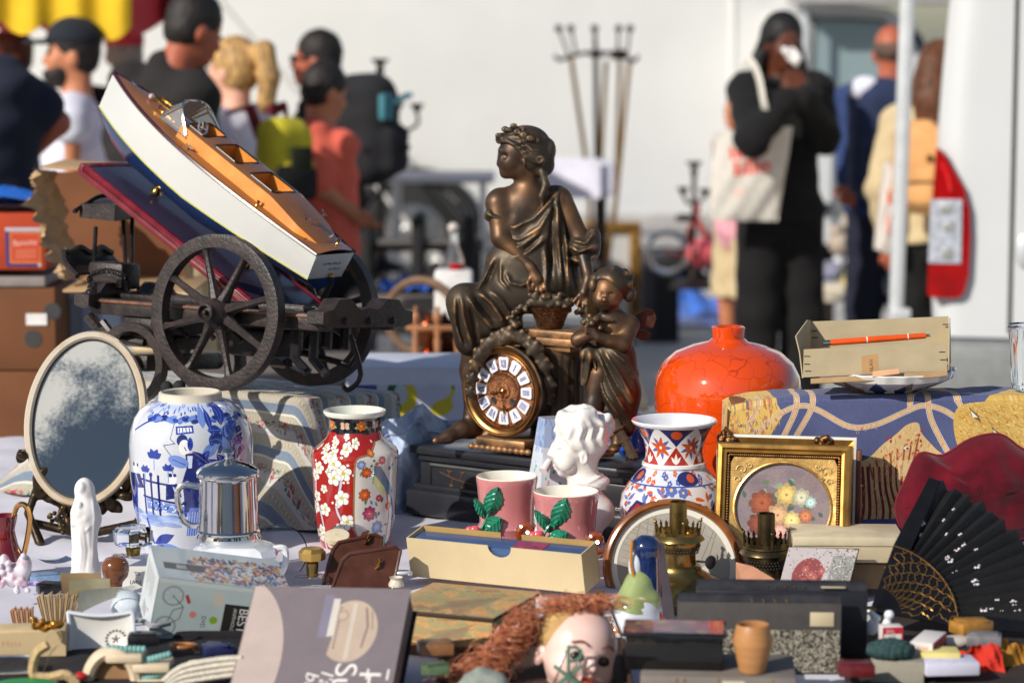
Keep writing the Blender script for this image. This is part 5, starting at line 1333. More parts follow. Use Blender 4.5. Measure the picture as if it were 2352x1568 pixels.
s.build('robe',m_brz,ck)
lo2=(Q(1300,800)[0],-.19,zb_-.003);hi2=(Q(1518,800)[0],-.02,Q(1400,600)[2])
D=-112
s=SDF(lo2,hi2,.0022)
s.ell(Q(1398,668,D-4),r_(37,36,40),.008).ell(Q(1388,688,D-18),r_(24,20,22),.01).ell(Q(1389,706,D-24),r_(10,9,8),.006).ell(Q(1404,690,D-26),r_(14,12,13),.006).ell(Q(1378,690,D-26),r_(12,12,13),.006)
s.ell(Q(1388,688,D-42),r_(6,7,6),.003).ell(Q(1389,698,D-36),r_(8,5,3),.0015)
for e in(1379,1404):s.ell(Q(e,677,D-40),r_(8,7,5),.003,None,True).ell(Q(e,677,D-32),r_(6,5,4),.001)
s.cap(Q(1400,710,D),Q(1405,725,D+4),r_(18),r_(22),.01)
s.ell(Q(1410,755,D+6),r_(46,36,44),.015).ell(Q(1414,800,D+4),r_(42,36,38),.015)
s.chain([Q(1376,742,D-6),Q(1328,780,D-26),Q(1364,764,D-50)],[r_(19),r_(16),r_(11)],.006)
s.chain([Q(1450,745,D),Q(1432,792,D-34),Q(1374,774,D-52)],[r_(20),r_(18),r_(11)],.006)
for i in range(4):s.cap(Q(1366-i*0,752+i*5,D-54),Q(1346,748+i*5,D-58),r_(4.5),r_(3.6),.001)
s.chain([Q(1378,860,D),Q(1364,930,D-8),Q(1360,990,D-6)],[r_(30),r_(22),r_(17)],.01).chain([Q(1440,860,D+4),Q(1436,960,D+8),Q(1420,1010,D)],[r_(28),r_(20),r_(16)],.01)
s.ell(Q(1352,1012,D-16),r_(14,22,10),.008).ell(Q(1410,1030,D-12),r_(14,22,10),.008)
s.half((0,0,zb_-.0005),(0,0,-1))
s.build('winged_child',m_brz2,ck)
s=SDF(lo2,hi2,.0022)
s.ell(Q(1405,650,D+2),r_(44,42,38),.006).ell(Q(1384,684,D-34),r_(36,36,40),.006,None,True)
for i in range(26):
 g=i*2.4;s.ell(Q(1405+40*math.cos(g),648+24*math.sin(g)-4,D+2-18*math.sin(g*1.7)),r_(9+3*math.sin(i*5)),.003)
s.ell(Q(1446,676,D-4),r_(15,16,18),.004).ell(Q(1362,655,D-18),r_(10,12,16),.004)
s.build('child_hair',m_brz,ck)
s=SDF(lo2,hi2,.0023)
s.cap(Q(1414,815,D+2),Q(1424,905,D+4),r_(47),r_(44),.015).cap(Q(1424,905,D+4),Q(1440,980,D+4),r_(42),r_(22),.02).cap(Q(1350,800,D-16),Q(1340,880,D-10),r_(14),r_(7),.01).cap(Q(1375,812,D-14),Q(1345,815,D-20),r_(13),r_(12),.01)
for(P_,w__,am)in(([(1370,805),(1400,880),(1440,950)],4.5,.006),([(1385,800),(1425,860),(1455,920)],4.5,.006),([(1360,815),(1385,900),(1430,965)],4,.006),([(1378,803),(1412,872),(1448,935)],3.5,-.005),([(1400,796),(1440,830),(1462,880)],4,.005),([(1365,830),(1366,890),(1362,930)],4,.005),([(1345,800),(1342,840),(1338,880)],3.5,-.004),([(1356,802),(1352,850),(1346,880)],3.5,.004)):
 s.fold([Q(a,c,D)for a,c in P_],r_(w__),am,ymax=-.05)
s.ell(Q(1362,960,D-8),r_(40,70,40),.01,None,True)
s.build('child_drape',m_brz,ck)
s=SDF(lo2,hi2,.0021)
for i in range(30):s.ell(Q(1362+rnd.gauss(0,14),742+rnd.gauss(0,7),D-46+rnd.gauss(0,8)),r_(rnd.uniform(5,8)),.0015)
for i in range(6):s.ell(Q(1372+i*6,730+(i%2)*5,D-34),r_(10,4,4),.001)
s.build('posy',m_brz,ck)
m=MB()
for(P_,sh_)in(([(1448,745),(1462,722),(1484,708),(1502,712),(1508,730),(1500,752),(1480,757),(1455,757)],.004),([(1450,757),(1480,758),(1495,766),(1490,782),(1474,782),(1455,772)],.0035)):
 m.prism([(x,y)for(x,_,y)in[Q(a,c,D+30)for a,c in P_]],(0,D*k+30*k,0),(1,0,0),(0,0,1),(0,sh_,0))
m.build('wing',mat('wing_bronze',S(82,48,38),.5,metal=.5,var=.4,scale=60,bump=.4,bscale=120),ck,ang=20)
m=MB()
for i in range(7):
 dx,dy=6*math.cos(i*2.4),6*math.sin(i*2.4)
 m.tube([Q(1410+dx,962,D-18+dy),Q(1430+dx,1005,D-24+dy),Q(1456+dx,1050+i%3,D-34+dy)],[r_(6),r_(7),r_(5)],6)
for(px,py)in((1420,985),(1434,1012),(1452,1040)):m.ring(Q(px,py,D-20),r_(14),r_(3.5),(.5,-.2,-1),14,6)
o=m.build('torch',mat('bronze_brown',S(96,84,68),.5,metal=.5,var=.3,scale=60),ck)
MB().lathe([(.001,0),(.02,0),(.022,.006),(.016,.01),(.001,.012)],16,Q(1385,1046,D-20)).build('foot_mound',m_brz,ck)
zc=Q(1283,768,0)[2]
fl_=lambda g,i:1-.035*(0.5+.5*math.cos(g*22))if 3<=i<=6 else 1
MB().lathe([(.066,zb_),(.066,zb_+.016),(.058,zb_+.022),(.052,zb_+.03),(.050,zb_+.10),(.050,zc-.06),(.052,zc-.045),(.056,zc-.03),(.056,zc-.02),(.05,zc-.016)],88,(0,0,0),None,0,wob=fl_).build('pedestal',m_brz,ck)
MB().box(q35(-.02,0,zc-.006),(.20,.125,.014),.003,R35).box(q35(-.02,0,zc+.006),(.18,.105,.014),.003,R35).box(q35(-.02,0,zc-.018),(.16,.105,.012),.003,R35).build('cornice',m_brz,ck)
bq=Q(1264,752,-22);
MB().lathe([(.022,0),(.025,.004),(.027,.012),(.032,.024),(.040,.038),(.044,.041)],40,bq,None,0,wob=lambda g,i:1+.03*math.sin(g*20+i*3.14)).build('basket',mat('woven_bronze',S(92,64,44),.45,metal=.7,var=.4,scale=120,wear=(S(190,120,72),.51,.04)),ck)
s=SDF((Q(1150,700)[0],-.10,Q(1200,790)[2]),(Q(1350,700)[0],.04,Q(1200,635)[2]),.0021)
s.ell(Q(1252,692,-22),r_(62,34,22),.004)
for i in range(90):
 u=rnd.uniform(-1,1);px=1252+88*u;py=690+18*u*u+rnd.uniform(-18,16)
 s.ell(Q(px,py,-22-26*math.sqrt(max(0,1-u*u))+rnd.uniform(-4,4)),r_(rnd.uniform(5,8.5)),.0012)
for i in range(24):s.ell(Q(1180+rnd.gauss(0,9),715+i*1.3,-40+rnd.gauss(0,4)),r_(rnd.uniform(5,7)),.0012)
for i in range(8):s.ell(Q(1180+4*math.sin(i),742+i*3,-46),r_(rnd.uniform(6,9)),.0015)
s.build('fruit_heap',m_brz,ck)
cc=Vector(Q(1158,897,-66));nn=Vector((-math.sin(rad(35)),-math.cos(rad(35)),0));xx=Vector((math.cos(rad(35)),-math.sin(rad(35)),0));zz=Vector((0,0,1))
Rc=Matrix((xx,zz,nn)).transposed()
def cl_(x,y,z):return cc+xx*x+zz*y+nn*z
RB=.0825
MB().lathe([(.001,-.09),(.074,-.09),(.077,-.02),(.079,-.004),(.0835,-.002),(.084,.003),(.081,.006)],56,cc,Rc).build('clock_case',m_brz,ck)
MB().lathe([(.081,.006),(.0825,.010),(.0805,.014),(.078,.0135),(.0775,.0105),(.074,.009),(.073,.0105),(.071,.0095),(.0685,.004),(.067,.0015),(.0655,.002),(.0645,-.001),(.064,-.003)],72,cc,Rc).build('bezel',m_gil,ck)
MB().lathe([(.001,.0012),(.007,.0015),(.008,.0035),(.013,.003),(.0145,.0012),(.016,.001),(.017,.0024),(.030,.0016),(.0325,.003),(.0345,.0012),(.036,-.002),(.0655,-.002)],64,cc,Rc).build('dial_centre',mat('engraved_copper',S(140,92,62),.32,metal=.85,var=.35,scale=220,bump=.6,bscale=420),ck)
m_enm=mat('white_enamel',S(232,232,234),.12,var=.02,coat=.7);m_num=mat('numeral_blue',S(52,60,150),.3)
NUM=['XII','I','II','III','IIII','V','VI','VII','VIII','IX','X','XI']
for i,nm in enumerate(NUM):
 g=PI/2-i*PI/6;er=xx*math.cos(g)+zz*math.sin(g);et=xx*math.sin(g)-zz*math.cos(g)
 c0_=cc+er*.0495
 P=[]
 for(x,y,rr)in((-.0085,-.0115,.003),(.0085,-.0115,.003),(.0112,.0115,.0035),(-.0112,.0115,.0035)):
  for e in range(3):
   a0=math.atan2(y,x)-.6+.6*e;P.append((x-math.copysign(rr,x)+rr*math.cos(a0),y-math.copysign(rr,y)+rr*math.sin(a0)))
 pl=MB().prism(P,c0_-nn*.002,et,er,nn*.0042).build('numeral_plaque',m_enm,ck,ang=50)
 wid={'I':.0032,'V':.0064,'X':.0064};tot=sum(wid[ch_]for ch_ in nm);sc=min(1,.0165/tot);x=-tot*sc/2;mm=MB()
 hN=.0145
 def bar(x0,y0,x1,y1,w_n):
  d=Vector((x1-x0,y1-y0));d.normalize();pn=Vector((-d.y,d.x))*w_n/2
  mm.prism([(x0+pn.x,y0+pn.y),(x0-pn.x,y0-pn.y),(x1-pn.x,y1-pn.y),(x1+pn.x,y1+pn.y)],c0_+nn*.0022,et,er,nn*.0005)
 for ch_ in nm:
  w0=wid[ch_]*sc
  if ch_=='I':bar(x+w0/2,-hN/2,x+w0/2,hN/2,.0017*sc**.5)
  if ch_=='V':bar(x+w0*.1,hN/2,x+w0*.5,-hN/2,.0018*sc**.5);bar(x+w0*.9,hN/2,x+w0*.5,-hN/2,.0009)
  if ch_=='X':bar(x+w0*.1,hN/2,x+w0*.9,-hN/2,.0018*sc**.5);bar(x+w0*.9,hN/2,x+w0*.1,-hN/2,.0009)
  x+=w0
 mm.build('numeral',m_num,pl)
m_hand=mat('hand_gold',S(214,164,84),.2,metal=1)
def hand(ang,L,wd):
 er=xx*math.cos(ang)+zz*math.sin(ang);et=xx*math.sin(ang)-zz*math.cos(ang)
 MB().prism([(-.0008,-.004),(.0008,-.004),(.0009,L*.5),(wd,L*.72),(wd*.6,L*.85),(0,L),(-wd*.6,L*.85),(-wd,L*.72),(-.0009,L*.5)],cc+nn*.0055,et,er,nn*.001).build('clock_hand',m_hand,ck)
hand(PI+.22,.030,.0032);hand(-PI/2+.10,.047,.0025)
MB().lathe([(.001,.009),(.003,.008),(.004,.004)],14,cc,Rc).build('hand_boss',m_hand,ck)
for sg in(-1,1):MB().lathe([(.0062,.0042),(.0056,.0046),(.005,.0035),(.001,.0015)],16,cl_(sg*.021,-.018,0),Rc).ball(cl_(sg*.021,-.018,.004),.0017,8,6).build('winding_hole',mat('gap_dark',None),ck)
s=SDF((Q(1060,900)[0],-.135,Q(1200,1010)[2]),(Q(1290,800)[0],.02,Q(1200,735)[2]),.0022)
for(px,py,d,rr)in((1080,900,-50,13),(1083,870,-52,14),(1092,838,-55,16),(1104,812,-58,18),(1120,792,-62,18),(1142,776,-66,17),(1168,768,-72,20),(1196,772,-80,15),(1214,786,-84,15),(1228,802,-88,20),(1242,824,-90,14),(1250,842,-90,20),(1256,868,-90,12),(1258,884,-90,19),(1262,908,-88,12)):
 s.ell(Q(px,py,d),r_(rr,rr*.7,rr*.95),.003)
 for e in range(5):s.ell(Q(px+rr*.75*math.cos(e*1.26),py+rr*.75*math.sin(e*1.26),d-3),r_(rr*.42),.0015)
for i in range(14):s.ell(Q(1262+rnd.gauss(0,6),918+i*.9,-88+rnd.gauss(0,3)),r_(4.5),.001)
s.chain([Q(1150,790,-70),Q(1172,770,-80),Q(1196,782,-84),Q(1210,760,-70)],[r_(8),r_(11),r_(8),r_(6)],.004)
s.build('garland',m_brz,ck)
m=MB().box(cc+zz*-.094-nn*.035,(.11,.10,.016),.005,R35)
for i in range(11):m.ball(cc+zz*-.104+xx*(-.06+i*.0125)+nn*.018,(.0075,.006,.006),10,6,R35)
m.build('drum_foot',m_brz,ck)
#WARES ON THE STALL
def pcol(*c):return S(*c)
def vase(name,label,cat,cx,Y,prof,m,n=64,uvz=None,parts=(),wob=None,yb=None):
 """turned ware: prof = (half width, y) in picture units from the top; its foot goes down to the table"""
 yb=yb or(CAMZ-TABLE)/Y*F*1.0
 base=W(cx,prof[-1][1],Y);k=kk(prof[-1][1],Y)
 t=thing(name,label,cat,base)
 P=[(r*k,(prof[-1][1]-y)*k*1.007)for r,y in prof]
 MB().lathe(P,n,(0,0,0),None,0,(1,0),wob,vmode='z').build('body',m,t)
 return t,k
def uvx(cx,R,w):return lambda px:(.5+math.asin(max(-1,min(1,(px-cx)/R)))/(2*PI))*w
def tableY(y):return(CAMZ-TABLE)*F/(y-83)
#scarf covered box at the right
cv=Canvas(1400,720,(78,86,128))
S2=lambda x,y:((x-1660)*2,(y-885)*2)
def fur(x0,x1,y0,y1,n,base_,cols,ang):
 for i in range(n):
  x,y=rnd.uniform(x0,x1),rnd.uniform(y0,y1);X_,Y_=S2(x,y);cv.leaf(X_,Y_,rnd.uniform(20,46),rnd.uniform(5,10),ang+rnd.uniform(-.3,.3),rnd.choice(cols))
cv.poly([S2(*p)for p in[(1660,880),(1770,880),(1800,930),(1760,1000),(1660,1060)]],(214,178,96))
fur(1660,1770,890,1030,60,0,[(190,120,80),(206,140,90),(110,96,104),(226,190,80),(200,110,70)],1.3)
def band(pts,w=22):
 P=[(p.x,p.y)for p in smooth_path([(*S2(*p),0)for p in pts],8)]
 cv.line(P,w+5,(232,226,220));cv.line(P,w,(150,104,96));cv.line(P,w-4,(214,178,134))
 for i in range(0,len(P)-1,3):cv.ell(P[i][0],P[i][1],4,3,(236,206,120));cv.line([P[i],P[i+1]],1.5,(160,124,86))
band([(1668,1040),(1720,985),(1790,930),(1840,912),(1880,925),(1950,965),(2010,962),(2080,930),(2120,915),(2165,925),(2210,955)])
band([(1742,900),(1715,960)],16);band([(1830,885),(1825,930),(1790,1010)]);band([(1868,890),(1860,930),(1818,1010)]);band([(2130,890),(2140,950),(2185,1040)]);band([(2090,920),(2100,895),(2180,888),(2215,930)])
Z=[(1900,1060),(1985,1050),(2030,1010),(2060,985),(2085,962),(2110,958),(2120,985),(2150,1020),(2180,1060),(2090,1120),(2070,1200),(1920,1240),(1880,1160)]
cv.poly([(q.x,q.y)for q in smooth_path([(*S2(*p),0)for p in Z],5,True)],(216,182,126))
def hairs(x0_,x1_,y0_,y1_,n,cols,ang):
 for i in range(n):
  x,y=S2(rnd.uniform(x0_,x1_),rnd.uniform(y0_,y1_));xi,yi=int(min(1399,max(0,x))),int(min(719,max(0,y)));p_=cv.a[yi,xi]
  if p_[0]>p_[2]+.12:L_s=rnd.uniform(10,26);g_=ang+rnd.uniform(-.4,.4);cv.line([(x,y),(x+L_s*math.cos(g_),y+L_s*math.sin(g_))],rnd.uniform(2,5),rnd.choice(cols),.7)
hairs(1880,2180,960,1235,500,[(206,160,90),(226,200,150),(190,130,70),(232,212,170),(176,110,60)],1.6)
for i in range(14):
 x=1905+i*13;cv.line([(q.x,q.y)for q in smooth_path([(*S2(x,1068),0),(*S2(x+4,1120),0),(*S2(x-14+i*3,1180),0),(*S2(x-24+i*3,1232),0)],6)],rnd.choice([8,12,15]),rnd.choice([(128,40,44),(146,56,40),(110,34,44)]))
for i in range(8):cv.line([S2(2000+i*16,1060-i*9),S2(2012+i*13,1110-i*9)],9,(170,76,44))
for i in range(26):cv.ell(*S2(rnd.uniform(2035,2120),rnd.uniform(975,1050)),9,5,rnd.choice([(196,110,50),(222,160,70),(150,50,40)]),rnd.uniform(0,3))
cv.ell(*S2(2085,1020),14,9,(236,232,220));cv.ell(*S2(2087,1021),7,6,(90,90,90));cv.poly([S2(*p)for p in[(2060,1050),(2130,1050),(2120,1085),(2070,1090)]],(232,206,150),.7)
cv.poly([(q.x,q.y)for q in smooth_path([(*S2(*p),0)for p in[(2196,925),(2260,905),(2380,905),(2380,1100),(2250,1080),(2200,1010)]],5,True)],(206,168,86))
for i in range(150):cv.ell(*S2(rnd.uniform(2205,2352),rnd.uniform(915,1075)),rnd.uniform(3,7),3.5,rnd.choice([(186,120,40),(200,140,56),(236,206,120)]),rnd.uniform(0,3))
for(x,y)in((2225,918),(2278,965)):cv.poly([S2(x,y),S2(x+24,y+22),S2(x+30,y+40),S2(x+8,y+24)],(120,90,50));cv.poly([S2(x+4,y+8),S2(x+22,y+26),S2(x+10,y+26)],(236,232,220))
hairs(1880,2180,960,1235,260,[(150,60,40),(206,150,80),(232,212,170)],1.7);hairs(2190,2352,900,1100,500,[(196,140,60),(226,190,110),(170,110,44),(232,210,150)],.6);hairs(1660,1800,885,1060,420,[(190,120,80),(110,96,104),(226,190,90),(150,110,80)],1.4)
cv.rect(*S2(1880,1195),*S2(2100,1240),(84,84,150));cv.grain(.035)
for i in range(0,720,3):cv.a[i:i+1]*=.95
sc_img=cv.image('scarf_print')
g=G(1670,1230,4.17)
zt_=W(1670,908,4.17).z
cb=thing('scarf_covered_box','box under a navy animal print scarf at the right of the stall','box',(g.o.x+.25,4.222,TABLE))
MB().box((0,0,(zt_-TABLE)/2-.006),(.485,.075,zt_-TABLE-.014),.004).build('box_body',m_card,cb)
x0,x1=g.o.x-.002,W(2360,908,4.17).x
def scf(u,v):
 x=x0+(x1-x0)*u;dr=.022*math.exp(-u*9)
 top=zt_-dr
 if v<.25:q=v/.25;return(x,4.27-.09*q,top+.0015*vnoise(u*9,v*7))
 if v<.3:q=(v-.25)/.05*PI/2;return(x,4.18-.01*math.sin(q),top-.01+.01*math.cos(q))
 q=(v-.3)/.7;return(x-.004*q,4.17-.012*q*(1+math.sin(u*17))-.006*math.sin(u*31+2)*q,top-.01-q*(top-.01-TABLE-.004))
m=MB().grid(scf,90,60,uvf=lambda u,v:(u*.985+.014,1-(.055+max(0,v-.3)/.7*1.105))if v>.3 else(u*.985+.014,1-.055*v/.3))
def side(u,v):y=4.165+.1*u;top=zt_-.022;return(x0-.006*v,y,top-v*(top-TABLE-.004))
m.grid(side,10,20,uvf=lambda u,v:(.02+u*.1,1-v*.95))
tag(m.build('scarf',mat_img('scarf_cloth',sc_img,.85,bump=.2,bscale=500,sheen=.15),None,(0,0,0),60),'navy scarf printed with leopards, zebra stripes and straps over the right box','scarf')
#orange jar
m_or=mat('orange_glaze',S(222,74,14),.07,var=.07,scale=7,coat=1.,rvar=.02)
nt=m_or.node_tree;vo=nt.nodes.new('ShaderNodeTexVoronoi');vo.feature='DISTANCE_TO_EDGE';vo.inputs['Scale'].default_value=26
vr=nt.nodes.new('ShaderNodeValToRGB');vr.color_ramp.elements[0].color=(.55,.45,.4,1);vr.color_ramp.elements[1].position=.022
tcn=nt.nodes.new('ShaderNodeTexCoord');nzw=nt.nodes.new('ShaderNodeTexNoise');nzw.inputs['Scale'].default_value=14;va=nt.nodes.new('ShaderNodeVectorMath');va.operation='MULTIPLY_ADD';va.inputs[1].default_value=(.06,.06,.06)
nt.links.new(tcn.outputs['Object'],nzw.inputs[0]);nt.links.new(nzw.outputs['Color'],va.inputs[0]);nt.links.new(tcn.outputs['Object'],va.inputs[2]);nt.links.new(va.outputs[0],vo.inputs['Vector']);nt.links.new(vo.outputs['Distance'],vr.inputs[0])
bs_=nt.nodes['Principled BSDF'].inputs['Base Color'];fr_=bs_.links[0].from_socket;mq=nt.nodes.new('ShaderNodeMix');mq.data_type='RGBA';mq.blend_type='MULTIPLY';mq.inputs[0].default_value=1
nt.links.new(fr_,mq.inputs[6]);nt.links.new(vr.outputs[0],mq.inputs[7]);nt.links.new(mq.outputs[2],bs_)
t,k=vase('orange_vase','big round orange glazed vase with a small neck behind the scarf box','vase',1668,4.43,[(26,764),(27,752),(34,749),(38,752),(37,762),(36,776),(46,784),(80,792),(120,808),(148,832),(163,862),(168,895),(166,930),(160,980),(148,1040),(134,1100),(118,1160),(108,1228),(110,1234)],m_or,72)
#plate, tray, pen
zp=zt_+.002
pl=thing('plate','scalloped blue and white plate under the cardboard tray','plate',(W(2032,880,4.24).x,4.245,zp))
cv=Canvas(600,100,(226,224,220))
for i in range(12):cv.poly([(i*50+5,40),(i*50+25,10),(i*50+42,42),(i*50+24,75)],rnd.choice([(36,40,84),(60,70,120),(190,120,70)]));cv.line([(i*50,85),(i*50+48,80)],4,(60,70,130))
R_p=.120
wv=lambda g,i:1+(.012*math.cos(g*22)if i>3 else 0)
MB().lathe([(.001,.004),(.06,.003),(.064,0),(.068,.003),(.09,.010),(.115,.022),(R_p,.034),(R_p-.002,.036)],110,(0,0,0),None,0,(0,1),wv).build('underside',mat_img('plate_print',cv.image('plate_print'),.12,coat=.8),pl)
MB().lathe([(.001,.008),(.06,.008),(.09,.016),(.115,.027),(R_p-.002,.036)],110,(0,0,0),None,0,(0,1),wv).build('well',mat('navy_glaze',S(70,92,140),.1,coat=.8),pl)
TZ=G(1843,868,4.15)
tr=thing('cardboard_tray','open stapled kraft cardboard tray lying on the scalloped plate','tray',TZ.o)
m_tray=mat('tray_card',S(184,168,136),.85,var=.08,scale=18,bump=.15,bscale=60)
def slab(name,pts,thick,m,parent,nrm=None):
 P=[Vector(p)for p in pts];n_=(P[1]-P[0]).cross(P[-1]-P[0]).normalized()*thick;q=len(P)
 return MB().add(P+[p+n_ for p in P],[tuple(range(q)),tuple(range(2*q-1,q-1,-1))]+[(i,(i+1)%q,q+(i+1)%q,q+i)for i in range(q)]).build(name,m,parent,ang=25)
T_=TZ.p
slab('front_wall',[T_(1844,866),T_(2176,850),T_(2170,792),T_(2120,786),T_(1990,794),T_(1846,802)],.002,m_tray,tr)
slab('back_wall',[T_(1862,850,120),T_(2180,830,120),T_(2178,726,130),T_(2060,731,128),T_(1864,738,130)],.002,m_tray,tr)
slab('left_flap',[T_(1842,868,0),T_(1862,838,120),T_(1860,735,125),T_(1853,735,110),T_(1838,755,30),T_(1826,772,-5),T_(1835,810,-4)],.002,m_tray,tr)
slab('right_wall',[T_(2177,850),T_(2182,830,120),T_(2180,730,128),T_(2178,790,4)],.002,m_tray,tr)
slab('floor',[T_(1844,866,0),T_(2176,850,0),T_(2180,830,120),T_(1862,846,120)],.0015,m_tray,tr)
slab('bottom_lip',[T_(1862,869,-8),T_(2176,850,-8),T_(2176,862,-22),T_(2120,868,-24),T_(1862,880,-22)],.0015,mat('lip_card',S(168,138,100),.85),tr)
m_stap=mat('staple_rust',S(70,56,46),.5,metal=.6)
for(x,y,d)in((1850,818,-2),(1850,836,-2),(1852,852,-2),(2160,808,-2),(2162,826,-2),(1866,760,117),(1868,775,117),(2168,745,117)):MB().box(T_(x+4,y,d),(.010,.0016,.0016)).build('staple',m_stap,tr)
cv=Canvas(90,90,(196,152,104));cv.text('BLAN',62,84,30,(56,70,52),-PI/2,.8);cv.grain(.02)
P=[T_(1980,857,-3),T_(2018,855,-3),T_(2016,812,-3),T_(1978,818,-3)]
MB().add(P,[(0,1,2,3)],0,[(0,0),(1,0),(1,1),(0,1)]).build('paper_label',mat_img('label_print',cv.image('label_print'),.8),tr)
slab('paper_tag',[T_(2004,866,-26),T_(2066,858,-30),T_(2064,846,-22),T_(2004,853,-22)],.001,mat('tag_paper',S(206,160,122),.8),tr)
pn=thing('pen','orange pen with silver tip lying in the cardboard tray','pen',T_(1890,788,30)+TZ.o)
pd=T_(2138,770,40)-T_(1890,788,30);Rp_=pd.to_track_quat('Z','Y').to_matrix();Lp=pd.length
MB().lathe([(.0045,.012),(.0052,.014),(.0056,Lp*.5),(.0048,Lp*.95),(.003,Lp*.955)],14,(0,0,0),Rp_).build('barrel',mat('orange_lacquer',S(226,84,22),.25,coat=.5),pn)
MB().lathe([(.001,0),(.0046,0),(.005,.012)],14,(0,0,0),Rp_).lathe([(.003,Lp*.955),(.0022,Lp*.98),(.003,Lp*.99),(.001,Lp)],12,(0,0,0),Rp_).build('metal_end',m_chr,pn)
for f in(.40,.78):MB().lathe([(.0058,Lp*f),(.0058,Lp*f+.002)],14,(0,0,0),Rp_).build('band',m_wht if False else mat('white_band',S(230,228,220),.4),pn)
gt=thing('glass_tumbler','ribbed clear glass tumbler at the right edge on the scarf','glass',(W(2358,900,4.22).x,4.22,zp))
MB().lathe([(.001,.002),(.022,.001),(.025,.004),(.033,.105),(.035,.108),(.033,.112),(.031,.108),(.023,.01),(.001,.009)],40,(0,0,0),None,0,wob=lambda g,i:1+(.03*math.cos(g*12)if i in(2,)else 0)).build('glass_body',glass('clear_glass'),gt)
#oval mirror
mc=W(198,962,4.38);k=kk(960,4.38)
mi=thing('oval_mirror','dusty oval mirror with painted glare in a pale horn frame on a bronze leaf stand','mirror',Vector((mc.x,mc.y,TABLE)))
lean=Matrix.Rotation(rad(-13),3,'X')@Matrix.Rotation(rad(7),3,'Y')
zc=mc.z-TABLE
def ML(x,z,y=0):return lean@Vector((x,y,z))+Vector((0,0,zc))
rx,rz_=140*k,203*k
def ovring(s0,y0,s1,y1,n=72):
 a=[ML(s0[0]*math.cos(2*PI*i/n),s0[1]*math.sin(2*PI*i/n),y0)for i in range(n)];b=[ML(s1[0]*math.cos(2*PI*i/n),s1[1]*math.sin(2*PI*i/n),y1)for i in range(n)]
 return a+b,[(i,(i+1)%n,n+(i+1)%n,n+i)for i in range(n)]
wf=18*k
sect=[((rx,rz_),.008),((rx,rz_),-.006),((rx-wf*.2,rz_-wf*.2),-.011),((rx-wf*.75,rz_-wf*.75),-.011),((rx-wf,rz_-wf),-.006),((rx-wf,rz_-wf),.004)]
m=MB()
for i in range(len(sect)-1):m.add(*ovring(sect[i][0],sect[i][1],sect[i+1][0],sect[i+1][1]))
m.build('frame',mat('horn_frame',S(206,192,170),.25,var=.3,scale=16,coat=.4,c2=S(176,148,110),c2amt=.4),mi)
m=MB().add(*ovring((rx-wf,rz_-wf),-.004,(rx-wf*1.25,rz_-wf*1.25),-.003));m.build('dark_gasket',mat('gap_dark',None),mi)
mm_=bpy.data.materials.new('dust_glare_mirror');mm_.use_nodes=True
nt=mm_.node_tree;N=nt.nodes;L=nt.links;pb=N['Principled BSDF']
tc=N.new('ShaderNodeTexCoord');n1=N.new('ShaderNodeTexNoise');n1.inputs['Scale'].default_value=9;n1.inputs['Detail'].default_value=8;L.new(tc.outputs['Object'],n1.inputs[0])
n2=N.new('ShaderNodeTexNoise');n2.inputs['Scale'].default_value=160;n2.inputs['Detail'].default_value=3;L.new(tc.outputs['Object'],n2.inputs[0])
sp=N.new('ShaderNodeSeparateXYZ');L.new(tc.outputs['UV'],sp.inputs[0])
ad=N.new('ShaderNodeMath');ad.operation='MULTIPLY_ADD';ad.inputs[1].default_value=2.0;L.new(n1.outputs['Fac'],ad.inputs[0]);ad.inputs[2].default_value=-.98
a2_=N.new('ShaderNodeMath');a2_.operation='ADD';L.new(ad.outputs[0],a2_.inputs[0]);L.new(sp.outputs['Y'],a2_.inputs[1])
a4=N.new('ShaderNodeMath');a4.operation='MULTIPLY_ADD';a4.inputs[1].default_value=-.55;L.new(sp.outputs['X'],a4.inputs[0]);L.new(a2_.outputs[0],a4.inputs[2])  # dust patches plus painted glare: paler and duller towards the upper left
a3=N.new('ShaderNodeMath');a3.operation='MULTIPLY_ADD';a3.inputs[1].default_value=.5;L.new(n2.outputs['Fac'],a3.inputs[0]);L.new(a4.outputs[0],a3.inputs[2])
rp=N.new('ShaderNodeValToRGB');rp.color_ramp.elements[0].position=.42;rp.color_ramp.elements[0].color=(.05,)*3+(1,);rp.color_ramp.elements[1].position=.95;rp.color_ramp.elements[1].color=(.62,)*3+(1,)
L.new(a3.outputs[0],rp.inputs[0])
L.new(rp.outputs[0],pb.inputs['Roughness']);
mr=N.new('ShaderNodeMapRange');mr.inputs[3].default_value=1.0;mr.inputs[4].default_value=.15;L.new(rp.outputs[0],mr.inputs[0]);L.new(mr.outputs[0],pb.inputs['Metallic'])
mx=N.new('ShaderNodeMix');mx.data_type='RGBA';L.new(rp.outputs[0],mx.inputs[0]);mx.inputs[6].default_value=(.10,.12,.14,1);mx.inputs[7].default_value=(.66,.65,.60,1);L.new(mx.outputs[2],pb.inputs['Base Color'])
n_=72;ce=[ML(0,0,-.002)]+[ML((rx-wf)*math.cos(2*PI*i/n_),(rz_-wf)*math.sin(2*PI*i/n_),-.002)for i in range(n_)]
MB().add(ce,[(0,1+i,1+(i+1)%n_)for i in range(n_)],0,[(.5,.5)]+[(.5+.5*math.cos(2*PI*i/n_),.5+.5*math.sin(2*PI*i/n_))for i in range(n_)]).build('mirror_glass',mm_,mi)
MB().add([ML(rx*.93*math.cos(2*PI*i/n_),rz_*.95*math.sin(2*PI*i/n_),.009)for i in range(n_)],[tuple(range(n_))]).build('back_board',m_card,mi)
m_brl=mat('bronze_leaf',S(58,46,32),.4,metal=.7,var=.4,scale=30,wear=(S(120,98,52),.54,.06))
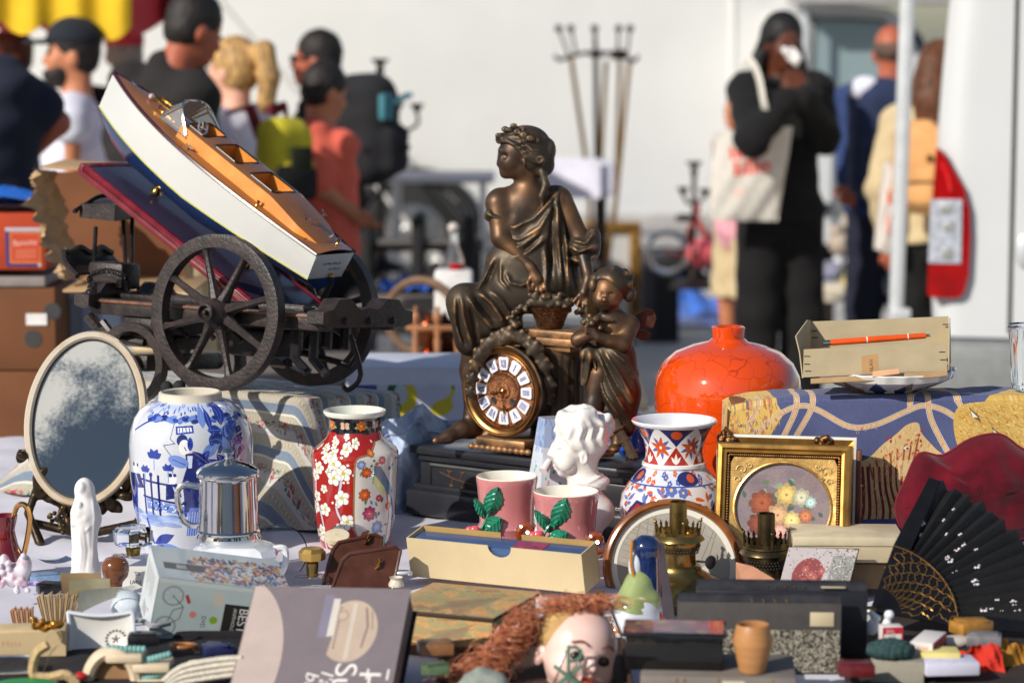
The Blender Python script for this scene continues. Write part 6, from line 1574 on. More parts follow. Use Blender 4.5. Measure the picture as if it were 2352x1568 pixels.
s=SDF((-.125,-.08,-.01),(.125,.05,.16),.0028)
rnd.seed(3)
for i in range(46):
 g=rnd.uniform(PI*1.08,PI*1.92);q=Vector((rx*1.02*math.cos(g)+rnd.gauss(0,.006),-.012+rnd.gauss(0,.01),zc+rz_*math.sin(g)*.98+rnd.gauss(-.004,.01)))
 s.ell(tuple(q),(rnd.uniform(.012,.02),.007,rnd.uniform(.007,.013)),.002,Matrix.Rotation(rnd.uniform(0,3),3,'Y')@Matrix.Rotation(rnd.uniform(-.6,.6),3,'X'))
for i in range(60):s.ell((-.03+rnd.gauss(0,.012)+(.062 if i%2 else 0)*0,-.04+rnd.gauss(0,.008),.045+rnd.gauss(0,.012)),.0052,.001)
for sg in(-1,1):s.chain([(sg*.085,.0,.10),(sg*.10,-.03,.05),(sg*.075,-.06,.004)],[.008,.007,.009],.004)
s.chain([(-.09,-.02,.03),(0,-.03,.012),(.09,-.02,.03)],.008,.004)
s.half((0,0,.0),(0,0,-1));s.build('leaf_stand',m_brl,mi)
#blue and white jar
cx,R_j,Yj=443,141,4.28
cv=Canvas(1400,560,(202,205,212));X_=uvx(cx,R_j,1400);YJ=lambda y:(y-915)/(1280-915)*560
BL,LB=(38,58,150),(110,140,206);DB=(22,34,106)
def P2(*pts):return[(X_(a),YJ(c))for a,c in pts]
cv.rect(0,0,1400,YJ(932),(200,210,236))
for i in range(150):cv.ell(rnd.uniform(0,1400),rnd.uniform(2,YJ(934)),rnd.uniform(3,9),3,rnd.choice([BL,LB]),rnd.uniform(0,3))
for i in range(70):cv.ell(rnd.uniform(X_(345),X_(580)),YJ(944)+rnd.gauss(0,5),rnd.uniform(8,22),7,rnd.choice([BL,LB,DB]),rnd.uniform(-.3,.3),.85)
cv.line(P2((320,975),(345,955),(365,945)),6,BL);cv.line(P2((420,952),(413,985),(424,995),(398,1000),(420,1028),(418,1085)),2,DB)
cv.poly(P2((424,958),(466,956),(468,972),(426,976)),BL);cv.poly(P2((429,961),(462,960),(464,969),(430,972)),(226,230,240))
for i in range(4):cv.line(P2((433+i*8,962),(434+i*8,970)),3,BL)
for(x,y,L,w,g,c)in((520,990,120,24,-.5,BL),(520,990,110,22,.4,DB),(520,992,90,20,2.4,LB),(515,1020,100,22,.9,BL),(510,1015,90,20,-1.1,LB),(505,1040,80,18,.2,DB),(530,960,70,16,-1.5,BL),(500,1030,80,20,2.9,BL),(540,1010,90,20,.1,LB)):cv.leaf(X_(x),YJ(y),L,w,g,c,(190,205,240))
rnd.seed(8)
for i in range(26):cv.leaf(X_(rnd.uniform(488,572)),YJ(rnd.uniform(950,1050)),rnd.uniform(50,110),rnd.uniform(12,22),rnd.uniform(0,6.3),rnd.choice([BL,DB,LB,BL]),(150,175,232))
for i in range(10):cv.leaf(X_(rnd.uniform(490,560)),YJ(rnd.uniform(1160,1250)),rnd.uniform(30,70),12,rnd.uniform(0,6.3),rnd.choice([BL,LB]))
cv.ell(X_(441),YJ(988),20,20,DB);cv.ell(X_(446),YJ(1003),20,26,(236,232,232));cv.line(P2((446,1003),(450,1010)),3,BL);cv.ell(X_(459),YJ(996),10,22,BL)
cv.poly(P2((448,1018),(466,1015),(484,1060),(490,1150),(446,1150),(440,1080),(450,1050)),DB);cv.poly(P2((452,1022),(464,1022),(462,1050),(454,1050)),(206,214,236));cv.ell(X_(432),YJ(1035),38,20,LB,.3);cv.line(P2((418,1030),(448,1042)),2,DB)
cv.poly(P2((455,1140),(488,1140),(482,1205),(446,1205)),(90,116,196))
for i in range(5):cv.line(P2((456+i*6,1150),(450+i*6,1205)),2,(206,216,240))
for(x,y)in((325,1060),(416,1075)):
 cv.ell(X_(x),YJ(y),18,19,(236,232,232));cv.ell(X_(x-3),YJ(y-9),7,7,DB);cv.ell(X_(x+7),YJ(y-9),6,6,DB);cv.poly(P2((x-14,y+12),(x+14,y+10),(x+22,y+40),(x-16,y+48)),DB);cv.line(P2((x+2,y+13),(x+8,y+34)),5,(200,210,236))
cv.poly(P2((307,1105),(330,1100),(322,1170),(310,1180)),BL);cv.line(P2((316,1160),(316,1200)),7,DB)
cv.line(P2((340,1080),(440,1092)),7,DB);cv.line(P2((345,1118),(445,1132)),7,DB);cv.poly(P2((352,1122),(444,1136),(444,1156),(352,1146)),LB)
for x in(348,366,384,446):cv.line(P2((x,1070),(x,1158)),9,DB)
for i in range(60):cv.ell(X_(rnd.uniform(355,442)),YJ(rnd.uniform(1126,1150)),3,3,rnd.choice([DB,(226,230,240)]))
cv.ell(X_(366),YJ(1068),8,8,DB)
for(x,y,s_)in((375,1030,1.2),(352,1063,.9),(408,1056,.9)):
 cv.line(P2((x,y),(x,y+26)),4,LB)
 for g in(-2.6,-.5,-2.0,-1.1):cv.leaf(X_(x),YJ(y),30*s_,9*s_,g,BL)
for i in range(26):cv.ell(X_(rnd.uniform(308,452)),YJ(1165+rnd.gauss(0,9)),rnd.uniform(18,50),9,rnd.choice([LB,(170,190,232),(90,120,200)]),.1,.5)
cv.line(P2((348,1172),(354,1225)),13,BL);cv.line(P2((350,1172),(356,1225)),5,LB)
for(x,y,L,w,g,c)in((356,1228,110,18,-.35,BL),(358,1232,130,16,.08,LB),(352,1226,70,14,-2.3,BL),(365,1240,80,20,.6,BL),(345,1230,60,16,2.3,LB)):cv.leaf(X_(x),YJ(y),L,w,g,c,DB)
for i in range(14):cv.ell(X_(rnd.uniform(345,420)),YJ(rnd.uniform(1235,1268)),rnd.uniform(8,24),10,rnd.choice([BL,LB,DB]),0,.7)
for i in range(30):cv.leaf(rnd.choice([rnd.uniform(0,330),rnd.uniform(1060,1390)]),rnd.uniform(60,540),rnd.uniform(40,90),14,rnd.uniform(0,6),rnd.choice([BL,LB]))
cv.grain(.006)
t,k=vase('porcelain_jar','tall blue and white porcelain jar painted with figures in a garden','jar',cx,Yj,[(74,915),(92,922),(112,934),(128,955),(138,985),(141,1015),(140,1080),(134,1150),(124,1205),(110,1255),(104,1278),(106,1280)],mat_img('jar_painting',cv.image('jar_painting'),.06,coat=1.,var=.02),72)
MB().lathe([((a)*k,(1280-y)*k*1.007)for a,y in((60,926),(62,900),(66,897),(71,899),(72,912),(75,917))],48).build('bare_rim',mat('biscuit_rim',S(206,196,178),.6,var=.08),t)
#red blossom vase
cx,R_v,Yv=817,103,4.31
cv=Canvas(1200,560,(168,34,24));X_=uvx(cx,R_v,1200);YJ=lambda y:(y-988)/(1270-988)*560
def branch(pts,w):cv.line([(p.x,p.y)for p in smooth_path([(X_(a),YJ(c),0)for a,c in pts],6)],w+3,(40,30,40));cv.line([(p.x,p.y)for p in smooth_path([(X_(a),YJ(c),0)for a,c in pts],6)],w,(206,200,214))
branch([(800,1270),(798,1200),(776,1150),(790,1090),(780,1040)],12);branch([(735,1270),(740,1190),(728,1120),(735,1060)],10)
FL=[(800,1019,17),(773,1051,20),(796,1071,21),(772,1083,20),(755,1040,14),(738,1063,16),(729,1081,16),(791,1127,20),(747,1110,11),(730,1129,15),(726,1155,16),(747,1157,17),(803,1181,20),(780,1202,18),(735,1205,14),(722,1215,12),(825,1008,14),(760,1012,12),(800,1235,15),(760,1240,14)]
for i in range(130):cv.ell(rnd.uniform(0,1200),rnd.uniform(0,560),6.5,6,(236,232,222))
for i in range(46):x,y=rnd.choice([rnd.uniform(0,300),rnd.uniform(930,1200),rnd.uniform(300,610)]),rnd.uniform(0,560);cv.flower(x,y,rnd.uniform(14,26),5,(240,238,230),(190,186,80),(90,40,30),rnd.uniform(0,6))
for(x,y,r)in FL:cv.flower(X_(x),YJ(y),r*1.75,5,(242,240,230),(196,190,80),(80,36,26),rnd.uniform(0,6))
PN=[(888,1008),(858,1030),(828,1040),(822,1080),(820,1180),(828,1215),(842,1240),(900,1250),(915,1200),(919,1100),(919,1030)]
P=[(X_(a),YJ(c))for a,c in PN];cv.poly([(x,y)for x,y in P]+[(930,20)],(222,216,206));cv.line([(q.x,q.y)for q in smooth_path([(x,y,0)for x,y in P[:8]],6)],8,(150,118,84))
rnd.seed(11)
for i in range(60):cv.leaf(X_(rnd.uniform(832,918)),YJ(rnd.uniform(1040,1240)),rnd.uniform(14,30),7,rnd.uniform(0,6),rnd.choice([(70,150,120),(96,170,150),(60,120,90),(120,150,190)]),(30,60,60))
for(x,y,r,c)in((850,1070,12,(206,92,40)),(846,1120,14,(206,92,40)),(858,1163,17,(176,60,96)),(878,1196,15,(130,150,196)),(848,1213,10,(196,84,40)),(838,1052,10,(130,150,200)),(862,1028,9,(206,110,50)),(885,1045,9,(196,90,110)),(880,1130,8,(176,60,80)),(900,1150,9,(206,110,50))):
 cv.flower(X_(x),YJ(y),r*1.9,8,c,(226,190,90),(60,30,40),rnd.uniform(0,6),.3);cv.flower(X_(x),YJ(y),r*1.1,6,tuple(min(255,int(q*1.2))for q in c),(226,190,90),None,0,.3)
cv.poly([(X_(a),YJ(c))for a,c in((868,1055),(882,1058),(900,1095),(908,1120),(898,1125),(876,1100),(866,1075))],(96,130,150));cv.poly([(X_(a),YJ(c))for a,c in((868,1075),(890,1105),(896,1124),(880,1118),(866,1095))],(206,214,150));cv.ell(X_(874),YJ(1052),10,8,(196,90,50));cv.line([(X_(a),YJ(c))for a,c in((900,1110),(910,1160),(912,1230))],14,(86,120,170));cv.line([(X_(a),YJ(c))for a,c in((896,1120),(902,1170),(900,1240))],7,(206,110,60));cv.poly([(X_(a),YJ(c))for a,c in((838,1235),(860,1225),(900,1215),(905,1260),(850,1262))],(96,160,170))
hexw=lambda g,i:1-.035*(.5+.5*math.cos(g*6))
t,k=vase('floral_vase','red vase with white blossoms and a bird panel left of the clock','vase',cx,Yv,[(62,985),(66,1000),(82,1015),(99,1028),(103,1037),(102,1060),(99,1120),(95,1180),(88,1228),(80,1250),(74,1262),(76,1270)],mat_img('vase_painting',cv.image('vase_painting'),.08,coat=1.,var=.03),84,wob=hexw)
cv=Canvas(900,90,(26,24,26))
for i in range(10):
 x=45+i*90
 if i%2:
  cv.leaf(x,45,40,10,.3,(110,190,160));cv.leaf(x,45,40,10,2.8,(110,190,160));cv.leaf(x,45,34,9,-.5,(90,170,140));cv.leaf(x,45,34,9,3.6,(90,170,140));cv.flower(x,45,26,7,(214,110,40),(230,170,60),(90,40,20),0,.35)
 else:
  for g in(.5,-.5,2.6,3.7):cv.leaf(x,45,30,11,g,(216,196,170),(120,60,40))
  cv.ell(x,45,4,14,(196,90,50))
MB().lathe([(r*k,(1270-y)*k*1.007)for r,y in((68,950),(62,960),(60,975),(61,988))],56,uvr=(1,0)).build('neck',mat_img('vase_neck',cv.image('vase_neck'),.1,coat=.9),t)
MB().lathe([(r*k,(1270-y)*k*1.007)for r,y in((54,985),(56,960),(64,944),(68,939),(71,940),(71.5,945),(68,951))],56).build('rim',mat('cream_glaze',S(226,226,212),.12,coat=.7),t)
#imari vase
cx,R_v=1546,124
cv=Canvas(1200,420,(212,212,216));X_=uvx(cx,R_v,1200);YJ=lambda y:(y-1070)/(1310-1070)*420
OR,NV,RD=(206,84,36),(40,48,104),(170,44,26);rnd.seed(5)
for i in range(560):cv.leaf(rnd.uniform(0,1200),rnd.uniform(30,420),rnd.uniform(16,46),7,rnd.uniform(0,6),rnd.choice([OR,OR,(70,90,160),(96,116,180),(196,100,60)]))
for i in range(44):cv.flower(rnd.uniform(0,1200),rnd.uniform(60,400),rnd.uniform(18,30),6,rnd.choice([(214,100,60),(220,130,90),(90,110,176)]),(236,190,120),None,rnd.uniform(0,6))
for x0_ in(380,700,60,1000):cv.poly([(x0_,180),(x0_+60,110),(x0_+150,130),(x0_+190,220),(x0_+120,260),(x0_+40,250)],NV);cv.poly([(x0_+14,182),(x0_+64,124),(x0_+144,142),(x0_+176,218),(x0_+116,246),(x0_+46,238)],RD);cv.flower(x0_+110,190,34,5,(230,226,226),(200,90,50),None,1,.34)
cv.rect(0,0,1200,52,(206,212,228))
for i in range(60):cv.flower(rnd.uniform(0,1200),rnd.uniform(8,46),12,5,rnd.choice([OR,(80,100,170),(214,110,60)]),(236,200,140),None,0)
for x0_ in(40,340,640,940):cv.ell(x0_+20,28,56,26,NV);cv.ell(x0_+34,26,20,15,OR)
cv.rect(0,52,1200,57,(70,80,150))
t,k=vase('imari_vase','flared orange and blue patterned vase between the bust and the gold frame','vase',cx,4.15,[(70,1068),(82,1080),(104,1105),(119,1130),(124,1158),(122,1185),(112,1215),(100,1245),(92,1300),(94,1310)],mat_img('imari_body',cv.image('imari_body'),.07,coat=1.,var=.02),72)
cv=Canvas(1000,190,(230,228,228))
for i in range(6):
 x=83+i*167;cv.poly([(x+84-75,0),(x+84+75,0),(x+84,100)],NV);cv.ell(x+84,34,26,24,OR,.3);cv.poly([(x+84-70,190),(x+84+70,190),(x+84,100)],RD);cv.leaf(x+84,186,54,8,-PI/2,(236,230,226));cv.leaf(x+84,186,46,7,-PI/2+.6,(236,230,226));cv.leaf(x+84,186,46,7,-PI/2-.6,(236,230,226))
 for q in range(9):cv.leaf(x,105,62,9,q*.7,OR if q%2 else(90,100,170))
 cv.flower(x,105,30,6,OR,(236,226,220),None,0)
MB().lathe([(r*k,(1310-y)*k*1.007)for r,y in((90,972),(80,988),(70,1010),(65,1032),(66,1048),(69,1056))],64,uvr=(1,0)).build('neck',mat_img('imari_neck',cv.image('imari_neck'),.07,coat=1.,var=.02),t)
MB().lathe([(r*k,(1310-y)*k*1.007)for r,y in((68,1000),(84,975),(92,964),(96,961),(98,964),(96,969),(89,973))],64).lathe([(r*k,(1310-y)*k*1.007)for r,y in((67,1055),(73,1058),(74,1064),(70,1069))],64).build('rim',mat('white_glaze',S(228,230,234),.08,coat=.9),t)
#white bust
m_por=mat('white_bisque',S(236,232,226),.22,var=.03,scale=12,coat=.5,sss=.05)
g=G(1345,1240,4.22);bu=thing('white_bust','white porcelain bust of a curly haired child facing left before the clock','bust',g.o);k=g.k
r=lambda*a:tuple(x*k for x in a)if len(a)>1 else a[0]*k
q=lambda x,y,d=0:g.v(x,y,d)
s=SDF((q(1235,0)[0],-.075,q(0,1300)[2]),(q(1430,0)[0],.075,q(0,925)[2]),.0016)
s.ell(q(1340,1005,0),r(60,56,60),.01).ell(q(1300,1042,-6),r(32,40,46),.015).ell(q(1292,1084,-6),r(12,13,10),.008).ell(q(1276,1068,-6),r(7,10,4),.003).ell(q(1279,1075,-6),r(7,9,4),.003).cap(q(1272,1022,-6),q(1264,1042,-6),r(5),r(7),.006).ell(q(1300,1066,-34),r(15,12,15),.01)
s.ell(q(1283,1026,-38),r(12,10,7),.006,None,True).ell(q(1285,1027,-32),r(8,8,5),.003).ell(q(1341,1052,-52),r(10,7,17),.004).ell(q(1342,1052,-60),r(5,5,10),.003,None,True)
s.cap(q(1338,1130,2),q(1340,1070,2),r(36),r(32),.015)
s.ell(q(1345,1175,4),r(68,52,50),.02).ell(q(1355,1105,4),r(46,44,20),.01).ell(q(1340,1235,4),r(44,40,30),.015).cap(q(1340,1240,4),q(1340,1310,4),r(34),r(46),.01)
for i in range(60):
 a=rnd.uniform(-.35,2*PI*.62-.35)-.4;b_=rnd.uniform(-1.2,1.2);
 c=(1345-62*math.cos(a+1.0)*math.cos(b_)*-1*(1 if True else 1),1000-62*math.sin(a+.9)*math.cos(b_),-58*math.sin(b_))
 if c[0]<1306 and c[1]>985:continue
 s.ell(q(c[0]*.93+1342*.07,c[1]*.93+1003*.07,c[2]*.93),r(rnd.uniform(16,24),9,rnd.uniform(7,10)),.011,Matrix.Rotation(rnd.uniform(0,3),3,'Y'))
for i in range(9):
 x=1285+i*13;s.fold([q(x,950+abs(i-4)*4),q(x+12,975),q(x+4,1000),q(x+18,1025)],r(4),.0022 if i%2 else-.002,ymax=0)
s.fold([q(1310,1090),q(1350,1100),q(1395,1082)],r(4),.003,ymax=0).fold([q(1320,1100),q(1370,1112),q(1408,1130)],r(4),.003,ymax=0)
s.build('bust_figure',m_por,bu,sm=1)
#floral porcelain bottle with broken spout
g=G(1265,1240,4.36);t=thing('porcelain_bottle','tapering white porcelain bottle with painted sprigs behind the bust','bottle',g.o);k=g.k
cv=Canvas(120,300,(222,228,236));cv.rect(0,0,120,60,(170,190,224));rnd.seed(2)
for i in range(26):cv.ell(rnd.uniform(0,120),rnd.uniform(0,70),6,5,(120,146,204),0,.6)
for i in range(22):cv.leaf(rnd.uniform(10,100),rnd.uniform(80,290),11,3.5,rnd.uniform(0,6),(90,170,140))
for(x,y)in((50,140),(70,210),(35,250)):cv.flower(x,y,12,6,(226,170,176),(206,170,70),None)
mm=MB();hb,ht_=62*k,22*k;H_=(1240-955)*k
for i in range(4):
 a0,a1=PI/4+i*PI/2+.35,PI/4+(i+1)*PI/2+.35;f=1.41
 mm.add([(hb*f*math.cos(a0),hb*f*math.sin(a0),-.03),(hb*f*math.cos(a1),hb*f*math.sin(a1),-.03),(ht_*f*math.cos(a1),ht_*f*math.sin(a1),H_),(ht_*f*math.cos(a0),ht_*f*math.sin(a0),H_)],[(0,1,2,3)],0,[(0,0),(1,0),(1,1),(0,1)])
mm.add([(ht_*1.41*math.cos(PI/4+i*PI/2+.35),ht_*1.41*math.sin(PI/4+i*PI/2+.35),H_)for i in range(4)],[(0,1,2,3)])
mm.build('bottle_body',mat_img('sprig_print',cv.image('sprig_print'),.1,coat=.8),t,ang=20)
MB().tube([g.p(1262,1058,-50),g.p(1248,1082,-70)],[r_(8),r_(11)],12).build('broken_spout',m_por,t)
#two pink cups with leaves
m_pk=mat('pink_glaze',S(206,134,132),.1,var=.1,scale=9,coat=.9,c2=S(190,118,122),c2amt=.35);m_crm=mat('cream_glaze2',S(236,230,214),.12,coat=.7)
m_lf=mat('green_glaze',S(40,140,108),.15,var=.3,scale=60,coat=.8,c2=S(24,92,72),c2amt=.42);m_fl=mat('rose_glaze',S(216,92,104),.15,var=.25,scale=40,coat=.8);m_bg=mat('brown_glaze',S(140,62,26),.12,var=.3,coat=.9)
def leaf3(g,base,tip,wid,d,lift=8):
 A,B_=g.p(base[0],base[1],d),g.p(tip[0],tip[1],d-lift);ax0=B_-A;Lx=ax0.length;ax0.normalize();nr=Vector((.15,-1,.15)).normalized();sx=ax0.cross(nr).normalized();w0=wid*g.k
 def fn(s_):
  def f(u,v):
   h=math.sin(PI*min(1,u*.97+.03))**.75*(1+.07*math.sin(u*70));y=2*v-1
   return A+ax0*(Lx*u)+sx*(w0*h*y)+nr*(.004*math.sin(PI*u)-.0035*abs(y)+.0010*math.cos(abs(y)*9+u*34)-s_)
  return f
 return MB().grid(fn(0),26,12).grid(fn(.0022),26,12,flip=True)
def pink_cup(label,cx,Y,rimy,hw,yb,leaves,bud):
 g=G(cx,yb,Y);k=g.k;t=thing('pink_cup',label,'cup',g.o,0,'pink cups with green leaves');z=lambda y:(yb-y)*k
 h1=yb-rimy
 prof=[(hw*.80,yb),(hw*.84,yb-6),(hw*.82,rimy+h1*.62),(hw*.88,rimy+h1*.55),(hw*.95,rimy+h1*.5),(hw*.88,rimy+h1*.46),(hw*.90,rimy+h1*.3),(hw*.97,rimy+h1*.08),(hw,rimy+4),(hw*.99,rimy)]
 MB().lathe([(a*k,z(y))for a,y in prof],56).build('body',m_pk,t)
 MB().lathe([(a*k,z(y))for a,y in((hw*.99,rimy),(hw*.96,rimy-2),(hw*.93,rimy+2),(hw*.88,rimy+h1*.2),(hw*.8,rimy+h1*.7),(1,rimy+h1*.8))],56).build('glazed_inside',m_crm,t)
 for(b_,tp,wd,d)in leaves:leaf3(g,b_,tp,wd,d).build('leaf',m_lf,t)
 m=MB();
 for e in range(5):m.ball(g.p(bud[0]+9*math.cos(e*1.3),bud[1]+8*math.sin(e*1.3),-hw-8),(.009,.006,.008))
 m.ball(g.p(bud[0],bud[1],-hw-18),.005);m.build('bud',m_fl,t)
 MB().tube(smooth_path([g.p(bud[0]+8,bud[1]+10,-hw-4),g.p(bud[0]+30,bud[1]-30,-hw),g.p(leaves[0][0][0],leaves[0][0][1],-hw)],4),.0026,6).build('stem',m_lf,t)
 return t,g
t,g=pink_cup('taller looking pink cup at the left with three green leaves',1164,4.17,1090,71,1318,[((1122,1180),(1144,1118),21,-66),((1116,1192),(1090,1143),11,-62),((1110,1222),(1152,1188),20,-70)],(1086,1224))
t,g=pink_cup('pink cup at the right nearest the bust with three green leaves',1300,4.08,1125,76,1330,[((1274,1210),(1302,1142),21,-70),((1268,1224),(1228,1170),12,-66),((1256,1248),(1306,1222),19,-74)],(1232,1236))
for(x,y)in((1206,1222),(1366,1244)):
 MB().tube(smooth_path([g.p(x+16,y+22,-60),g.p(x-8,y+24,-66),g.p(x-14,y,-68),g.p(x,y-16,-68),g.p(x+14,y-6,-68),g.p(x+6,y+4,-68)],5),[.006]*26,8).build('scroll_foot',m_bg,t)
#denim cloth between the red vase and the clock
g=G(960,1180,4.58);rnd.seed(21)
def den(u,v):
 px=862+205*u;y0=940+26*abs(math.sin(u*5.2+.4))-16*math.exp(-((u-.45)/.2)**2)+60*max(0,.12-u)*4
 py=y0+(1195-y0)*v;d=34-60*v+26*math.sin(u*8+v*5)*(.3+v)+14*math.sin(u*19-v*9)+9*abs(math.sin(u*14+v*11+2*math.sin(v*7)))+5*abs(math.sin(u*31-v*23))-(70*max(0,u-.45)*v)*0
 return g.p(px-40*v*u,py,d+30+230*u*u)
o=MB().grid(den,60,50).grid(lambda u,v:den(u,v)+Vector((0,.004,0)),60,50,flip=True).build('denim_shirt',mat('pale_denim',S(186,202,226),.9,var=.12,scale=30,bump=.3,bscale=500),None,g.o,70)
tag(o,'crumpled pale denim shirt lying between the red vase and the clock','shirt')
MB().tube([den(u/24,.16+.02*math.sin(u))+Vector((0,-.003,0))for u in range(25)],.0022,6).build('seam',mat('denim_seam',S(176,190,212),.9),o)
t=thing('spray_bottle','blue plastic bottle with clear neck behind the bronze torch','bottle',(W(1462,1100,4.56).x,4.56,TABLE))
MB().lathe([(.001,0),(.034,0),(.036,.01),(.036,.13),(.02,.16),(.014,.17)],20).build('bottle_body',mat('cobalt_plastic',S(28,76,190),.3,coat=.4),t);MB().lathe([(.015,.17),(.015,.195),(.001,.197)],14).build('cap',mat('white_plastic',None),t)
#gold frame and the frame behind it
m_gl=mat('gold_leaf',S(200,152,78),.3,metal=.8,var=.2,scale=35,wear=(S(236,200,128),.54,.05));m_gld=mat('dark_gilding',S(112,78,42),.4,metal=.7,var=.4,scale=90)
def leanframe(py_b,Y,deg,yaw=0):return W(1176,py_b,Y),Matrix.Rotation(rad(yaw),3,'Z')@Matrix.Rotation(rad(-deg),3,'X')
gy=3.99;o_=W(1792,1300,gy);o_.z=TABLE;k=kk(1200,gy);RF=Matrix.Rotation(rad(-11),3,'Z')@Matrix.Rotation(rad(-14),3,'X')
t=thing('gold_frame','ornate gilt frame with an oval flower painting leaning on the scarf box','picture frame',o_)
zt=W(1792,1032,gy).z-TABLE;zt/=math.cos(rad(14));hw=156*k
def Fp(x,z,y=0):return RF@Vector((x,y,z))
def rail(x0,z0,x1,z1,prof):
 """mitred moulding all round: prof = (inset, depth)"""
 m=MB();C4=lambda i:[(x0+i,z0+i),(x1-i,z0+i),(x1-i,z1-i),(x0+i,z1-i)]
 for a,b in zip(prof[:-1],prof[1:]):
  A,B_=C4(a[0]),C4(b[0])
  for i in range(4):
   j=(i+1)%4;m.add([Fp(*A[i],-a[1]),Fp(*A[j],-a[1]),Fp(*B_[j],-b[1]),Fp(*B_[i],-b[1])],[(0,1,2,3)])
 return m
rail(-hw,.0,hw,zt,[(0,-.03),(0,.004),(.003,.010),(.009,.012),(.012,.006),(.016,.005),(.017,.002)]).build('outer_moulding',m_gl,t,ang=25)
m=MB()
for(a,c,e,f,n)in((-hw+.02,zt-.02,hw-.02,zt-.02,52),(-hw+.02,.02,-hw+.02,zt-.02,44),(hw-.02,.02,hw-.02,zt-.02,44)):
 for i in range(n):u=(i+.5)/n;m.ball(Fp(a+(e-a)*u,c+(f-c)*u,-.004),(.0024,.003,.0024),6,4)
b_=m.build('beaded_band',m_gld,t);b_['kind']='stuff'
oc=(0,zt-.030-106*k);ox_,oz_=112*k,106*k;n=64;m=MB()
def rect_pt(g_):
 c_,s_=math.cos(g_),math.sin(g_);X1,Z1=hw-.023,zt-.023;tx=X1/abs(c_)if abs(c_)>1e-6 else 1e9;tz=((Z1-oc[1])if s_>0 else(oc[1]-.02))/abs(s_)if abs(s_)>1e-6 else 1e9;q_=min(tx,tz);return(c_*q_,oc[1]+s_*q_)
A=[Fp(ox_*math.cos(2*PI*i/n),oc[1]+oz_*math.sin(2*PI*i/n),-.001)for i in range(n)];B_=[Fp(*rect_pt(2*PI*i/n),-.002)for i in range(n)]
m.add(A+B_,[(i,(i+1)%n,n+(i+1)%n,n+i)for i in range(n)]).build('spandrel',mat('pale_gilding',S(206,164,96),.34,metal=.65,var=.15,scale=60,bump=.2,bscale=90),t)
MB().tube([Fp(ox_*math.cos(2*PI*i/n),oc[1]+oz_*math.sin(2*PI*i/n),-.002)for i in range(n)],.0025,8,True).build('oval_rim',m_gl,t)
for sg in(-1,1):
 m=MB()
 for(a,c,rr,n2)in((.018,.02,.016,1),(.03,.012,.010,-1),(.012,.036,.010,1),(.024,.03,.007,-1)):
  m.tube([Fp(sg*(hw-.024-a+rr*.6*math.cos(e*.5)*(1-e/14)),zt-.024-c+rr*.6*math.sin(e*.5*n2)*(1-e/14),-.003)for e in range(13)],.0012,5)
 m.build('scroll_ornament',mat('bright_gilding',S(236,204,140),.3,metal=.7),t)
cv=Canvas(420,400,(128,112,116));rnd.seed(4)
for i in range(40):cv.ell(rnd.uniform(0,420),rnd.uniform(0,400),rnd.uniform(30,80),rnd.uniform(20,60),rnd.choice([(140,122,124),(110,90,92),(150,130,122)]),0,.3)
for i in range(50):cv.leaf(rnd.gauss(190,70),rnd.gauss(190,70),rnd.uniform(24,50),9,rnd.uniform(0,6),rnd.choice([(90,110,80),(120,150,130),(70,90,80)]))
for(x,y,r_0,c)in((120,180,56,(150,74,34)),(225,140,50,(206,176,100)),(290,150,40,(190,186,156)),(190,230,50,(206,160,116)),(110,270,50,(136,60,34)),(250,250,40,(226,196,126)),(310,230,30,(190,116,70)),(200,300,34,(230,170,160)),(330,170,26,(180,200,196))):
 for e in range(3):cv.flower(x,y,r_0*(1-e*.25),8,tuple(min(255,int(q_*(.85+.14*e)))for q_ in c),tuple(int(q_*.8)for q_ in c),None,e*.4,.34)
cv.ell(300,350,70,50,(104,60,36));cv.ell(300,312,62,18,(150,90,50));cv.grain(.03,2)
MB().add([Fp(ox_*math.cos(2*PI*i/n),oc[1]+oz_*math.sin(2*PI*i/n),.002)for i in range(n)],[tuple(range(n))],0,[(.5+.5*math.cos(2*PI*i/n),.5+.5*math.sin(2*PI*i/n))for i in range(n)]).build('flower_picture',mat_img('flower_picture',cv.image('flower_picture'),.3,coat=.6),t)
MB().box(Fp(0,zt/2,.034),(2*hw-.01,.006,zt-.01),.001,RF).build('back_board',m_card,t)
gy2=4.09;o2=W(1800,1300,gy2);o2.z=TABLE
t=thing('white_edged_frame','chipped gilt frame with white edge standing behind the oval flower picture','picture frame',o2);z2_=W(1800,1004,gy2).z-TABLE;hw2=164*k;RF=Matrix.Rotation(rad(-11),3,'Z')@Matrix.Rotation(rad(-7),3,'X')
rail(-hw2,0,hw2,z2_,[(0,-.02),(0,.006),(.004,.007)]).build('white_edge',mat('chipped_gesso',S(222,216,204),.7,var=.1,scale=40),t,ang=25)
rail(-hw2+.004,.004,hw2-.004,z2_-.004,[(0,.007),(.012,.004),(.03,-.006),(.036,-.004)]).build('gilt_cove',m_gl,t,ang=25)
MB().box(Fp(hw2+.004,z2_/2-.01,.012),(.007,.03,z2_-.02),.001,RF).build('side_board',mat('red_brown_wood',S(120,62,30),.4,var=.2),t)
for sx,nn_ in((-1,16),(.62,8)):
 s=SDF((-.03,-.03,-.03),(.03,.03,.03),.0016)
 for i in range(nn_*2):g_=i*.9;s.ell((.014*math.cos(g_)*rnd.uniform(.3,1),rnd.uniform(-.006,.006),.012*math.sin(g_)*rnd.uniform(.3,1)),(rnd.uniform(.003,.006),)*3,.002)
 s.build('corner_ornament',m_gld,t).location=Fp(sx*(hw2-.014),z2_-.008,-.01)
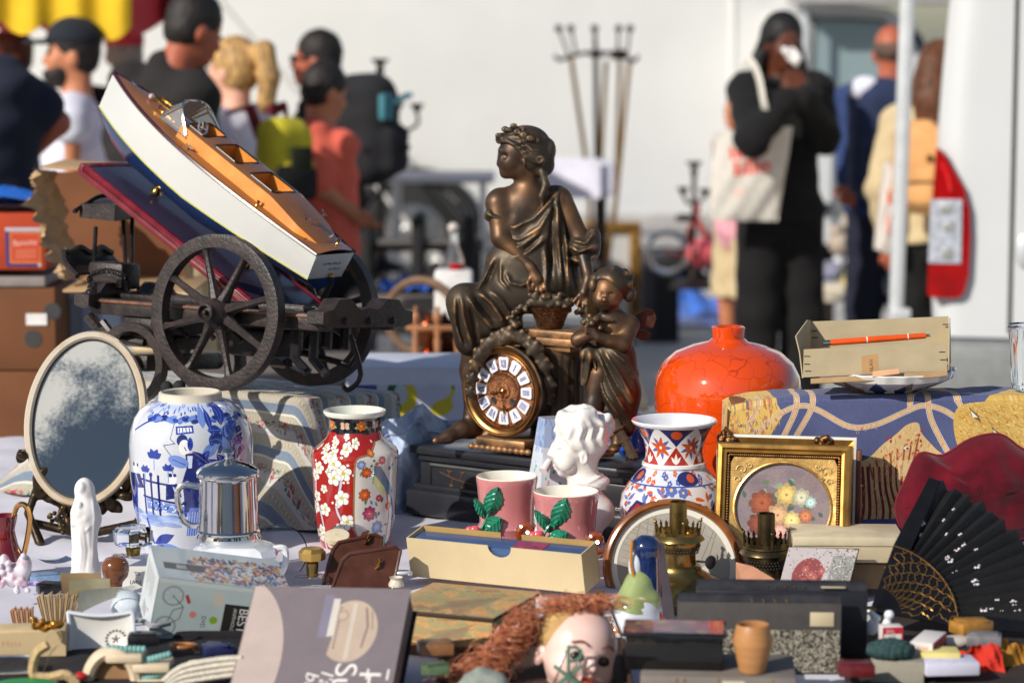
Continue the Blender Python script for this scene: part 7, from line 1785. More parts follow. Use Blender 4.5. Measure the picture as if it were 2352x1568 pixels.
#oval wooden frame with grey engraving
oy=3.98;oc_=W(1547,1302,oy);t=thing('oval_picture','oval wooden frame with a grey engraving behind the brass lamps','picture frame',(oc_.x,oy,TABLE));k=kk(1300,oy);RO=Matrix.Rotation(rad(-12),3,'X')@Matrix.Rotation(rad(14),3,'Y');zc=oc_.z-TABLE
def OV(g_,a,c,y=0):return RO@Vector((a*k*math.cos(g_),y,c*k*math.sin(g_)))+Vector((0,0,zc))
n=80
def ovs(prof,nm,m_):
 m=MB()
 for(a,y0_),(b2,y1_)in zip(prof[:-1],prof[1:]):
  A=[OV(2*PI*i/n,163-a,157-a,-y0_)for i in range(n)];B_=[OV(2*PI*i/n,163-b2,157-b2,-y1_)for i in range(n)];m.add(A+B_,[(i,(i+1)%n,n+(i+1)%n,n+i)for i in range(n)])
 return m.build(nm,m_,t)
ovs([(0,-.012),(0,.0),(5,.008),(11,.010),(17,.007),(20,.002)],'frame_moulding',mat('walnut_veneer',S(150,88,40),.25,var=.35,scale=26,coat=.5,c2=S(104,56,26),c2amt=.45))
ovs([(20,.001),(33,.0005)],'mount',mat('cream_mount',S(226,222,208),.7,var=.03))
cv=Canvas(300,300,(172,164,152));rnd.seed(9)
for i in range(9):cv.line([(rnd.uniform(20,60)+i*26,20),(rnd.uniform(20,60)+i*26,170)],2,(130,122,110));cv.line([(10,30+i*18),(140,34+i*18)],1.5,(140,132,120))
cv.rect(0,170,300,300,(158,150,138));cv.ell(70,220,40,30,(206,198,180));cv.ell(60,205,26,12,(226,220,200));cv.ell(235,140,13,16,(216,208,190));cv.poly([(215,160),(255,160),(275,260),(205,260)],(196,186,166));cv.ell(262,200,22,30,(140,132,120),0,.6)
for i in range(60):x,y=rnd.uniform(0,300),rnd.uniform(0,300);cv.line([(x,y),(x+rnd.uniform(-26,26),y+rnd.uniform(-9,9))],1.2,rnd.choice([(120,112,100),(200,192,176)]),.6)
cv.grain(.03)
MB().add([OV(2*PI*i/n,131,125,0)for i in range(n)],[tuple(range(n))],0,[(.5+.5*math.cos(2*PI*i/n),.5+.5*math.sin(2*PI*i/n))for i in range(n)]).build('engraving',mat_img('engraving',cv.image('engraving'),.35,coat=.5),t)
ovs([(4,-.010),(160,-.010)],'backing',m_card)
#brass oil lamps
m_lb=mat('lamp_brass',S(150,126,74),.28,metal=.95,var=.25,scale=30);m_lb2=mat('lamp_brass_dark',S(92,78,54),.36,metal=.9,var=.35,scale=40)
def lamp(label,cx,Y,ys,m_,font_hw,yb):
 g=G(cx,yb,Y);k=g.k;t=thing('oil_lamp',label,'oil lamp',(g.o.x,g.o.y,TABLE),0,'brass oil lamp burners');z=lambda y:g.o.z-TABLE+(yb-y)*k
 t0,c0,c1,fl,b1,n1,s1=ys
 MB().lathe([(20*k,z(c1)),(20*k,z(t0)),(17.5*k,z(t0)+.001),(17.5*k,z(c1))],32).build('wick_tube',m_,t)
 R=52*k;m=MB()
 for i in range(20):
  a0,a1=2*PI*i/20,2*PI*(i+1)/20;am=(a0+a1)/2;h0,h1=z(c1),z(c0+(c1-c0)*.42)-(0 if i%2 else .002)
  P=lambda a,zz_,r_0=R:(r_0*math.cos(a),r_0*math.sin(a),zz_)
  m.add([P(a0,h0),P(a1,h0),P(a1,h0+(h1-h0)*.35),P(am+.06,h0+(h1-h0)*.55),P(am+.10,h0+(h1-h0)*.8),P(am,h1+.004,R*1.06),P(am-.10,h0+(h1-h0)*.8),P(am-.06,h0+(h1-h0)*.55),P(a0,h0+(h1-h0)*.35)],[tuple(range(9))])
  if i%5==0:m.tube([P(am,h0),P(am,h1+.010,R*1.02),P(am,z(c0),R*1.1)],.0014,5).ball(P(am,h1+.008,R*1.02),.003,8,5)
 m.build('gallery',m_,t)
 MB().lathe([(52*k,z(c1)),(54*k,z(c1)-.002),(51*k,z(c1)-.004),(52*k,z(fl)+.006),(60*k,z(fl)),(61*k,z(fl)-.002),(52*k,z(fl)-.004),(52*k,z(fl)-.008),(50*k,z(b1)+.010),(42*k,z(b1)),(40*k,z(b1)-.003),(42*k,z(n1)),(45*k,z(n1)-.002),(44*k,z(n1)-.004),(17*k,z(c1))][:14],48).build('burner',m_,t)
 m=MB()
 for rw in range(3):
  for i in range(40):a=2*PI*(i+.5*rw)/40;rr=(50-rw*2.2)*k+.0004;m.ball((rr*math.cos(a),rr*math.sin(a),z(fl)-.012-rw*.005),(.0012,.0012,.0014),5,4)
 o=m.build('air_holes',mat('gap_dark',None),t);o['kind']='stuff'
 MB().lathe([(44*k,z(n1)-.003),(50*k,z(s1)+.004),(54*k,z(s1)),(56*k,z(s1)-.004),(font_hw*.62*k,z(s1+22)),(font_hw*.9*k,z(s1+40)),(font_hw*k,z(s1+62)),(font_hw*.98*k,z(yb)+.012),(font_hw*.86*k,.004),(font_hw*.85*k,0)],64).build('font',m_,t)
 a=Vector((math.cos(.35),-math.sin(.35),0));c_=Vector((0,0,z(n1)+.006))
 MB().tube([c_+a*.03,c_+a*.052],.0018,6).lathe([(.001,-.0015),(.0105,-.001),(.011,.0),(.009,.002),(.004,.0035),(.001,.004)],24,c_+a*.053,Matrix.Rotation(PI/2,3,'Y')if False else(a.to_track_quat('Z','Y').to_matrix()@Matrix.Rotation(rad(-35),3,'Y'))).build('wick_knob',m_black,t)
lamp('bright brass oil lamp burner in front of the oval frame',1556,3.87,(1148,1186,1222,1231,1262,1292,1300),m_lb,132,1396)
lamp('darker brass oil lamp burner in front of the gold frame',1758,3.93,(1176,1208,1250,1264,1296,1318,1326),m_lb2,104,1376)
#velvet cushion
g=G(2230,1250,4.0);ctr=g.p(2235,1125,20);rnd.seed(6)
OUT=[(2058,1165),(2082,1100),(2112,1042),(2165,1046),(2230,1008),(2296,998),(2345,1030),(2420,1070),(2440,1150),(2400,1220),(2320,1246),(2240,1270),(2150,1262),(2085,1235)]
op=smooth_path([g.p(x,y,10)for x,y in OUT],8,True);nO=len(op)
def cush(sg):
 def fn(u,v):
  e=op[int(u*nO)%nO];p=ctr.lerp(e,v);h=math.cos(min(1,v)*PI/2)**.6
  return p+Vector((0,-sg*(.055*h+.004*vnoise(u*9,v*5,4)*math.sin(PI*v)),.0))
 return fn
mv=mat('crimson_velvet',S(104,14,32),.9,scale=16,bump=.35,bscale=50,sheen=.22,c2=S(58,5,16),c2amt=.48,spec=.15)
t=tag(MB().grid(cush(1),nO,16).grid(cush(-1),nO,16,flip=True).build('velvet_cushion',mv,None,g.o,180),'dark red velvet cushion leaning on the scarf box at the right edge','cushion')
MB().tube(op[::2],.003,6,True).build('piping',mat('crimson_piping',S(110,14,34),.8),t)
#black painted hand fan
pv=W(2001,1412,3.62);k=kk(1412,3.62);e1,e2=Vector((1,0,0)),Vector((0,.75,.66));en=e1.cross(e2)*-1
t=thing('hand_fan','open black hand fan painted with white blossoms and gold scrolls','fan',pv)
r0,r1,r2=22*k,196*k,425*k;NB=15;A0,A1=rad(-8),rad(64)
m_fc=mat('black_silk',S(22,22,24),.6,var=.2,scale=20,bump=.2,bscale=200);m_fs=mat('black_lacquer',S(20,18,17),.25,coat=.4);m_fg=mat('fan_gold',S(176,130,62),.35,metal=.6)
def FP(r_0,a,h=0):return e1*(r_0*math.cos(a))+e2*(r_0*math.sin(a))+en*h
def leafsurf(u,v):
 a=A0+(A1-A0)*u;z_=(u*NB*2)%2;z_=z_ if z_<1 else 2-z_;return FP(r1+(r2-r1)*v+.004*math.sin(u*60)*v,a,-.011*z_*(.55+.45*v)-.002)
MB().grid(leafsurf,NB*8,10).grid(lambda u,v:leafsurf(u,v)-en*.0009,NB*8,10,flip=True).build('leaf',m_fc,t,ang=30)
for i in range(NB+1):
 a=A0+(A1-A0)*i/NB;big=i in(0,NB);w_0=.013 if big else .0095
 sd_=Vector((0,0,0))+e1*-math.sin(a)+e2*math.cos(a);dr_=e1*math.cos(a)+e2*math.sin(a);h=en*(-.0125 if big else-.006-.0005*i)
 st=MB().prism([(r0*.2,-.003),(r1*1.02,-w_0),(r1*1.02 if not big else r2,-w_0*(1 if not big else .7)),(r1*1.02 if not big else r2,w_0*(1 if not big else .7)),(r1*1.02,w_0),(r0*.2,.003)],h,dr_,sd_,en*-.0016).build('stick',m_fs,t,smooth=False)
 if i%1==0:
  m=MB();pts=[]
  for e in range(40):u=e/39;rr=r1*(.34+.64*u);pts.append(dr_*rr+sd_*(w_0*.5*u**.5*(math.sin(u*21+i*1.9)+.4*math.sin(u*57+i)))+h-en*.0021)
  m.tube(pts,.00045,4);m.tube([dr_*r1*.99+sd_*w_0*.9+h-en*.002,dr_*r1*.99-sd_*w_0*.9+h-en*.002],.0007,4)
  m.build('gold_scroll',m_fg,st)
rnd.seed(14);m_bl1=mat('blossom_white',S(232,222,226),.6,var=.08)
for i in range(24):
 u=rnd.uniform(.04,.97);v=rnd.uniform(.12,.8);c_=leafsurf(u,v)-en*-.0;a=A0+(A1-A0)*u;m=MB();sz=rnd.uniform(.004,.0075)
 for e in range(5):g_=e*1.2566+i;m.ball(c_+FP(1,a)*(sz*.62*math.cos(g_))+(e2*math.cos(a)-e1*math.sin(a))*(sz*.62*math.sin(g_))+en*.0012,(sz*.42,sz*.42,sz*.3),6,4)
 m.build('blossom',m_bl1,t)
for(u,v0,v1)in((.93,.2,.62),(.16,.3,.7)):
 m=MB().grid(lambda x,y:leafsurf(u+.012*math.sin(PI*y)*(2*x-1),v0+(v1-v0)*y)+en*.003,6,14).build('cream_medallion',mat('cream_silk',S(190,166,120),.6,var=.2),t)
MB().lathe([(.001,-.016),(.006,-.015),(.006,.004),(.001,.005)],14,(0,0,0),Matrix((e1,e2,en)).transposed()).build('rivet',m_lb,t)
#kraft card boxes, photo tile, plank at the right
def ybox(name,label,cat,xl,xr,yt,yb,Y,depth,yaw,m,bev=.002,group=None,zb=None):
 a,b2=W(xl,yb,Y),W(xr,yb,Y);k=kk((yt+yb)/2,Y);w_0=(xr-xl)*k/math.cos(rad(yaw));hh=(yb-yt)*k
 t=thing(name,label,cat,(a+b2)/2,rad(yaw),group);MB().box((0,depth/2,hh/2),(w_0,depth,hh),bev).build('box_body',m,t);return t,w_0,hh
m_kc=mat('cream_card',S(196,180,148),.8,var=.06,scale=14)
t,w_0,hh=ybox('card_box','flat cream card box lying in front of the gold frame','box',1822,2074,1236,1292,3.90,.11,-2,m_kc)
MB().box((0,.055,hh+.001),(w_0*1.01,.112,.004),.001).box((0,-.001,hh-.004),(w_0*1.008,.003,.014),.001).build('lid',mat('cream_card_lid',S(204,190,160),.8),t);MB().box((w_0/2-.012,-.003,.018),(.012,.001,.001)).build('staple',m_stap,t)
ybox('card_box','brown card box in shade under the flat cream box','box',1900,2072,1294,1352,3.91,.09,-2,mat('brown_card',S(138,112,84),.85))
cv=Canvas(300,220,(206,196,196));rnd.seed(31)
cv.ell(110,110,66,70,(160,84,84));cv.ell(80,170,60,40,(196,140,80));cv.ell(130,160,40,40,(176,90,84));cv.rect(200,30,300,220,(120,128,120),.5)
for i in range(500):cv.ell(rnd.choice([rnd.uniform(0,300),rnd.uniform(180,300)]),rnd.uniform(0,220),rnd.uniform(1,3.5),rnd.uniform(1,3),rnd.choice([(60,60,56),(226,222,220),(100,106,96),(226,222,222)]))
for i in range(9):cv.flower(rnd.uniform(40,170),rnd.uniform(60,190),16,6,(190,110,110),(226,190,120),None,i)
o_,u_,d_,b_=W(1812,1256,3.86),Vector((.108,-.0,-.003)),Vector((-.022,-.012,-.083)),Vector((.004,.012,-.0015))
t=thing('photo_tile','worn square tile with a faded rose picture and black edge beside the dark lamp','tile',o_)
MB().obox(Vector((0,0,0)),u_,d_,b_).build('tile_body',m_trim,t,smooth=False);MB().add([Vector((0,-.0008,0)),u_+Vector((0,-.0008,0)),u_+d_+Vector((0,-.0008,0)),d_+Vector((0,-.0008,0))],[(0,1,2,3)],0,[(0,1),(1,1),(1,0),(0,0)]).build('picture_face',mat_img('rose_print',cv.image('rose_print'),.35,coat=.3),t)
tag(MB().add([W(1690,1290,3.86),W(1730,1300,3.80),W(1850,1372,3.66),W(1720,1384,3.7),W(1690,1330,3.85),W(1730,1340,3.8),W(1850,1400,3.66),W(1720,1410,3.7)],[(0,1,2,3),(4,7,6,5),(0,4,5,1),(1,5,6,2),(2,6,7,3),(3,7,4,0)]).build('leather_case',mat('pink_tan_leather',S(196,140,110),.5,var=.1)),'pinkish tan leather case wedged between the two brass lamps','case')
#faience figure
g=G(1478,1450,3.72);k=g.k;t=thing('faience_figure','glazed figure of a hooded woman in blue, green and white beside the bright lamp','figurine',g.o)
m_fw=mat('faience_white',S(220,224,232),.1,coat=.9,var=.04);m_fb=mat('faience_blue',S(38,60,110),.1,coat=.9,var=.45,scale=60,c2=S(20,28,60),stretch=(6,1,1));m_fgn=mat('faience_green',S(150,164,104),.1,coat=.9,var=.15);m_fo=mat('faience_ochre',S(190,120,36),.12,coat=.9,var=.3)
def fsd():return SDF(g.v(1390,1500,-120)[0:1]+(-.09,-.04),g.v(1565,1225,0)[0:1]+(.08,g.p(1478,1222)[2]),.0022)
rr=lambda*a:tuple(v*k for v in a)if len(a)>1 else a[0]*k
s=fsd();s.ell(g.v(1455,1400,-20),rr(46,44,50),.015).ell(g.v(1440,1420,-40),rr(34,34,34),.01).cap(g.v(1470,1400),g.v(1470,1500),rr(52),rr(66),.02).ell(g.v(1460,1300,-10),rr(17,18,36),.01);s.build('white_robe',m_fw,t)
s=fsd();s.cap(g.v(1484,1262),g.v(1492,1370),rr(30),rr(30),.01).ell(g.v(1484,1252),rr(32,34,22),.01);s.build('blue_hood',m_fb,t)
s=fsd();s.cap(g.v(1468,1340,-12),g.v(1450,1398,-26),rr(34),rr(44),.015).cap(g.v(1490,1380,-20),g.v(1500,1422,-30),rr(30),rr(14),.01);s.fold([g.v(1440,1365),g.v(1470,1375),g.v(1500,1405)],rr(4),.002).fold([g.v(1430,1385),g.v(1470,1392),g.v(1498,1420)],rr(4),.002);s.build('green_shawl',m_fgn,t)
s=fsd();s.cap(g.v(1420,1450,-30),g.v(1470,1452,-40),rr(26),rr(28),.01);s.build('ochre_base',m_fo,t)
MB().tube(smooth_path([g.p(1452,1240,-22),g.p(1450,1300,-30),g.p(1462,1345,-36),g.p(1440,1372,-44)],5),.0022,6).build('ochre_trim',m_fo,t)
slab('hollow_back',[g.p(1508,1250,-20),g.p(1524,1246,10),g.p(1548,1400,20),g.p(1552,1450,10),g.p(1512,1450,-30)],.006,mat('bare_clay',S(150,136,134),.8,var=.15,bump=.3),t);slab('red_lining',[g.p(1511,1395,-36),g.p(1545,1448,-22),g.p(1511,1448,-38)],.002,mat('red_glaze',S(176,60,40),.2,coat=.6),t)
#old books at right
def block(name,label,cat,xl,xr,yt,Y,depth,yaw,cover,pages,marb=None,group=None):
 zt=W(xl,yt,Y).z;a,b2=W(xl,yt,Y),W(xr,yt,Y);w_0=(b2.x-a.x)/math.cos(rad(yaw));hh=zt-TABLE
 t=thing(name,label,cat,((a.x+b2.x)/2,Y,TABLE),rad(yaw),group)
 MB().box((0,.002,hh/2),(w_0,.004,hh),.0012).build('front_board',cover,t);MB().box((0,depth-.002,hh/2),(w_0,.004,hh),.0012).build('back_board',cover,t)
 MB().box((-.004,depth/2,hh/2-.003),(w_0-.016,depth-.008,hh-.010),.001).build('page_block',pages,t)
 MB().tube([(-w_0/2+.001,depth/2,hh),(w_0/2-.001,depth/2,hh)],depth/2,16,flat=.35).build('spine',mat('worn_black_leather',S(44,42,46),.35,var=.3,scale=50,coat=.2),t)
 return t,w_0,hh
m_bk=mat('grey_cloth_board',S(72,68,66),.7,var=.15,scale=60,bump=.15,bscale=400);m_pg=mat('page_edges',S(150,128,100),.8,var=.2,scale=30,stretch=(1,30,1))
m_mb=mat('marbled_paper',S(196,186,166),.5,var=.1,scale=330,c2=S(16,15,16),c2amt=.56)
t,w_0,hh=block('old_book','old grey book with marbled paper and a cream label standing right of the black tin','book',1557,1932,1384,3.44,.022,-3,m_bk,m_pg)
MB().box((0,-.0006,hh*.30),(w_0*.985,.0012,hh*.62),.0).build('marbled_sheet',m_mb,t);MB().box((w_0/2-.027,-.001,hh-.022),(.033,.001,.020),.0005).build('cream_label',m_kc,t)
for i in range(4):MB().tube([(w_0/2-.075-i*.016,-.001,hh+.001),(w_0/2-.078-i*.016,.011,hh+.0045)],.0007,4).build('gold_tooling',m_fg,t)
t,w_0,hh=block('old_book','dark blue leather bound book standing behind the marbled book','book',1600,1992,1356,3.48,.026,-3,mat('navy_board',S(30,31,38),.5,var=.2),m_pg)
MB().box((w_0/2-.048,.012,hh+.0045),(.034,.02,.001),.0004).build('cream_label',m_kc,t)
for i in range(5):MB().tube(smooth_path([(w_0/2-.09-i*.013,.006,hh+.0042),(w_0/2-.086-i*.013,.012,hh+.0048),(w_0/2-.094-i*.013,.018,hh+.004)],3),.0007,4).build('gold_tooling',m_fg,t)
t=thing('grey_book','grey cloth book lying flat under the black tin and wooden cup','book',W(1650,1550,3.24)+Vector((0,0,-.012)),rad(-4));k=kk(1550,3.24)
MB().box((0,.06,0),(.205,.13,.022),.003).build('cover',mat('grey_cloth',S(120,112,104),.75,var=.12,bump=.2,bscale=400),t);MB().box((.02,-.0058,.0),(.03,.001,.012),.0).build('cream_label',m_kc,t)
for x in(-.055,-.045,.0,.07):MB().box((x,-.0058,0),(.0015,.001,.018)).build('gold_tooling',m_fg,t)
MB().box((0,.06,-.06),(.19,.12,.09),.004).build('page_block',m_pg,t)
t,w_0,hh=ybox('lacquer_box','black lacquer box with a painted red and gold lid','box',1436,1660,1462,1540,3.27,.075,-5,mat('black_lacquer2',S(16,15,17),.2,var=.3,scale=60,coat=.5))
cv=Canvas(260,90,(130,56,40));rnd.seed(3)
for i in range(60):cv.ell(rnd.uniform(0,260),rnd.uniform(0,90),rnd.uniform(8,30),rnd.uniform(4,12),rnd.choice([(176,64,44),(150,120,60),(110,110,70),(60,50,60),(190,150,80)]),0,.7)
MB().box((0,.0375,hh+.003),(w_0*1.06,.082,.006),.002).build('lid',mat('black_lacquer2',None),t);MB().add([(-w_0*.5,0,hh+.0065),(w_0*.5,0,hh+.0065),(w_0*.5,.075,hh+.0065),(-w_0*.5,.075,hh+.0065)],[(0,1,2,3)],0,[(0,0),(1,0),(1,1),(0,1)]).build('lid_painting',mat_img('lid_painting',cv.image('lid_painting'),.2,coat=.7),t)
g=G(1728,1540,3.26);k=g.k
tag(MB().lathe([(r_0*k,(1540-y)*k)for r_0,y in((1,1540),(30,1540),(31,1536),(40,1496),(43,1482),(46,1470),(38,1434),(36,1430),(33,1433),(36,1470),(1,1500))],40).build('wooden_cup',mat('box_wood',S(176,124,76),.45,var=.12,scale=20,stretch=(1,1,6)),None,g.o),'small turned wooden egg cup beside the black lacquer box','cup')
#cream slipcase with a blue book
c0,u,d,b=solve_frame((1335,1273),(924,1251),(1345,1367),(1372,1248),3.86)
t=thing('slipcase','long cream slipcase holding a blue book in front of the pink cups','slipcase',c0);un,dn,bn=u.normalized(),d.normalized(),b.normalized();Z0=Vector((0,0,0))
m_sl=mat('slipcase_card',S(204,184,144),.75,var=.07,scale=10,bump=.1,bscale=120);m_sld=mat('slipcase_inside',S(176,144,88),.8)
P=[(0,0),(u.length*.40,0)]+[(u.length*.46-.021*math.cos(a),.019*math.sin(a))for a in np.linspace(0,PI,12)]+[(u.length,0),(u.length,d.length),(0,d.length)]
MB().prism(P,Z0,un,dn,bn*.002).build('front_wall',m_sl,t,ang=25)
MB().obox(b-bn*.002,un*u.length*.42,d,bn*.002).build('back_wall',m_sld,t);MB().obox(b-bn*.002+un*u.length*.54,un*u.length*.46,d,bn*.002).build('back_wall',m_sld,t)
MB().obox(bn*.002,un*.002,d,b-bn*.004).build('end_wall',m_sl,t);MB().obox(u-un*.002+bn*.002,un*.002,d,b-bn*.004).build('end_wall',m_sl,t);MB().obox(d*.985,u,d*.015,b).build('bottom',m_sl,t)
bk=MB().obox(un*.004+bn*.005+dn*.006,u-un*.008,d*.85,b-bn*.012,.002).build('blue_book',mat('blue_book_cloth',S(62,86,128),.4,var=.1,coat=.3),t)
MB().obox(un*u.length*.24+bn*.010+dn*.0052,un*.055,dn*.001,b-bn*.024).build('red_print',mat('red_print',S(140,60,90),.5,var=.3,scale=90),bk)
#old decorated box
cv=Canvas(400,260,(196,160,110));rnd.seed(17)
for i in range(70):cv.poly([(rnd.uniform(0,400)+a,rnd.uniform(0,260)+c)for a,c in((0,0),(rnd.uniform(20,70),5),(rnd.uniform(0,40),rnd.uniform(10,40)))],rnd.choice([(216,180,126),(206,150,92),(150,156,116),(150,120,90),(214,164,100),(196,150,100)]),.6)
for i in range(120):x,y=rnd.uniform(0,400),rnd.choice([rnd.gauss(60,20),rnd.gauss(200,30)]);cv.line([(x,y),(x+rnd.uniform(-20,20),y+rnd.uniform(-6,6))],2,(80,70,60),.6)
cv.grain(.05);im_=mat_img('patched_paper',cv.image('patched_paper'),.7,bump=.2)
t=thing('patterned_box','old paper covered box with green and ochre patches under the slipcase','box',W(1130,1492,3.50),rad(-22))
hB=(1492-1422)*kk(1450,3.5)
for nm,P in(('front_side',[(-.16,0,0),(0,0,0),(0,0,hB),(-.16,0,hB)]),('right_side',[(0,0,0),(0,.17,0),(0,.17,hB),(0,0,hB)]),('lid_face',[(-.17,-.004,hB+.004),(.004,-.004,hB+.004),(.004,.18,hB+.004),(-.17,.18,hB+.004)])):
 MB().add(P,[(0,1,2,3)],0,[(0,0),(1,0),(1,1),(0,1)]).build(nm,im_,t)
MB().box((-.083,.088,hB+.0008),(.174,.184,.0055),.001).build('lid_edge',mat('dark_edge',S(62,50,40),.7),t);MB().box((-.08,.085,hB/2-.02),(.158,.168,hB+.036),.001).build('box_core',m_card,t)
#doll head
g=G(1330,1490,3.36);k=g.k;RD_=Matrix.Rotation(rad(-26),3,'Z').to_4x4().to_3x3();t=thing('doll_head','porcelain doll head with open dark eyes and curled red hair','doll',g.o)
RH=Matrix.Rotation(rad(17),3,'Y')@Matrix.Rotation(rad(20),3,'Z')@Matrix.Rotation(rad(-6),3,'X')
def HD(x,y,z):return tuple(RH@Vector((x*k,y*k,z*k)))
s=SDF((-.085,-.075,-.09),(.085,.085,.075),.0016)
s.ell(HD(0,10,10),rr(88,92,88),.01,RH).ell(HD(0,-20,-42),rr(70,62,60),.02,RH).ell(HD(0,-64,-82),rr(22,20,18),.012,RH)
for sg in(-1,1):s.ell(HD(sg*44,-46,-46),rr(27,24,24),.015,RH);s.ell(HD(sg*88,14,-34),rr(9,18,25),.006,RH);s.ell(HD(sg*96,8,-32),rr(6,9,14),.004,RH,True);s.ell(HD(sg*33,-80,-6),rr(17,12,12.5),.004,RH,True)
s.cap(HD(0,-80,0),HD(0,-96,-24),rr(6),rr(10.5),.008).ell(HD(-8,-90,-28),rr(6,6,5),.003).ell(HD(8,-90,-28),rr(6,6,5),.003).ell(HD(0,-86,-54),rr(21,8,10),.004).ell(HD(0,-92,-53),rr(12,7,4),.002,None,True)
s.cap(HD(0,10,-70),HD(0,20,-150),rr(44),rr(46),.015);s.build('head',mat('doll_bisque',S(240,204,192),.3,var=.06,scale=18,c2=S(232,184,170),c2amt=.38,sss=.05),t)
m=MB()
for sg in(-1,1):m=MB().ball(HD(sg*33,-70,-6),rr(17,13,12),14,10,RH).build('eye_socket',mat('eye_dark',None),t)
m_lip=mat('lip_red',S(206,84,60),.3)
for(z_,h_)in((-49,4),(-59,5)):MB().tube(smooth_path([HD(-17,-88,-53),HD(-7,-95,z_),HD(7,-95,z_),HD(17,-88,-53)],5),[.001]+[h_*k]*14+[.001],8).build('lip',m_lip,t)
for sg in(-1,1):MB().tube(smooth_path([HD(sg*15,-84,22),HD(sg*34,-80,31),HD(sg*56,-68,22)],5),[.0006]+[.0013]*9+[.0005],6).build('brow',mat('brow_brown',S(110,64,48),.6),t)
mh=mat('auburn_hair',S(216,140,100),.33,c2=S(150,84,58),var=.45,scale=90,stretch=(1,1,.3));rnd.seed(12);m=MB()
def curl(p0,p1,rad_,turns,rt=.0012,n=34):
 a=Vector(p0);d_=Vector(p1)-a;ax=d_.normalized();x=ax.orthogonal().normalized();y=ax.cross(x)
 return[a+d_*(i/n)+(x*math.cos(i/n*turns*6.28)+y*math.sin(i/n*turns*6.28))*rad_*(.5+.5*math.sin(i/n*PI))+Vector((0,0,0))for i in range(n+1)]
pp=lambda x,y,d=0:g.p(x,y,d)
for i in range(1000):
 q_=rnd.random()
 if q_<.42:a,b2=(rnd.gauss(1212,20),rnd.gauss(1418,14),rnd.gauss(0,26)),(rnd.gauss(1150,22),rnd.gauss(1500,16),rnd.gauss(-20,26))
 elif q_<.78:a,b2=(rnd.gauss(1165,20),rnd.gauss(1484,16),rnd.gauss(-10,26)),(rnd.gauss(1075,36),rnd.gauss(1560,12),rnd.gauss(-40,30))
 else:a,b2=(rnd.gauss(1262,22),rnd.gauss(1394,10),rnd.gauss(10,24)),(rnd.gauss(1385,34),rnd.gauss(1386,9),rnd.gauss(0,20))
 m.tube(curl(pp(*a),pp(*b2),rnd.uniform(.005,.013),rnd.uniform(1.2,2.6),0,n=22),rnd.uniform(.00025,.0006),3,caps=False)
o=m.build('hair',mh,t);o['kind']='stuff'
s=SDF((-.1,-.05,-.06),(.08,.09,.085),.0024);s.ell(HD(-6,26,20),rr(92,84,84),.01,RH);s.ell(HD(10,-70,-20),rr(104,90,118),.006,RH,True);s.build('wig_cap',mat('gauze_cap',S(186,150,96),.9,var=.2,scale=50,bump=.4,bscale=200),t)
def strip(P,w_0,nm,m_,y_,parent):
 mm2=MB()
 for i in range(len(P)-1):
  a,b2=Vector((P[i][0],P[i][1])),Vector((P[i+1][0],P[i+1][1]));d_=(b2-a).normalized();n2=Vector((-d_.y,d_.x))*w_0/2
  q_=[g.p(x,y,y_)for x,y in((a+n2-d_*2),(a-n2-d_*2),(b2-n2+d_*2),(b2+n2+d_*2))];mm2.add(q_+[p+Vector((0,.003,0))for p in q_],[(0,1,2,3),(7,6,5,4)]+[(j,4+j,4+(j+1)%4,(j+1)%4)for j in range(4)])
 return mm2.build(nm,m_,parent)
pt=thing('chi_rho_pendant','green metal cross pendant with a looped P hanging before the doll face','pendant',g.o);m_vg=mat('verdigris',S(104,140,122),.6,metal=.3,var=.2,scale=60)
strip([(1306,1484),(1306,1580)],8,'stem',m_vg,-126,pt);strip([(1306,1487),(1322,1485),(1334,1494),(1334,1508),(1322,1517),(1308,1518)],7,'loop',m_vg,-127,pt);strip([(1274,1530),(1342,1580)],8,'arm',m_vg,-125,pt);strip([(1335,1530),(1270,1580)],8,'arm',m_vg,-124,pt)
m=MB();
for i in range(16):m.ring(g.p(1303-i*2.1,1492+i*5.2,-118),.0022,.0006,(1,.4*(i%2),.2),8,4)
o=m.build('chain',m_iron,pt);o['kind']='stuff'
tag(MB().tube(smooth_path([W(1372,1420,3.40),W(1370,1372,3.40),W(1380,1358,3.40),W(1396,1376,3.39),W(1412,1420,3.37),W(1428,1460,3.35)],6),.0022,8).build('wire_hook',m_bras),'bent gold wire spectacle arm behind the doll head','wire')
s=SDF((-.05,-.03,-.05),(.05,.03,.04),.002);s.ell((0,0,-.01),(.036,.022,.03),.01).box((.004,0,-.03),(.03,.02,.02),.004,.01);s.wave(lambda X,Y_,Z:.0016*np.sin(X*190+Z*130)*np.cos(Z*150));tag(s.build('stone',mat('green_grey_stone',S(140,146,138),.8,var=.25,scale=40,bump=.4,bscale=100),None,W(1112,1566,3.27)),'rough greenish grey stone in front of the doll hair','stone')
#SMALL WARES IN FRONT
def uvq(P,nm,m_,t):return MB().add(P,[(0,1,2,3)],0,[(0,0),(1,0),(1,1),(0,1)]).build(nm,m_,t,smooth=False)
k=kk(1354,3.55);wx=lambda a,b,c:Vector((a*k,b*k*math.cos(TH)-c*k*math.sin(TH)*-1*-1,-c*k))
c0=W(587,1344,3.43);u=Vector((.217,-.035,.0035));d=Vector((-.13,-.79,-.60));d=d-u*d.dot(u)/u.length_squared;b=u.cross(d);b=b if b.y>0 else-b;b=b.normalized()*.05;d=d.normalized()*.235
t=thing('large_book','large grey paperback lying tilted with white lettering and a round photo at the front','book',c0)
cv=Canvas(620,520,(122,112,116));rnd.seed(1)
for i in range(900):cv.line([(x:=rnd.uniform(0,620),y:=rnd.uniform(0,520)),(x+rnd.uniform(2,9),y+rnd.uniform(-4,4))],1.5,rnd.choice([(136,126,130),(110,100,106)]),.5)
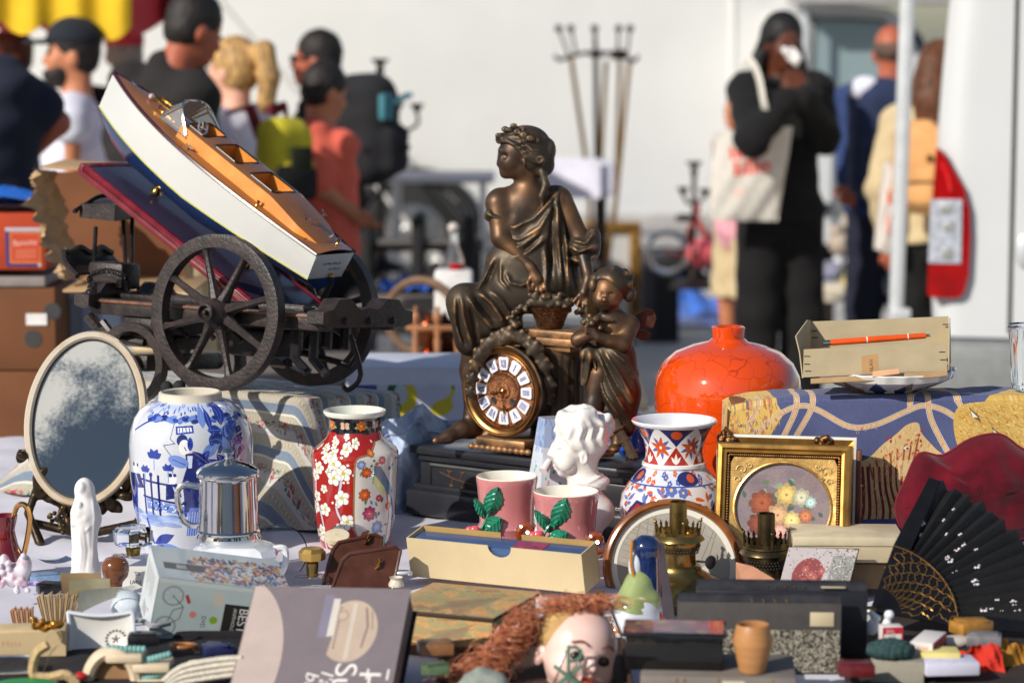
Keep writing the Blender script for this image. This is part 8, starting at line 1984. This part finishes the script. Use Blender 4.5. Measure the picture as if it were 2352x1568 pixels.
cv.ell(-60,300,230,330,(188,170,162));cv.ell(412,170,108,120,(186,166,148));cv.rect(290,30,326,200,(130,124,142));cv.rect(326,44,352,200,(206,200,190));cv.poly([(290,200),(350,190),(340,270),(290,290)],(122,112,116));cv.rect(408,60,424,280,(206,196,184),.6);cv.line([(462,80),(480,150),(470,230)],8,(136,112,104));cv.line([(486,90),(500,160)],5,(150,126,116))
for i in range(12):cv.ell(362,80+i*14,6,5,(120,106,96),0,.7)
cv.ell(375,110,22,22,(160,140,126));cv.ell(375,110,16,16,(190,170,152));cv.ell(250,440,60,50,(150,120,136),0,.7);cv.ell(230,420,30,40,(110,84,100),0,.5)
for(tx,x,y,s_,it)in(('HI',520,318,120,0),('Su',424,290,120,0),("l'ar",372,322,74,.25),('ble',316,326,74,.25)):cv.text(tx,x-34,y,s_,(232,226,220),PI/2,1,it)
cv.rect(512,312,520,352,(232,226,220));cv.rect(590,312,598,352,(232,226,220))
cv.grain(.02);MB().obox(bn_ if False else b*.06,u,d,b*.03-b*.06).build('front_cover',mat('grey_cover',S(112,102,106),.6),t);n_=-b.normalized()*.0008
uvq([d+n_+b*.03,d+u+n_+b*.03,u+n_+b*.03,n_+b*.03],'cover_print',mat_img('cover_print',cv.image('cover_print'),.55,bump=.12,bscale=500),t)
MB().obox(b*.06+u*.01,u*.975,d,b*.88).build('page_block',mat('grey_pages',S(134,118,108),.8,var=.12,scale=200,stretch=(1,1,1)),t);MB().obox(b*.94,u*1.01,d,b*.06).build('back_cover',mat('black_cover',S(28,26,30),.5),t);MB().obox(b*.03-u*.008,u*.012,d,b*.95).build('spine',mat('grey_cover',None),t)
c0,u,d,b=solve_frame((367,1325),(585,1358),(336,1468),(317,1268),3.58);u=u*1.35
t=thing('boxed_set','pale blue printed box with bicycles tilted beside the silver tankard','box',c0);Z0=Vector((0,0,0))
MB().obox(Z0,u,d,b,.001).build('box_body',mat('pale_blue_card',S(176,190,194),.35,coat=.2),t);q_=lambda v:v*.001
cv=Canvas(560,280,(178,192,192));cv.rect(0,0,560,20,(196,204,200))
for(x,y)in((70,75),(58,215)):
 for r_0 in(44,40):cv.line([(x+r_0*math.cos(a),y+r_0*1.0*math.sin(a))for a in np.linspace(0,6.3,30)],2,(90,96,96))
 for a in range(8):cv.line([(x,y),(x+40*math.cos(a*.785),y+40*math.sin(a*.785))],1,(130,136,136))
cv.line([(70,75),(120,120),(112,175),(58,215),(80,140),(120,120)],3,(60,64,66));cv.line([(128,70),(140,96)],14,(170,60,64));cv.ell(165,150,15,15,(206,130,116));cv.ell(255,165,17,17,(130,166,40));cv.text('DVD',205,150,26,(60,60,60),PI/2);cv.ell(262,70,26,32,(196,190,176));cv.rect(292,84,432,262,(46,42,42))
cv.text('ANTHOLOGY',332,100,21,(226,226,220),PI/2,1.1);cv.text('BEST',358,96,54,(226,226,220),PI/2)
uvq([d-b*.006,d+u-b*.006,u-b*.006,-b*.006],'front_print',mat_img('bicycle_print',cv.image('bicycle_print'),.3,coat=.3),t)
cv=Canvas(520,200,(186,196,200));rnd.seed(2)
for i in range(420):x=rnd.uniform(130,520);cv.ell(x,rnd.uniform(40,190),rnd.uniform(5,16),rnd.uniform(3,8),rnd.choice([(176,120,110),(130,130,160),(206,196,190),(70,76,90),(196,150,80),(150,90,90),(90,110,140)]),rnd.uniform(0,3))
cv.rect(30,100,190,140,(70,72,76));cv.rect(80,108,120,132,(170,170,170))
uvq([-d*.008,u-d*.008,u+b-d*.008,b-d*.008],'top_print',mat_img('crowd_print',cv.image('crowd_print'),.3,coat=.3),t)
cv=Canvas(200,200,(206,212,212))
for i in range(11):cv.line([(24+i*12,30),(24+i*12,rnd.uniform(70,130))],5,(140,146,146));
for i in range(14):cv.rect(50+i*4,150,52+i*4,186,(90,90,90))
cv.rect(120,140,134,152,(190,60,60));uvq([b+d-u*.004,d-u*.004,-u*.004,b-u*.004],'end_print',mat_img('end_print',cv.image('end_print'),.35),t)
m_sil=mat('silver_plate',S(206,206,208),.07,metal=1,var=.04,rvar=.03)
g=G(526,1256,4.05);k=g.k;t=thing('silver_tankard','polished silver lidded tankard standing before the blue and white jar','tankard',g.o);z=lambda y:(1256-y)*k
MB().lathe([(r_0*k,z(y))for r_0,y in((1,1256),(75,1256),(76,1250),(72,1244),(74,1236),(75,1228),(72,1222),(73,1216),(69,1212),(66,1100),(67,1092))],64).build('body',m_sil,t)
MB().lathe([(r_0*k,z(y))for r_0,y in((67,1094),(72,1090),(71,1086),(73,1080),(70,1076),(60,1068),(40,1060),(14,1054),(8,1050),(7,1046),(14,1038),(15,1034),(9,1028),(6,1026),(1,1025))],64).build('lid',m_sil,t)
MB().tube(smooth_path([g.p(462,1118),g.p(428,1112),g.p(408,1126),g.p(410,1160),g.p(420,1192),g.p(440,1206),g.p(464,1204)],5),.0055,8,flat=.7).build('handle',m_sil,t)
g=G(540,1335,3.98);k=g.k;t=thing('white_creamer','white angular porcelain creamer with a loop handle under the tankard','creamer',g.o);z=lambda y:(1335-y)*k
cr=MB();L8=lambda hw,hd,y:[(sx*k,sy*k,z(y))for sx,sy in((-hw,-hd*.6),(-hw*.7,-hd),(hw*.7,-hd),(hw,-hd*.6),(hw,hd*.6),(hw*.7,hd),(-hw*.7,hd),(-hw,hd*.6))]
rows=[(70,50,1345),(84,58,1300),(100,66,1268),(92,62,1254),(74,54,1247)]
V=[p for r_0 in rows for p in L8(*r_0)];cr.add(V,[(i*8+j,i*8+(j+1)%8,i*8+8+(j+1)%8,i*8+8+j)for i in range(4)for j in range(8)]+[tuple(32+j for j in range(8))]).build('body',mat('white_glaze',None),t,ang=25)
MB().tube(smooth_path([g.p(620,1262),g.p(652,1258),g.p(656,1290),g.p(640,1322),g.p(610,1335)],5),.0055,8).build('handle',mat('white_glaze',None),t)
tag(MB().lathe([(.001,.004),(.02,.003),(.045,.0),(.047,.002),(.02,.006),(.001,.007)],48,(0,0,0),Matrix.Rotation(rad(78),3,'X')).build('glass_saucer',glass('clear_glass'),None,W(642,1268,4.12)),'clear glass saucer standing on edge right of the creamer','saucer')
g=G(197,1335,4.02);k=g.k;rr=lambda*a:tuple(v*k for v in a)if len(a)>1 else a[0]*k
s=SDF((-.035,-.03,-.004),(.035,.03,.172),.0014)
s.ell(g.v(194,1120),rr(20,20,24),.006).cap(g.v(196,1130,4),g.v(204,1190,6),rr(20),rr(28),.01).cap(g.v(194,1180),g.v(194,1290),rr(32),rr(27),.012).cap(g.v(196,1280),g.v(198,1310),rr(26),rr(34),.01).ell(g.v(192,1326),rr(38,34,14),.008).ell(g.v(180,1178,-22),rr(12,12,14),.005).cap(g.v(172,1200,-18),g.v(196,1190,-26),rr(9),rr(7),.004).ell(g.v(182,1160,-24),rr(8,8,9),.003).ell(g.v(187,1119,-18),rr(9,9,12),.004)
for(P_,am)in(([(176,1105),(172,1150),(168,1230)],.0016),([(212,1120),(222,1180),(216,1300)],.0016),([(186,1210),(192,1260),(186,1315)],.0014),([(200,1200),(206,1260),(200,1316)],-.0014),([(176,1220),(180,1270),(174,1316)],-.0012),([(170,1195),(200,1215),(214,1200)],.0014)):s.fold([g.v(*p)for p in P_],rr(3.4),am,ymax=.004)
tag(s.build('madonna_figurine',mat('white_plaster',S(232,228,224),.45,var=.03),None,g.o),'small white plaster figurine of a veiled woman holding a child at the left','figurine')
g=G(266,1362,3.95);k=g.k
tag(MB().lathe([(r_0*k,(1362-y)*k)for r_0,y in((1,1366),(30,1366),(30,1358),(20,1354),(15,1345),(17,1335),(28,1322),(32,1306),(30,1290),(22,1280),(8,1276),(1,1275))],36).build('seal_stamp',mat('polished_walnut',S(116,66,32),.2,var=.25,scale=30,coat=.6),None,g.o),'turned dark wooden knob of a stamp beside the white figurine','stamp')
def bottle(label,cx,Y,yb,hw,ys,capm,prints):
 g=G(cx,yb,Y);k=g.k;t=thing('perfume_bottle',label,'bottle',g.o);z=lambda y:(yb-y)*k
 MB().box((0,0,z(ys[2])/2),(2*hw*k,hw*k,z(ys[2])),.004).build('flask',glass('clear_glass'),t)
 MB().lathe([(.3*hw*k,z(ys[2])),(.36*hw*k,z(ys[1])-.002),(.3*hw*k,z(ys[1]))],20).build('collar',m_lb,t)
 MB().lathe([(.2*hw*k,z(ys[1])),(capm[1]*k,z(ys[1])+.004),(capm[1]*1.05*k,z(ys[0])-.006),(capm[1]*.8*k,z(ys[0])),(.0005,z(ys[0]))],8).build('stopper',capm[0],t,ang=10)
 if prints:uvq([(-.8*hw*k,-hw*k*.5-.0006,.004),(.8*hw*k,-hw*k*.5-.0006,.004),(.8*hw*k,-hw*k*.5-.0006,z(ys[2])*.8),(-.8*hw*k,-hw*k*.5-.0006,z(ys[2])*.8)],'paper_label',mat_img('flask_label',prints,.5),t)
cv=Canvas(160,160,(222,220,214));[cv.text(a,x,y,s_,(50,50,50))for a,x,y,s_ in(('TS',90,46,26),('IAN',70,88,30),('PAR',84,116,14),('EAU DE',62,146,17))]
bottle('clear perfume bottle with a big faceted crystal stopper left of the jar',308,4.02,1375,50,(1206,1252,1272),(glass('clear_glass'),44),cv.image('flask_label'))
bottle('clear flask with a faceted gold cap left of the brown wooden boards',718,4.00,1372,42,(1256,1288,1322),(mat('satin_gold',S(206,168,92),.3,metal=.8),30),None)
tag(MB().lathe([(.001,0),(.016,0),(.016,.008),(.021,.010),(.021,.017),(.001,.018)],28,(0,0,0),Matrix.Rotation(rad(20),3,'X')).build('ivory_dial',mat('old_ivory',S(222,208,176),.4,var=.1,scale=60),None,W(774,1248,4.12)),'small round ivory dial peeping behind the brown wooden boards','dial')
m_bb=mat('brown_leather',S(78,44,32),.32,var=.25,scale=40,coat=.3,bump=.1)
for i,(P,Y,lb)in enumerate((([(764,1262),(778,1246),(862,1228),(878,1236),(876,1262),(850,1400),(724,1400)],4.0,'taller brown leather case with brass clasp behind the other case'),([(786,1286),(802,1272),(905,1256),(920,1264),(892,1400),(744,1400)],3.95,'front brown leather case with brass clasp below the red vase'))):
 g=G(820,1400,Y);t=thing('leather_case',lb,'case',g.o);k=g.k
 m=MB().prism([((x-820)*k,(1400-y)*k)for x,y in P],(0,0,0),(1,0,0),(0,.12,1),(0,.016,0));m.build('case_body',m_bb,t,ang=30)
 MB().tube([(p:=((x-820)*k,(1400-y)*k*.12-.0,(1400-y)*k))for x,y in P],.003,6,True).build('edge',m_bb,t)
 cx_,cy_=((842,1244),(866,1300))[i];a=Vector(((cx_-820)*k,(1400-cy_)*k*.12-.003,(1400-cy_)*k));MB().tube([a,a+Vector((.006,-.002,.012)),a+Vector((.004,-.002,.002)),a+Vector((-.003,0,-.004))],.0016,6).build('clasp',m_bras,t)
g=G(14,1345,4.05);k=g.k;t=thing('ruby_jug','ruby red glass jug with a gilt handle at the left edge','jug',g.o)
MB().lathe([(r_0*k,(1345-y)*k)for r_0,y in((30,1345),(46,1320),(48,1290),(30,1250),(22,1215),(30,1180),(28,1182),(18,1215))],36).build('body',mat('ruby_glass',S(120,8,16),.08,coat=1,trans=.3),t)
MB().tube(smooth_path([g.p(28,1196),g.p(40,1162),g.p(58,1160),g.p(68,1190),g.p(62,1240),g.p(50,1290)],6),.0045,8).build('handle',mat('bright_gilt',S(214,160,96),.15,metal=1),t)
s=SDF((-.04,-.03,-.03),(.04,.03,.045),.0018);s.ell((-.004,0,0),(.022,.016,.02),.008).ell((.012,-.004,.016),(.012,.012,.018),.006).ell((-.02,0,.018),(.009,.009,.016),.004)
for i in range(20):s.ell((rnd.gauss(0,.014),-.014,rnd.gauss(0,.014)),.005,.002)
tag(s.build('porcelain_shoe',mat('flowered_porcelain',S(222,214,220),.12,coat=.8,c2=S(170,84,130),c2amt=.36,scale=70),None,W(40,1320,3.85)),'small ruffled porcelain ornament with pink flowers below the ruby jug','ornament')
t=thing('paper_bundle','bundle of upright cream paper slips at the left front','paper',W(150,1440,3.68));m_slip=mat('paper_slip',S(206,182,146),.8,var=.12,scale=60)
for i in range(26):MB().box((-.035+i*.0024,.002*(i%3),.022),(.0010,.014,.05+.004*(i%4)),0,Matrix.Rotation(rad(-14+i*1.5),3,'Y')).build('slip',m_slip,t)
for i in range(12):MB().box((-.078+i*.0026,.002*(i%3),.012),(.0012,.016,.03+.003*(i%3)),0,Matrix.Rotation(rad(-10+i),3,'Y')).build('slip',mat('pink_slip',S(206,164,130),.8),t)
for i,(x,y)in enumerate(((190,1370),(206,1390),(222,1420))):
 f=lambda u,v,i=i:(-.03+.06*u,.006*math.sin(PI*u)-.02*v,.04*v+.022*u*(1-v)+.004*i)
 tag(MB().grid(f,10,8).grid(lambda u,v:Vector(f(u,v))+Vector((0,.0008,-.0004)),10,8,flip=True).build('curled_card',mat('cream_sheet%d'%i,S(*((206,176,132),(214,204,166),(206,206,186))[i]),.7),None,W(x,y,3.72-.03*i),rz=.2*i),('tan curled card standing behind the other two curled cards','cream curled card in the middle of three by the figurine foot','pale greenish curled card lowest of three by the square dish')[i],'card')
cv=Canvas(200,90,(206,182,140));cv.text('Hats',20,50,30,(196,140,110));cv.grain(.02)
t,w_,h_=ybox('label_box','cream card label box with faint pencil lettering at the lower left','box',-10,150,1446,1510,3.48,.05,6,mat('label_card',S(206,182,140),.8))
uvq([(-w_/2,-.0008,.002),(w_/2,-.0008,.002),(w_/2,-.0008,h_-.002),(-w_/2,-.0008,h_-.002)],'pencil_label',mat_img('pencil_label',cv.image('pencil_label'),.8),t)
s=SDF((-.03,-.02,-.02),(.03,.02,.02),.0014)
for i in range(22):s.ell((-.02+i*.0019+rnd.gauss(0,.001),rnd.gauss(0,.004),rnd.gauss(0,.005)),rnd.uniform(.003,.006),.002)
tag(s.build('brooch',mat('amber_gilt',S(190,130,50),.2,metal=.7,var=.4,scale=80),None,W(106,1436,3.45)),'lumpy gilt and amber brooch on the label box','brooch')
cv=Canvas(200,160,(222,220,214));[cv.ell(140+30*math.cos(a),92+30*math.sin(a),5,4,(90,66,50),a)for a in np.linspace(.4,5.9,16)];cv.flower(140,92,14,5,(80,56,44),(80,56,44),None,-.3,.2)
g=G(230,1510,3.52);t=thing('square_dish','square white porcelain dish with a brown star stamp tilted up','dish',g.o)
fd=lambda u,v:g.p(156+148*u+4*math.sin(PI*v),1405+6*(1-math.sin(PI*u))*0+8*math.sin(PI*u)+105*v,34-34*v)+Vector((0,.014*math.sin(PI*u)**.5*math.sin(PI*v)**.5,0))
MB().grid(fd,24,20,uvf=lambda u,v:(u,1-v)).build('dish_face',mat_img('star_stamp',cv.image('star_stamp'),.12,coat=.8),t);MB().grid(lambda u,v:fd(u,v)+Vector((0,.005,-.002)),24,20,flip=True).build('dish_back',m_fw,t)
MB().tube([fd(i/20,0)for i in range(21)]+[fd(1,i/20)for i in range(21)]+[fd(1-i/20,1)for i in range(21)]+[fd(0,1-i/20)for i in range(21)],.003,6,True).build('rim',m_fw,t)
tag(MB().ball((0,0,0),.026,20,14).build('glass_ball',mat('opal_blue',S(196,206,214),.1,coat=.9)),'pale opal blue glass ball behind the square dish','ball').location=W(292,1392,3.74)
g=G(290,1568,3.36);t=thing('shell_arch','cream arch shaped ornament edged with turquoise bead strings','ornament',g.o);m_shl=mat('shell_cream',S(222,202,172),.5,var=.1,scale=40)
MB().tube([g.p(258+56*math.cos(a),1568-72*math.sin(a))for a in np.linspace(-.2,PI+.2,22)],.0115,8,flat=.8).build('arch',m_shl,t)
MB().add([g.p(258,1568,4)]+[g.p(258+44*math.cos(a),1568-60*math.sin(a),6)for a in np.linspace(-.3,PI+.3,18)],[tuple(range(19))]).build('tan_lining',mat('tan_lining',S(160,122,84),.8),t)
for i,(a,c,e,f)in enumerate(((250,1488,330,1490),(318,1520,388,1502),(330,1558,392,1538))):
 for q_ in range(9):MB().ball(g.p(a+(e-a)*q_/8,c+(f-c)*q_/8,-4),(.0042,.0042,.0052),8,6).build('bead',mat('turquoise',S(120,170,166),.4,var=.2),t)
 MB().box(g.p((a+e)/2,(c+f)/2+14,20),(.05,.05,.012),.003).build('shelf',m_shl,t)
def bit(nm,lb,cat,P,r_0,m_,Y,n=6):return tag(MB().tube(smooth_path([W(x,y,Y)for x,y in P],6),r_0,n).build(nm,m_),lb,cat)
m_cord=mat('white_cord',S(214,206,190),.9,var=.15,scale=200,bump=.4,bscale=300);m_rope=mat('natural_rope',S(200,172,126),.9,var=.2,scale=150,bump=.6,bscale=260)
for i,lb in enumerate(('topmost loop of white cord left of the grey book','second loop of white cord below the topmost one','third loop of white cord at the bottom edge','lowest loop of white cord half out of the picture')):bit('cord',lb,'cord',[(376+i*4,1562+i*5),(420,1530+i*12),(500,1514+i*13),(556,1510+i*12)],.0042,m_cord,3.33)
bit('rope','twisted natural rope with a tassel at the lower left corner','rope',[(110,1480),(84,1500),(76,1545),(110,1555),(150,1548),(178,1570)],.007,m_rope,3.33);bit('thread','thin looped thread above the twisted rope','thread',[(86,1510),(92,1475),(130,1445),(140,1470),(116,1500),(100,1540)],.0008,m_rope,3.34)
def blob(nm,lb,cat,x,y,Y,r_0,m_,rz=0):o=MB().ball((0,0,0),r_0,18,12,Matrix.Rotation(rz,3,'Y')).build(nm,m_);o.location=W(x,y,Y);return tag(o,lb,cat)
blob('pebble','smooth white pebble between the beads and the grey book','pebble',452,1524,3.46,(.017,.012,.006),m_shl);blob('red_bead','shiny red bead beside the cream arch','bead',184,1552,3.34,(.010,.008,.006),mat('red_bead',S(190,40,30),.2,coat=.6));blob('green_disc','green plastic lid at the bottom left corner','disc',60,1572,3.28,(.045,.03,.006),mat('green_plastic',S(20,150,70),.4))
t,w_,h_=ybox('glass_box','small clear glass box lying at the lower left edge','box',-6,66,1512,1548,3.38,.03,8,glass('clear_glass'))
s=SDF((-.09,-.06,-.05),(.09,.06,.03),.003)
for i in range(40):s.ell((rnd.uniform(-.08,.08),rnd.uniform(-.03,.03),rnd.gauss(-.015,.008)),(rnd.uniform(.008,.02),.01,rnd.uniform(.004,.008)),.003)
tag(s.build('dark_trinkets',mat('dark_trinket',S(40,36,38),.35,metal=.3,var=.6,scale=60),None,W(150,1530,3.45)),'heap of dark trinkets under the square dish and rope','trinkets')
ybox('stone_block','pale grey stone block under the green crochet at the right front','block',2000,2120,1516,1600,3.34,.06,-10,mat('grey_stone',S(150,144,130),.85,var=.08,bump=.2))
s=SDF((-.05,-.035,-.02),(.05,.035,.03),.0016);s.ell((0,0,0),(.034,.024,.016),.01);s.wave(lambda X,Y_,Z:.0016*np.sin(X*500+Z*300)*np.sin(Y_*400-X*200+Z*300));tag(s.build('crochet',mat('teal_wool',S(44,70,70),.95,var=.3,scale=150,bump=.5,bscale=300),None,W(2046,1492,3.36)),'dark teal crochet piece lying on the grey stone block','crochet')
m_ct=mat('carton_white',S(222,216,210),.6,var=.03)
def carton2(lb,xl,xr,yt,yb,Y,dp,yaw,txt,flip,red):
 t,w_,h_=ybox('carton',lb,'carton',xl,xr,yt,yb,Y,dp,yaw,m_ct,.0006)
 cv=Canvas(200,110,(190,24,50)if red else(222,214,208));cv.text(txt[0],*((30,44,46)if red else(30,76,60)),(230,220,216)if red else(170,24,50))
 if red:cv.rect(14,54,186,104,(224,220,214));cv.text(txt[1],62,94,42,(80,80,80))
 if flip:cv.a=cv.a[::-1,::-1].copy()
 uvq([(-w_/2,-.0006,.0005),(w_/2,-.0006,.0005),(w_/2,-.0006,h_-.0005),(-w_/2,-.0006,h_-.0005)],'printed_face',mat_img('carton_face',cv.image('carton_face'),.5),t)
 if not red:MB().box((w_/2+.0004,dp/2,h_/2),(.0006,dp*.96,h_*.9)).build('red_side',mat('carton_red',S(150,22,40),.5),t)
carton2('small red and white carton printed Seha 118 beside the white figurine',2026,2074,1438,1472,3.42,.02,8,('Seha','118'),False,True);carton2('small white carton printed Seha upside down with a red side',2092,2140,1474,1504,3.38,.075,-24,('Seha',''),True,False)
ybox('note_pad','pale yellow note pad under the white cartons','pad',2114,2206,1498,1520,3.36,.04,-3,mat('pale_yellow',S(220,206,130),.7));ybox('paper_pad','white paper pad with bluish edges below the yellow pad','pad',2126,2252,1522,1552,3.33,.05,5,mat('white_pad',S(206,204,222),.8,var=.1,scale=120,stretch=(1,1,30)))
blob('oval_stone','smooth oval grey stone beside the white carton','stone',2190,1474,3.46,(.026,.014,.010),mat('smooth_stone',S(186,176,166),.6,var=.08),-.1)
s=SDF((-.03,-.02,-.03),(.03,.02,.035),.0013);s.cap((.006,0,-.02),(.008,0,.006),.009,.007,.004).ell((.011,0,.018),.0075,.003).cap((-.006,.004,.012),(-.014,.004,.02),.006,.004,.004).ell((-.012,.002,.0),(.01,.004,.012),.003).cap((.004,-.004,.004),(.016,-.008,.0),.004,.003,.002)
tag(s.build('angel_figurine',mat('white_glaze',None),None,W(2024,1440,3.5)),'tiny white porcelain angel at the foot of the black fan','figurine')
def lump(nm,lb,x0_,x1_,y0_,y1_,Y,m_,sd_):
 g=G((x0_+x1_)/2,y1_,Y);f=lambda u,v:g.p(x0_+(x1_-x0_)*u+30*(u-.5)*v,y0_+(y1_-y0_)*v+8*math.sin(u*5+sd_),40-90*v)+Vector((0,.008*vnoise(u*4,v*3,sd_),.006*vnoise(u*5,v*2,sd_)))
 tag(MB().grid(f,30,20).build(nm,m_,None,g.o),lb,'cloth')
lump('red_cloth','bright red orange cloth at the lower right under the pads',2150,2300,1488,1620,3.40,mat('red_felt',S(196,46,30),.9,var=.1,bump=.2),1);lump('ochre_cloth','ochre brown patterned cloth in the lower right corner',2265,2400,1478,1620,3.43,mat('ochre_felt',S(176,122,40),.9,var=.3,scale=20),4)
tag(MB().ball((-.010,0,0),(.012,.012,.014),14,10).ball((.012,0,.001),(.012,.012,.014),14,10).build('black_toggles',m_black),'pair of small black knobs behind the rim of the blue and white jar','knobs').location=W(396,892,4.42)
def tray(lb,x0_,x1_,y0_,y1_,m_):
 t=thing('shallow_tray',lb,'tray',((x0_+x1_)/2,(y0_+y1_)/2,TABLE+.003));a,c=(x1_-x0_)/2,(y1_-y0_)/2
 MB().box((0,0,.003),(2*a,2*c,.006),.001).build('tray_floor',m_,t)
 for(cx_,cy_,sx,sy)in((0,-c,2*a,.006),(0,c,2*a,.006),(-a,0,.006,2*c-.006),(a,0,.006,2*c-.006)):MB().box((cx_,cy_,.008),(sx,sy,.016),.0015).build('tray_edge',m_,t)
tray('dark shallow tray under the trinkets left of the big grey book',-.76,-.335,3.16,3.60,mat('dark_felt',S(34,32,36),.9,var=.3,scale=40,bump=.3))
tray('brown shallow tray under the doll head and patterned box',-.10,.16,3.15,3.56,mat('brown_felt',S(70,50,38),.85,var=.3,scale=30,bump=.3))
tray('dark brown shallow tray under the fan and white cartons',.46,.80,3.20,3.76,mat('dark_brown_felt',S(52,42,38),.85,var=.3,scale=30,bump=.3))
rnd.seed(33)
def trinket(nm,lb,cat,x,y,Y,kind,c,r_0):
 m=MB();mt=mat('trinket_'+nm,S(*c),.35,var=.25,scale=60,coat=.3)
 if kind==0:m.lathe([(.001,0),(r_0,0),(r_0*1.05,r_0*.3),(r_0*.7,r_0*.9),(r_0*.9,r_0*1.2),(r_0*.8,r_0*1.2),(r_0*.6,r_0*.9),(.001,r_0*.2)],24)
 elif kind==1:m.box((0,0,r_0*.4),(r_0*2.4,r_0*1.6,r_0*.8),r_0*.08,Matrix.Rotation(rnd.uniform(-.5,.5),3,'Z')).box((0,0,r_0*.85),(r_0*2.0,r_0*1.2,r_0*.12),r_0*.03,Matrix.Rotation(rnd.uniform(-.5,.5),3,'Z'))
 elif kind==2:m.tube(smooth_path([(-r_0,0,.004),(-r_0*.3,r_0*.7,.006),(r_0*.5,-r_0*.4,.005),(r_0*1.2,r_0*.3,.004)],6),r_0*.14,6)
 else:m.ring((0,0,.005),r_0,r_0*.18,(.1,.1,1),24,8).ball((r_0,0,r_0*.2),r_0*.3)
 o=m.build(nm,mt);o.location=W(x,y,Y);tag(o,lb,cat)
for a in(('silver_spoon_rest','bent silvery strip beside the square dish','strip',330,1440,3.55,2,(150,150,154),.03),('black_case','small black case between the square dish and the boxed set','case',330,1478,3.47,1,(30,28,32),.018),('amber_ring','amber bangle under the boxed set','bangle',420,1490,3.5,3,(150,96,50),.018),('navy_lid','small navy box below the boxed set','box',500,1502,3.5,1,(44,50,90),.018),('pink_dish','tiny pink pot beside the rope tassel','pot',30,1462,3.55,0,(206,130,150),.012),('blue_envelope','blue envelope lying between the figurine and the porcelain ornament','envelope',105,1340,3.98,1,(120,146,180),.02),('lilac_ribbon','lilac ribbon beside the porcelain ornament','ribbon',86,1352,3.92,2,(176,156,206),.026),('black_wallet','black wallet below the blue envelope','wallet',118,1360,3.9,1,(36,36,40),.018),('glass_ring','pale glass ring right of the front leather case','ring',922,1320,3.97,3,(206,212,216),.014),('cream_pot','small cream pot between the leather cases and the slipcase','pot',910,1345,3.9,0,(206,196,176),.012),('tan_purse','tan purse beside the patterned box','purse',1000,1500,3.38,1,(140,100,66),.02),('green_tin','little green tin at the foot of the doll hair','tin',1000,1545,3.3,1,(80,100,70),.016),('red_case','dark red case between the books and the green crochet','case',1965,1548,3.3,1,(96,26,30),.02),('white_shell','white shell by the fan rivet','shell',1985,1424,3.6,0,(226,222,214),.012),('yellow_box','mustard box under the lower edge of the fan','box',2230,1452,3.5,1,(170,120,50),.022),('grey_pouch','grey pouch beside the oval stone','pouch',2260,1480,3.46,1,(120,116,120),.02)):trinket(*a)
rnd.seed(51)
for i,(x,y,lb,c1,c2_)in enumerate(((128,1288,'flat pale blue printed card on the sheet left of the figurine',(176,190,210),(90,96,110)),(285,1352,'small white card behind the wooden stamp',(214,212,206),(120,116,110)),(690,1368,'tan printed card under the flask with the gold cap',(196,170,130),(110,80,60)),(960,1378,'pale green card under the left end of the slipcase',(176,190,160),(80,96,76)),(1395,1420,'brown picture card left of the hooded figurine',(150,116,90),(80,60,50)),(1250,1402,'cream card behind the doll hair',(210,196,166),(130,100,80)),(600,1560,'folded grey leaflet beside the large grey book',(150,146,150),(90,86,90)),(1985,1492,'pinkish printed card below the fan rivet',(206,170,166),(130,60,70)))):
 cv=Canvas(120,80,c1);cv.rect(8,8,60,50,c2_,.6);[cv.line([(68,12+q_*9),(rnd.uniform(90,114),12+q_*9)],3,c2_,.7)for q_ in range(7)];[cv.ell(rnd.uniform(10,58),rnd.uniform(12,48),rnd.uniform(3,9),rnd.uniform(3,7),tuple(rnd.randint(90,210)for _ in range(3)),0,.6)for _ in range(12)];cv.grain(.02)
 o_=Wz(x,y,TABLE+.012+.0015*(i%3));g_=rnd.uniform(-.7,.7);f=lambda u,v:(.05*(u-.5),.034*(v-.5),.004*(2*u-1)**2)
 tag(MB().grid(f,6,3).grid(lambda u,v:Vector(f(u,v))-Vector((0,0,.0006)),6,3,flip=True).build('printed_card',mat_img('card_print',cv.image('card_print'),.5),None,o_,rz=g_),lb,'card')
GR={'tarpaulin':'blue tarpaulins on the ground','curled_card':'curled cards at the left front','printed_card':'printed cards lying on the sheet','cord':'loops of white cord','old_book':'old books standing spine up','leather_case':'leather cases on the stall','perfume_bottle':'perfume bottles','carton':'small white cartons','shallow_tray':'shallow trays under the wares','tote_bag':'cream tote bags','backpack':'backpacks worn by the crowd','candelabra':'candelabra on the far stalls','card_box':'cream and brown card boxes','cardboard_box':'brown boxes in the left stack','plush_toy':'plush toys on the crockery pile'}
for o in list(col.objects):
 nm=o.name.split('.')[0]
 if o.parent is None and nm in GR and 'group' not in o:o['group']=GR[nm]
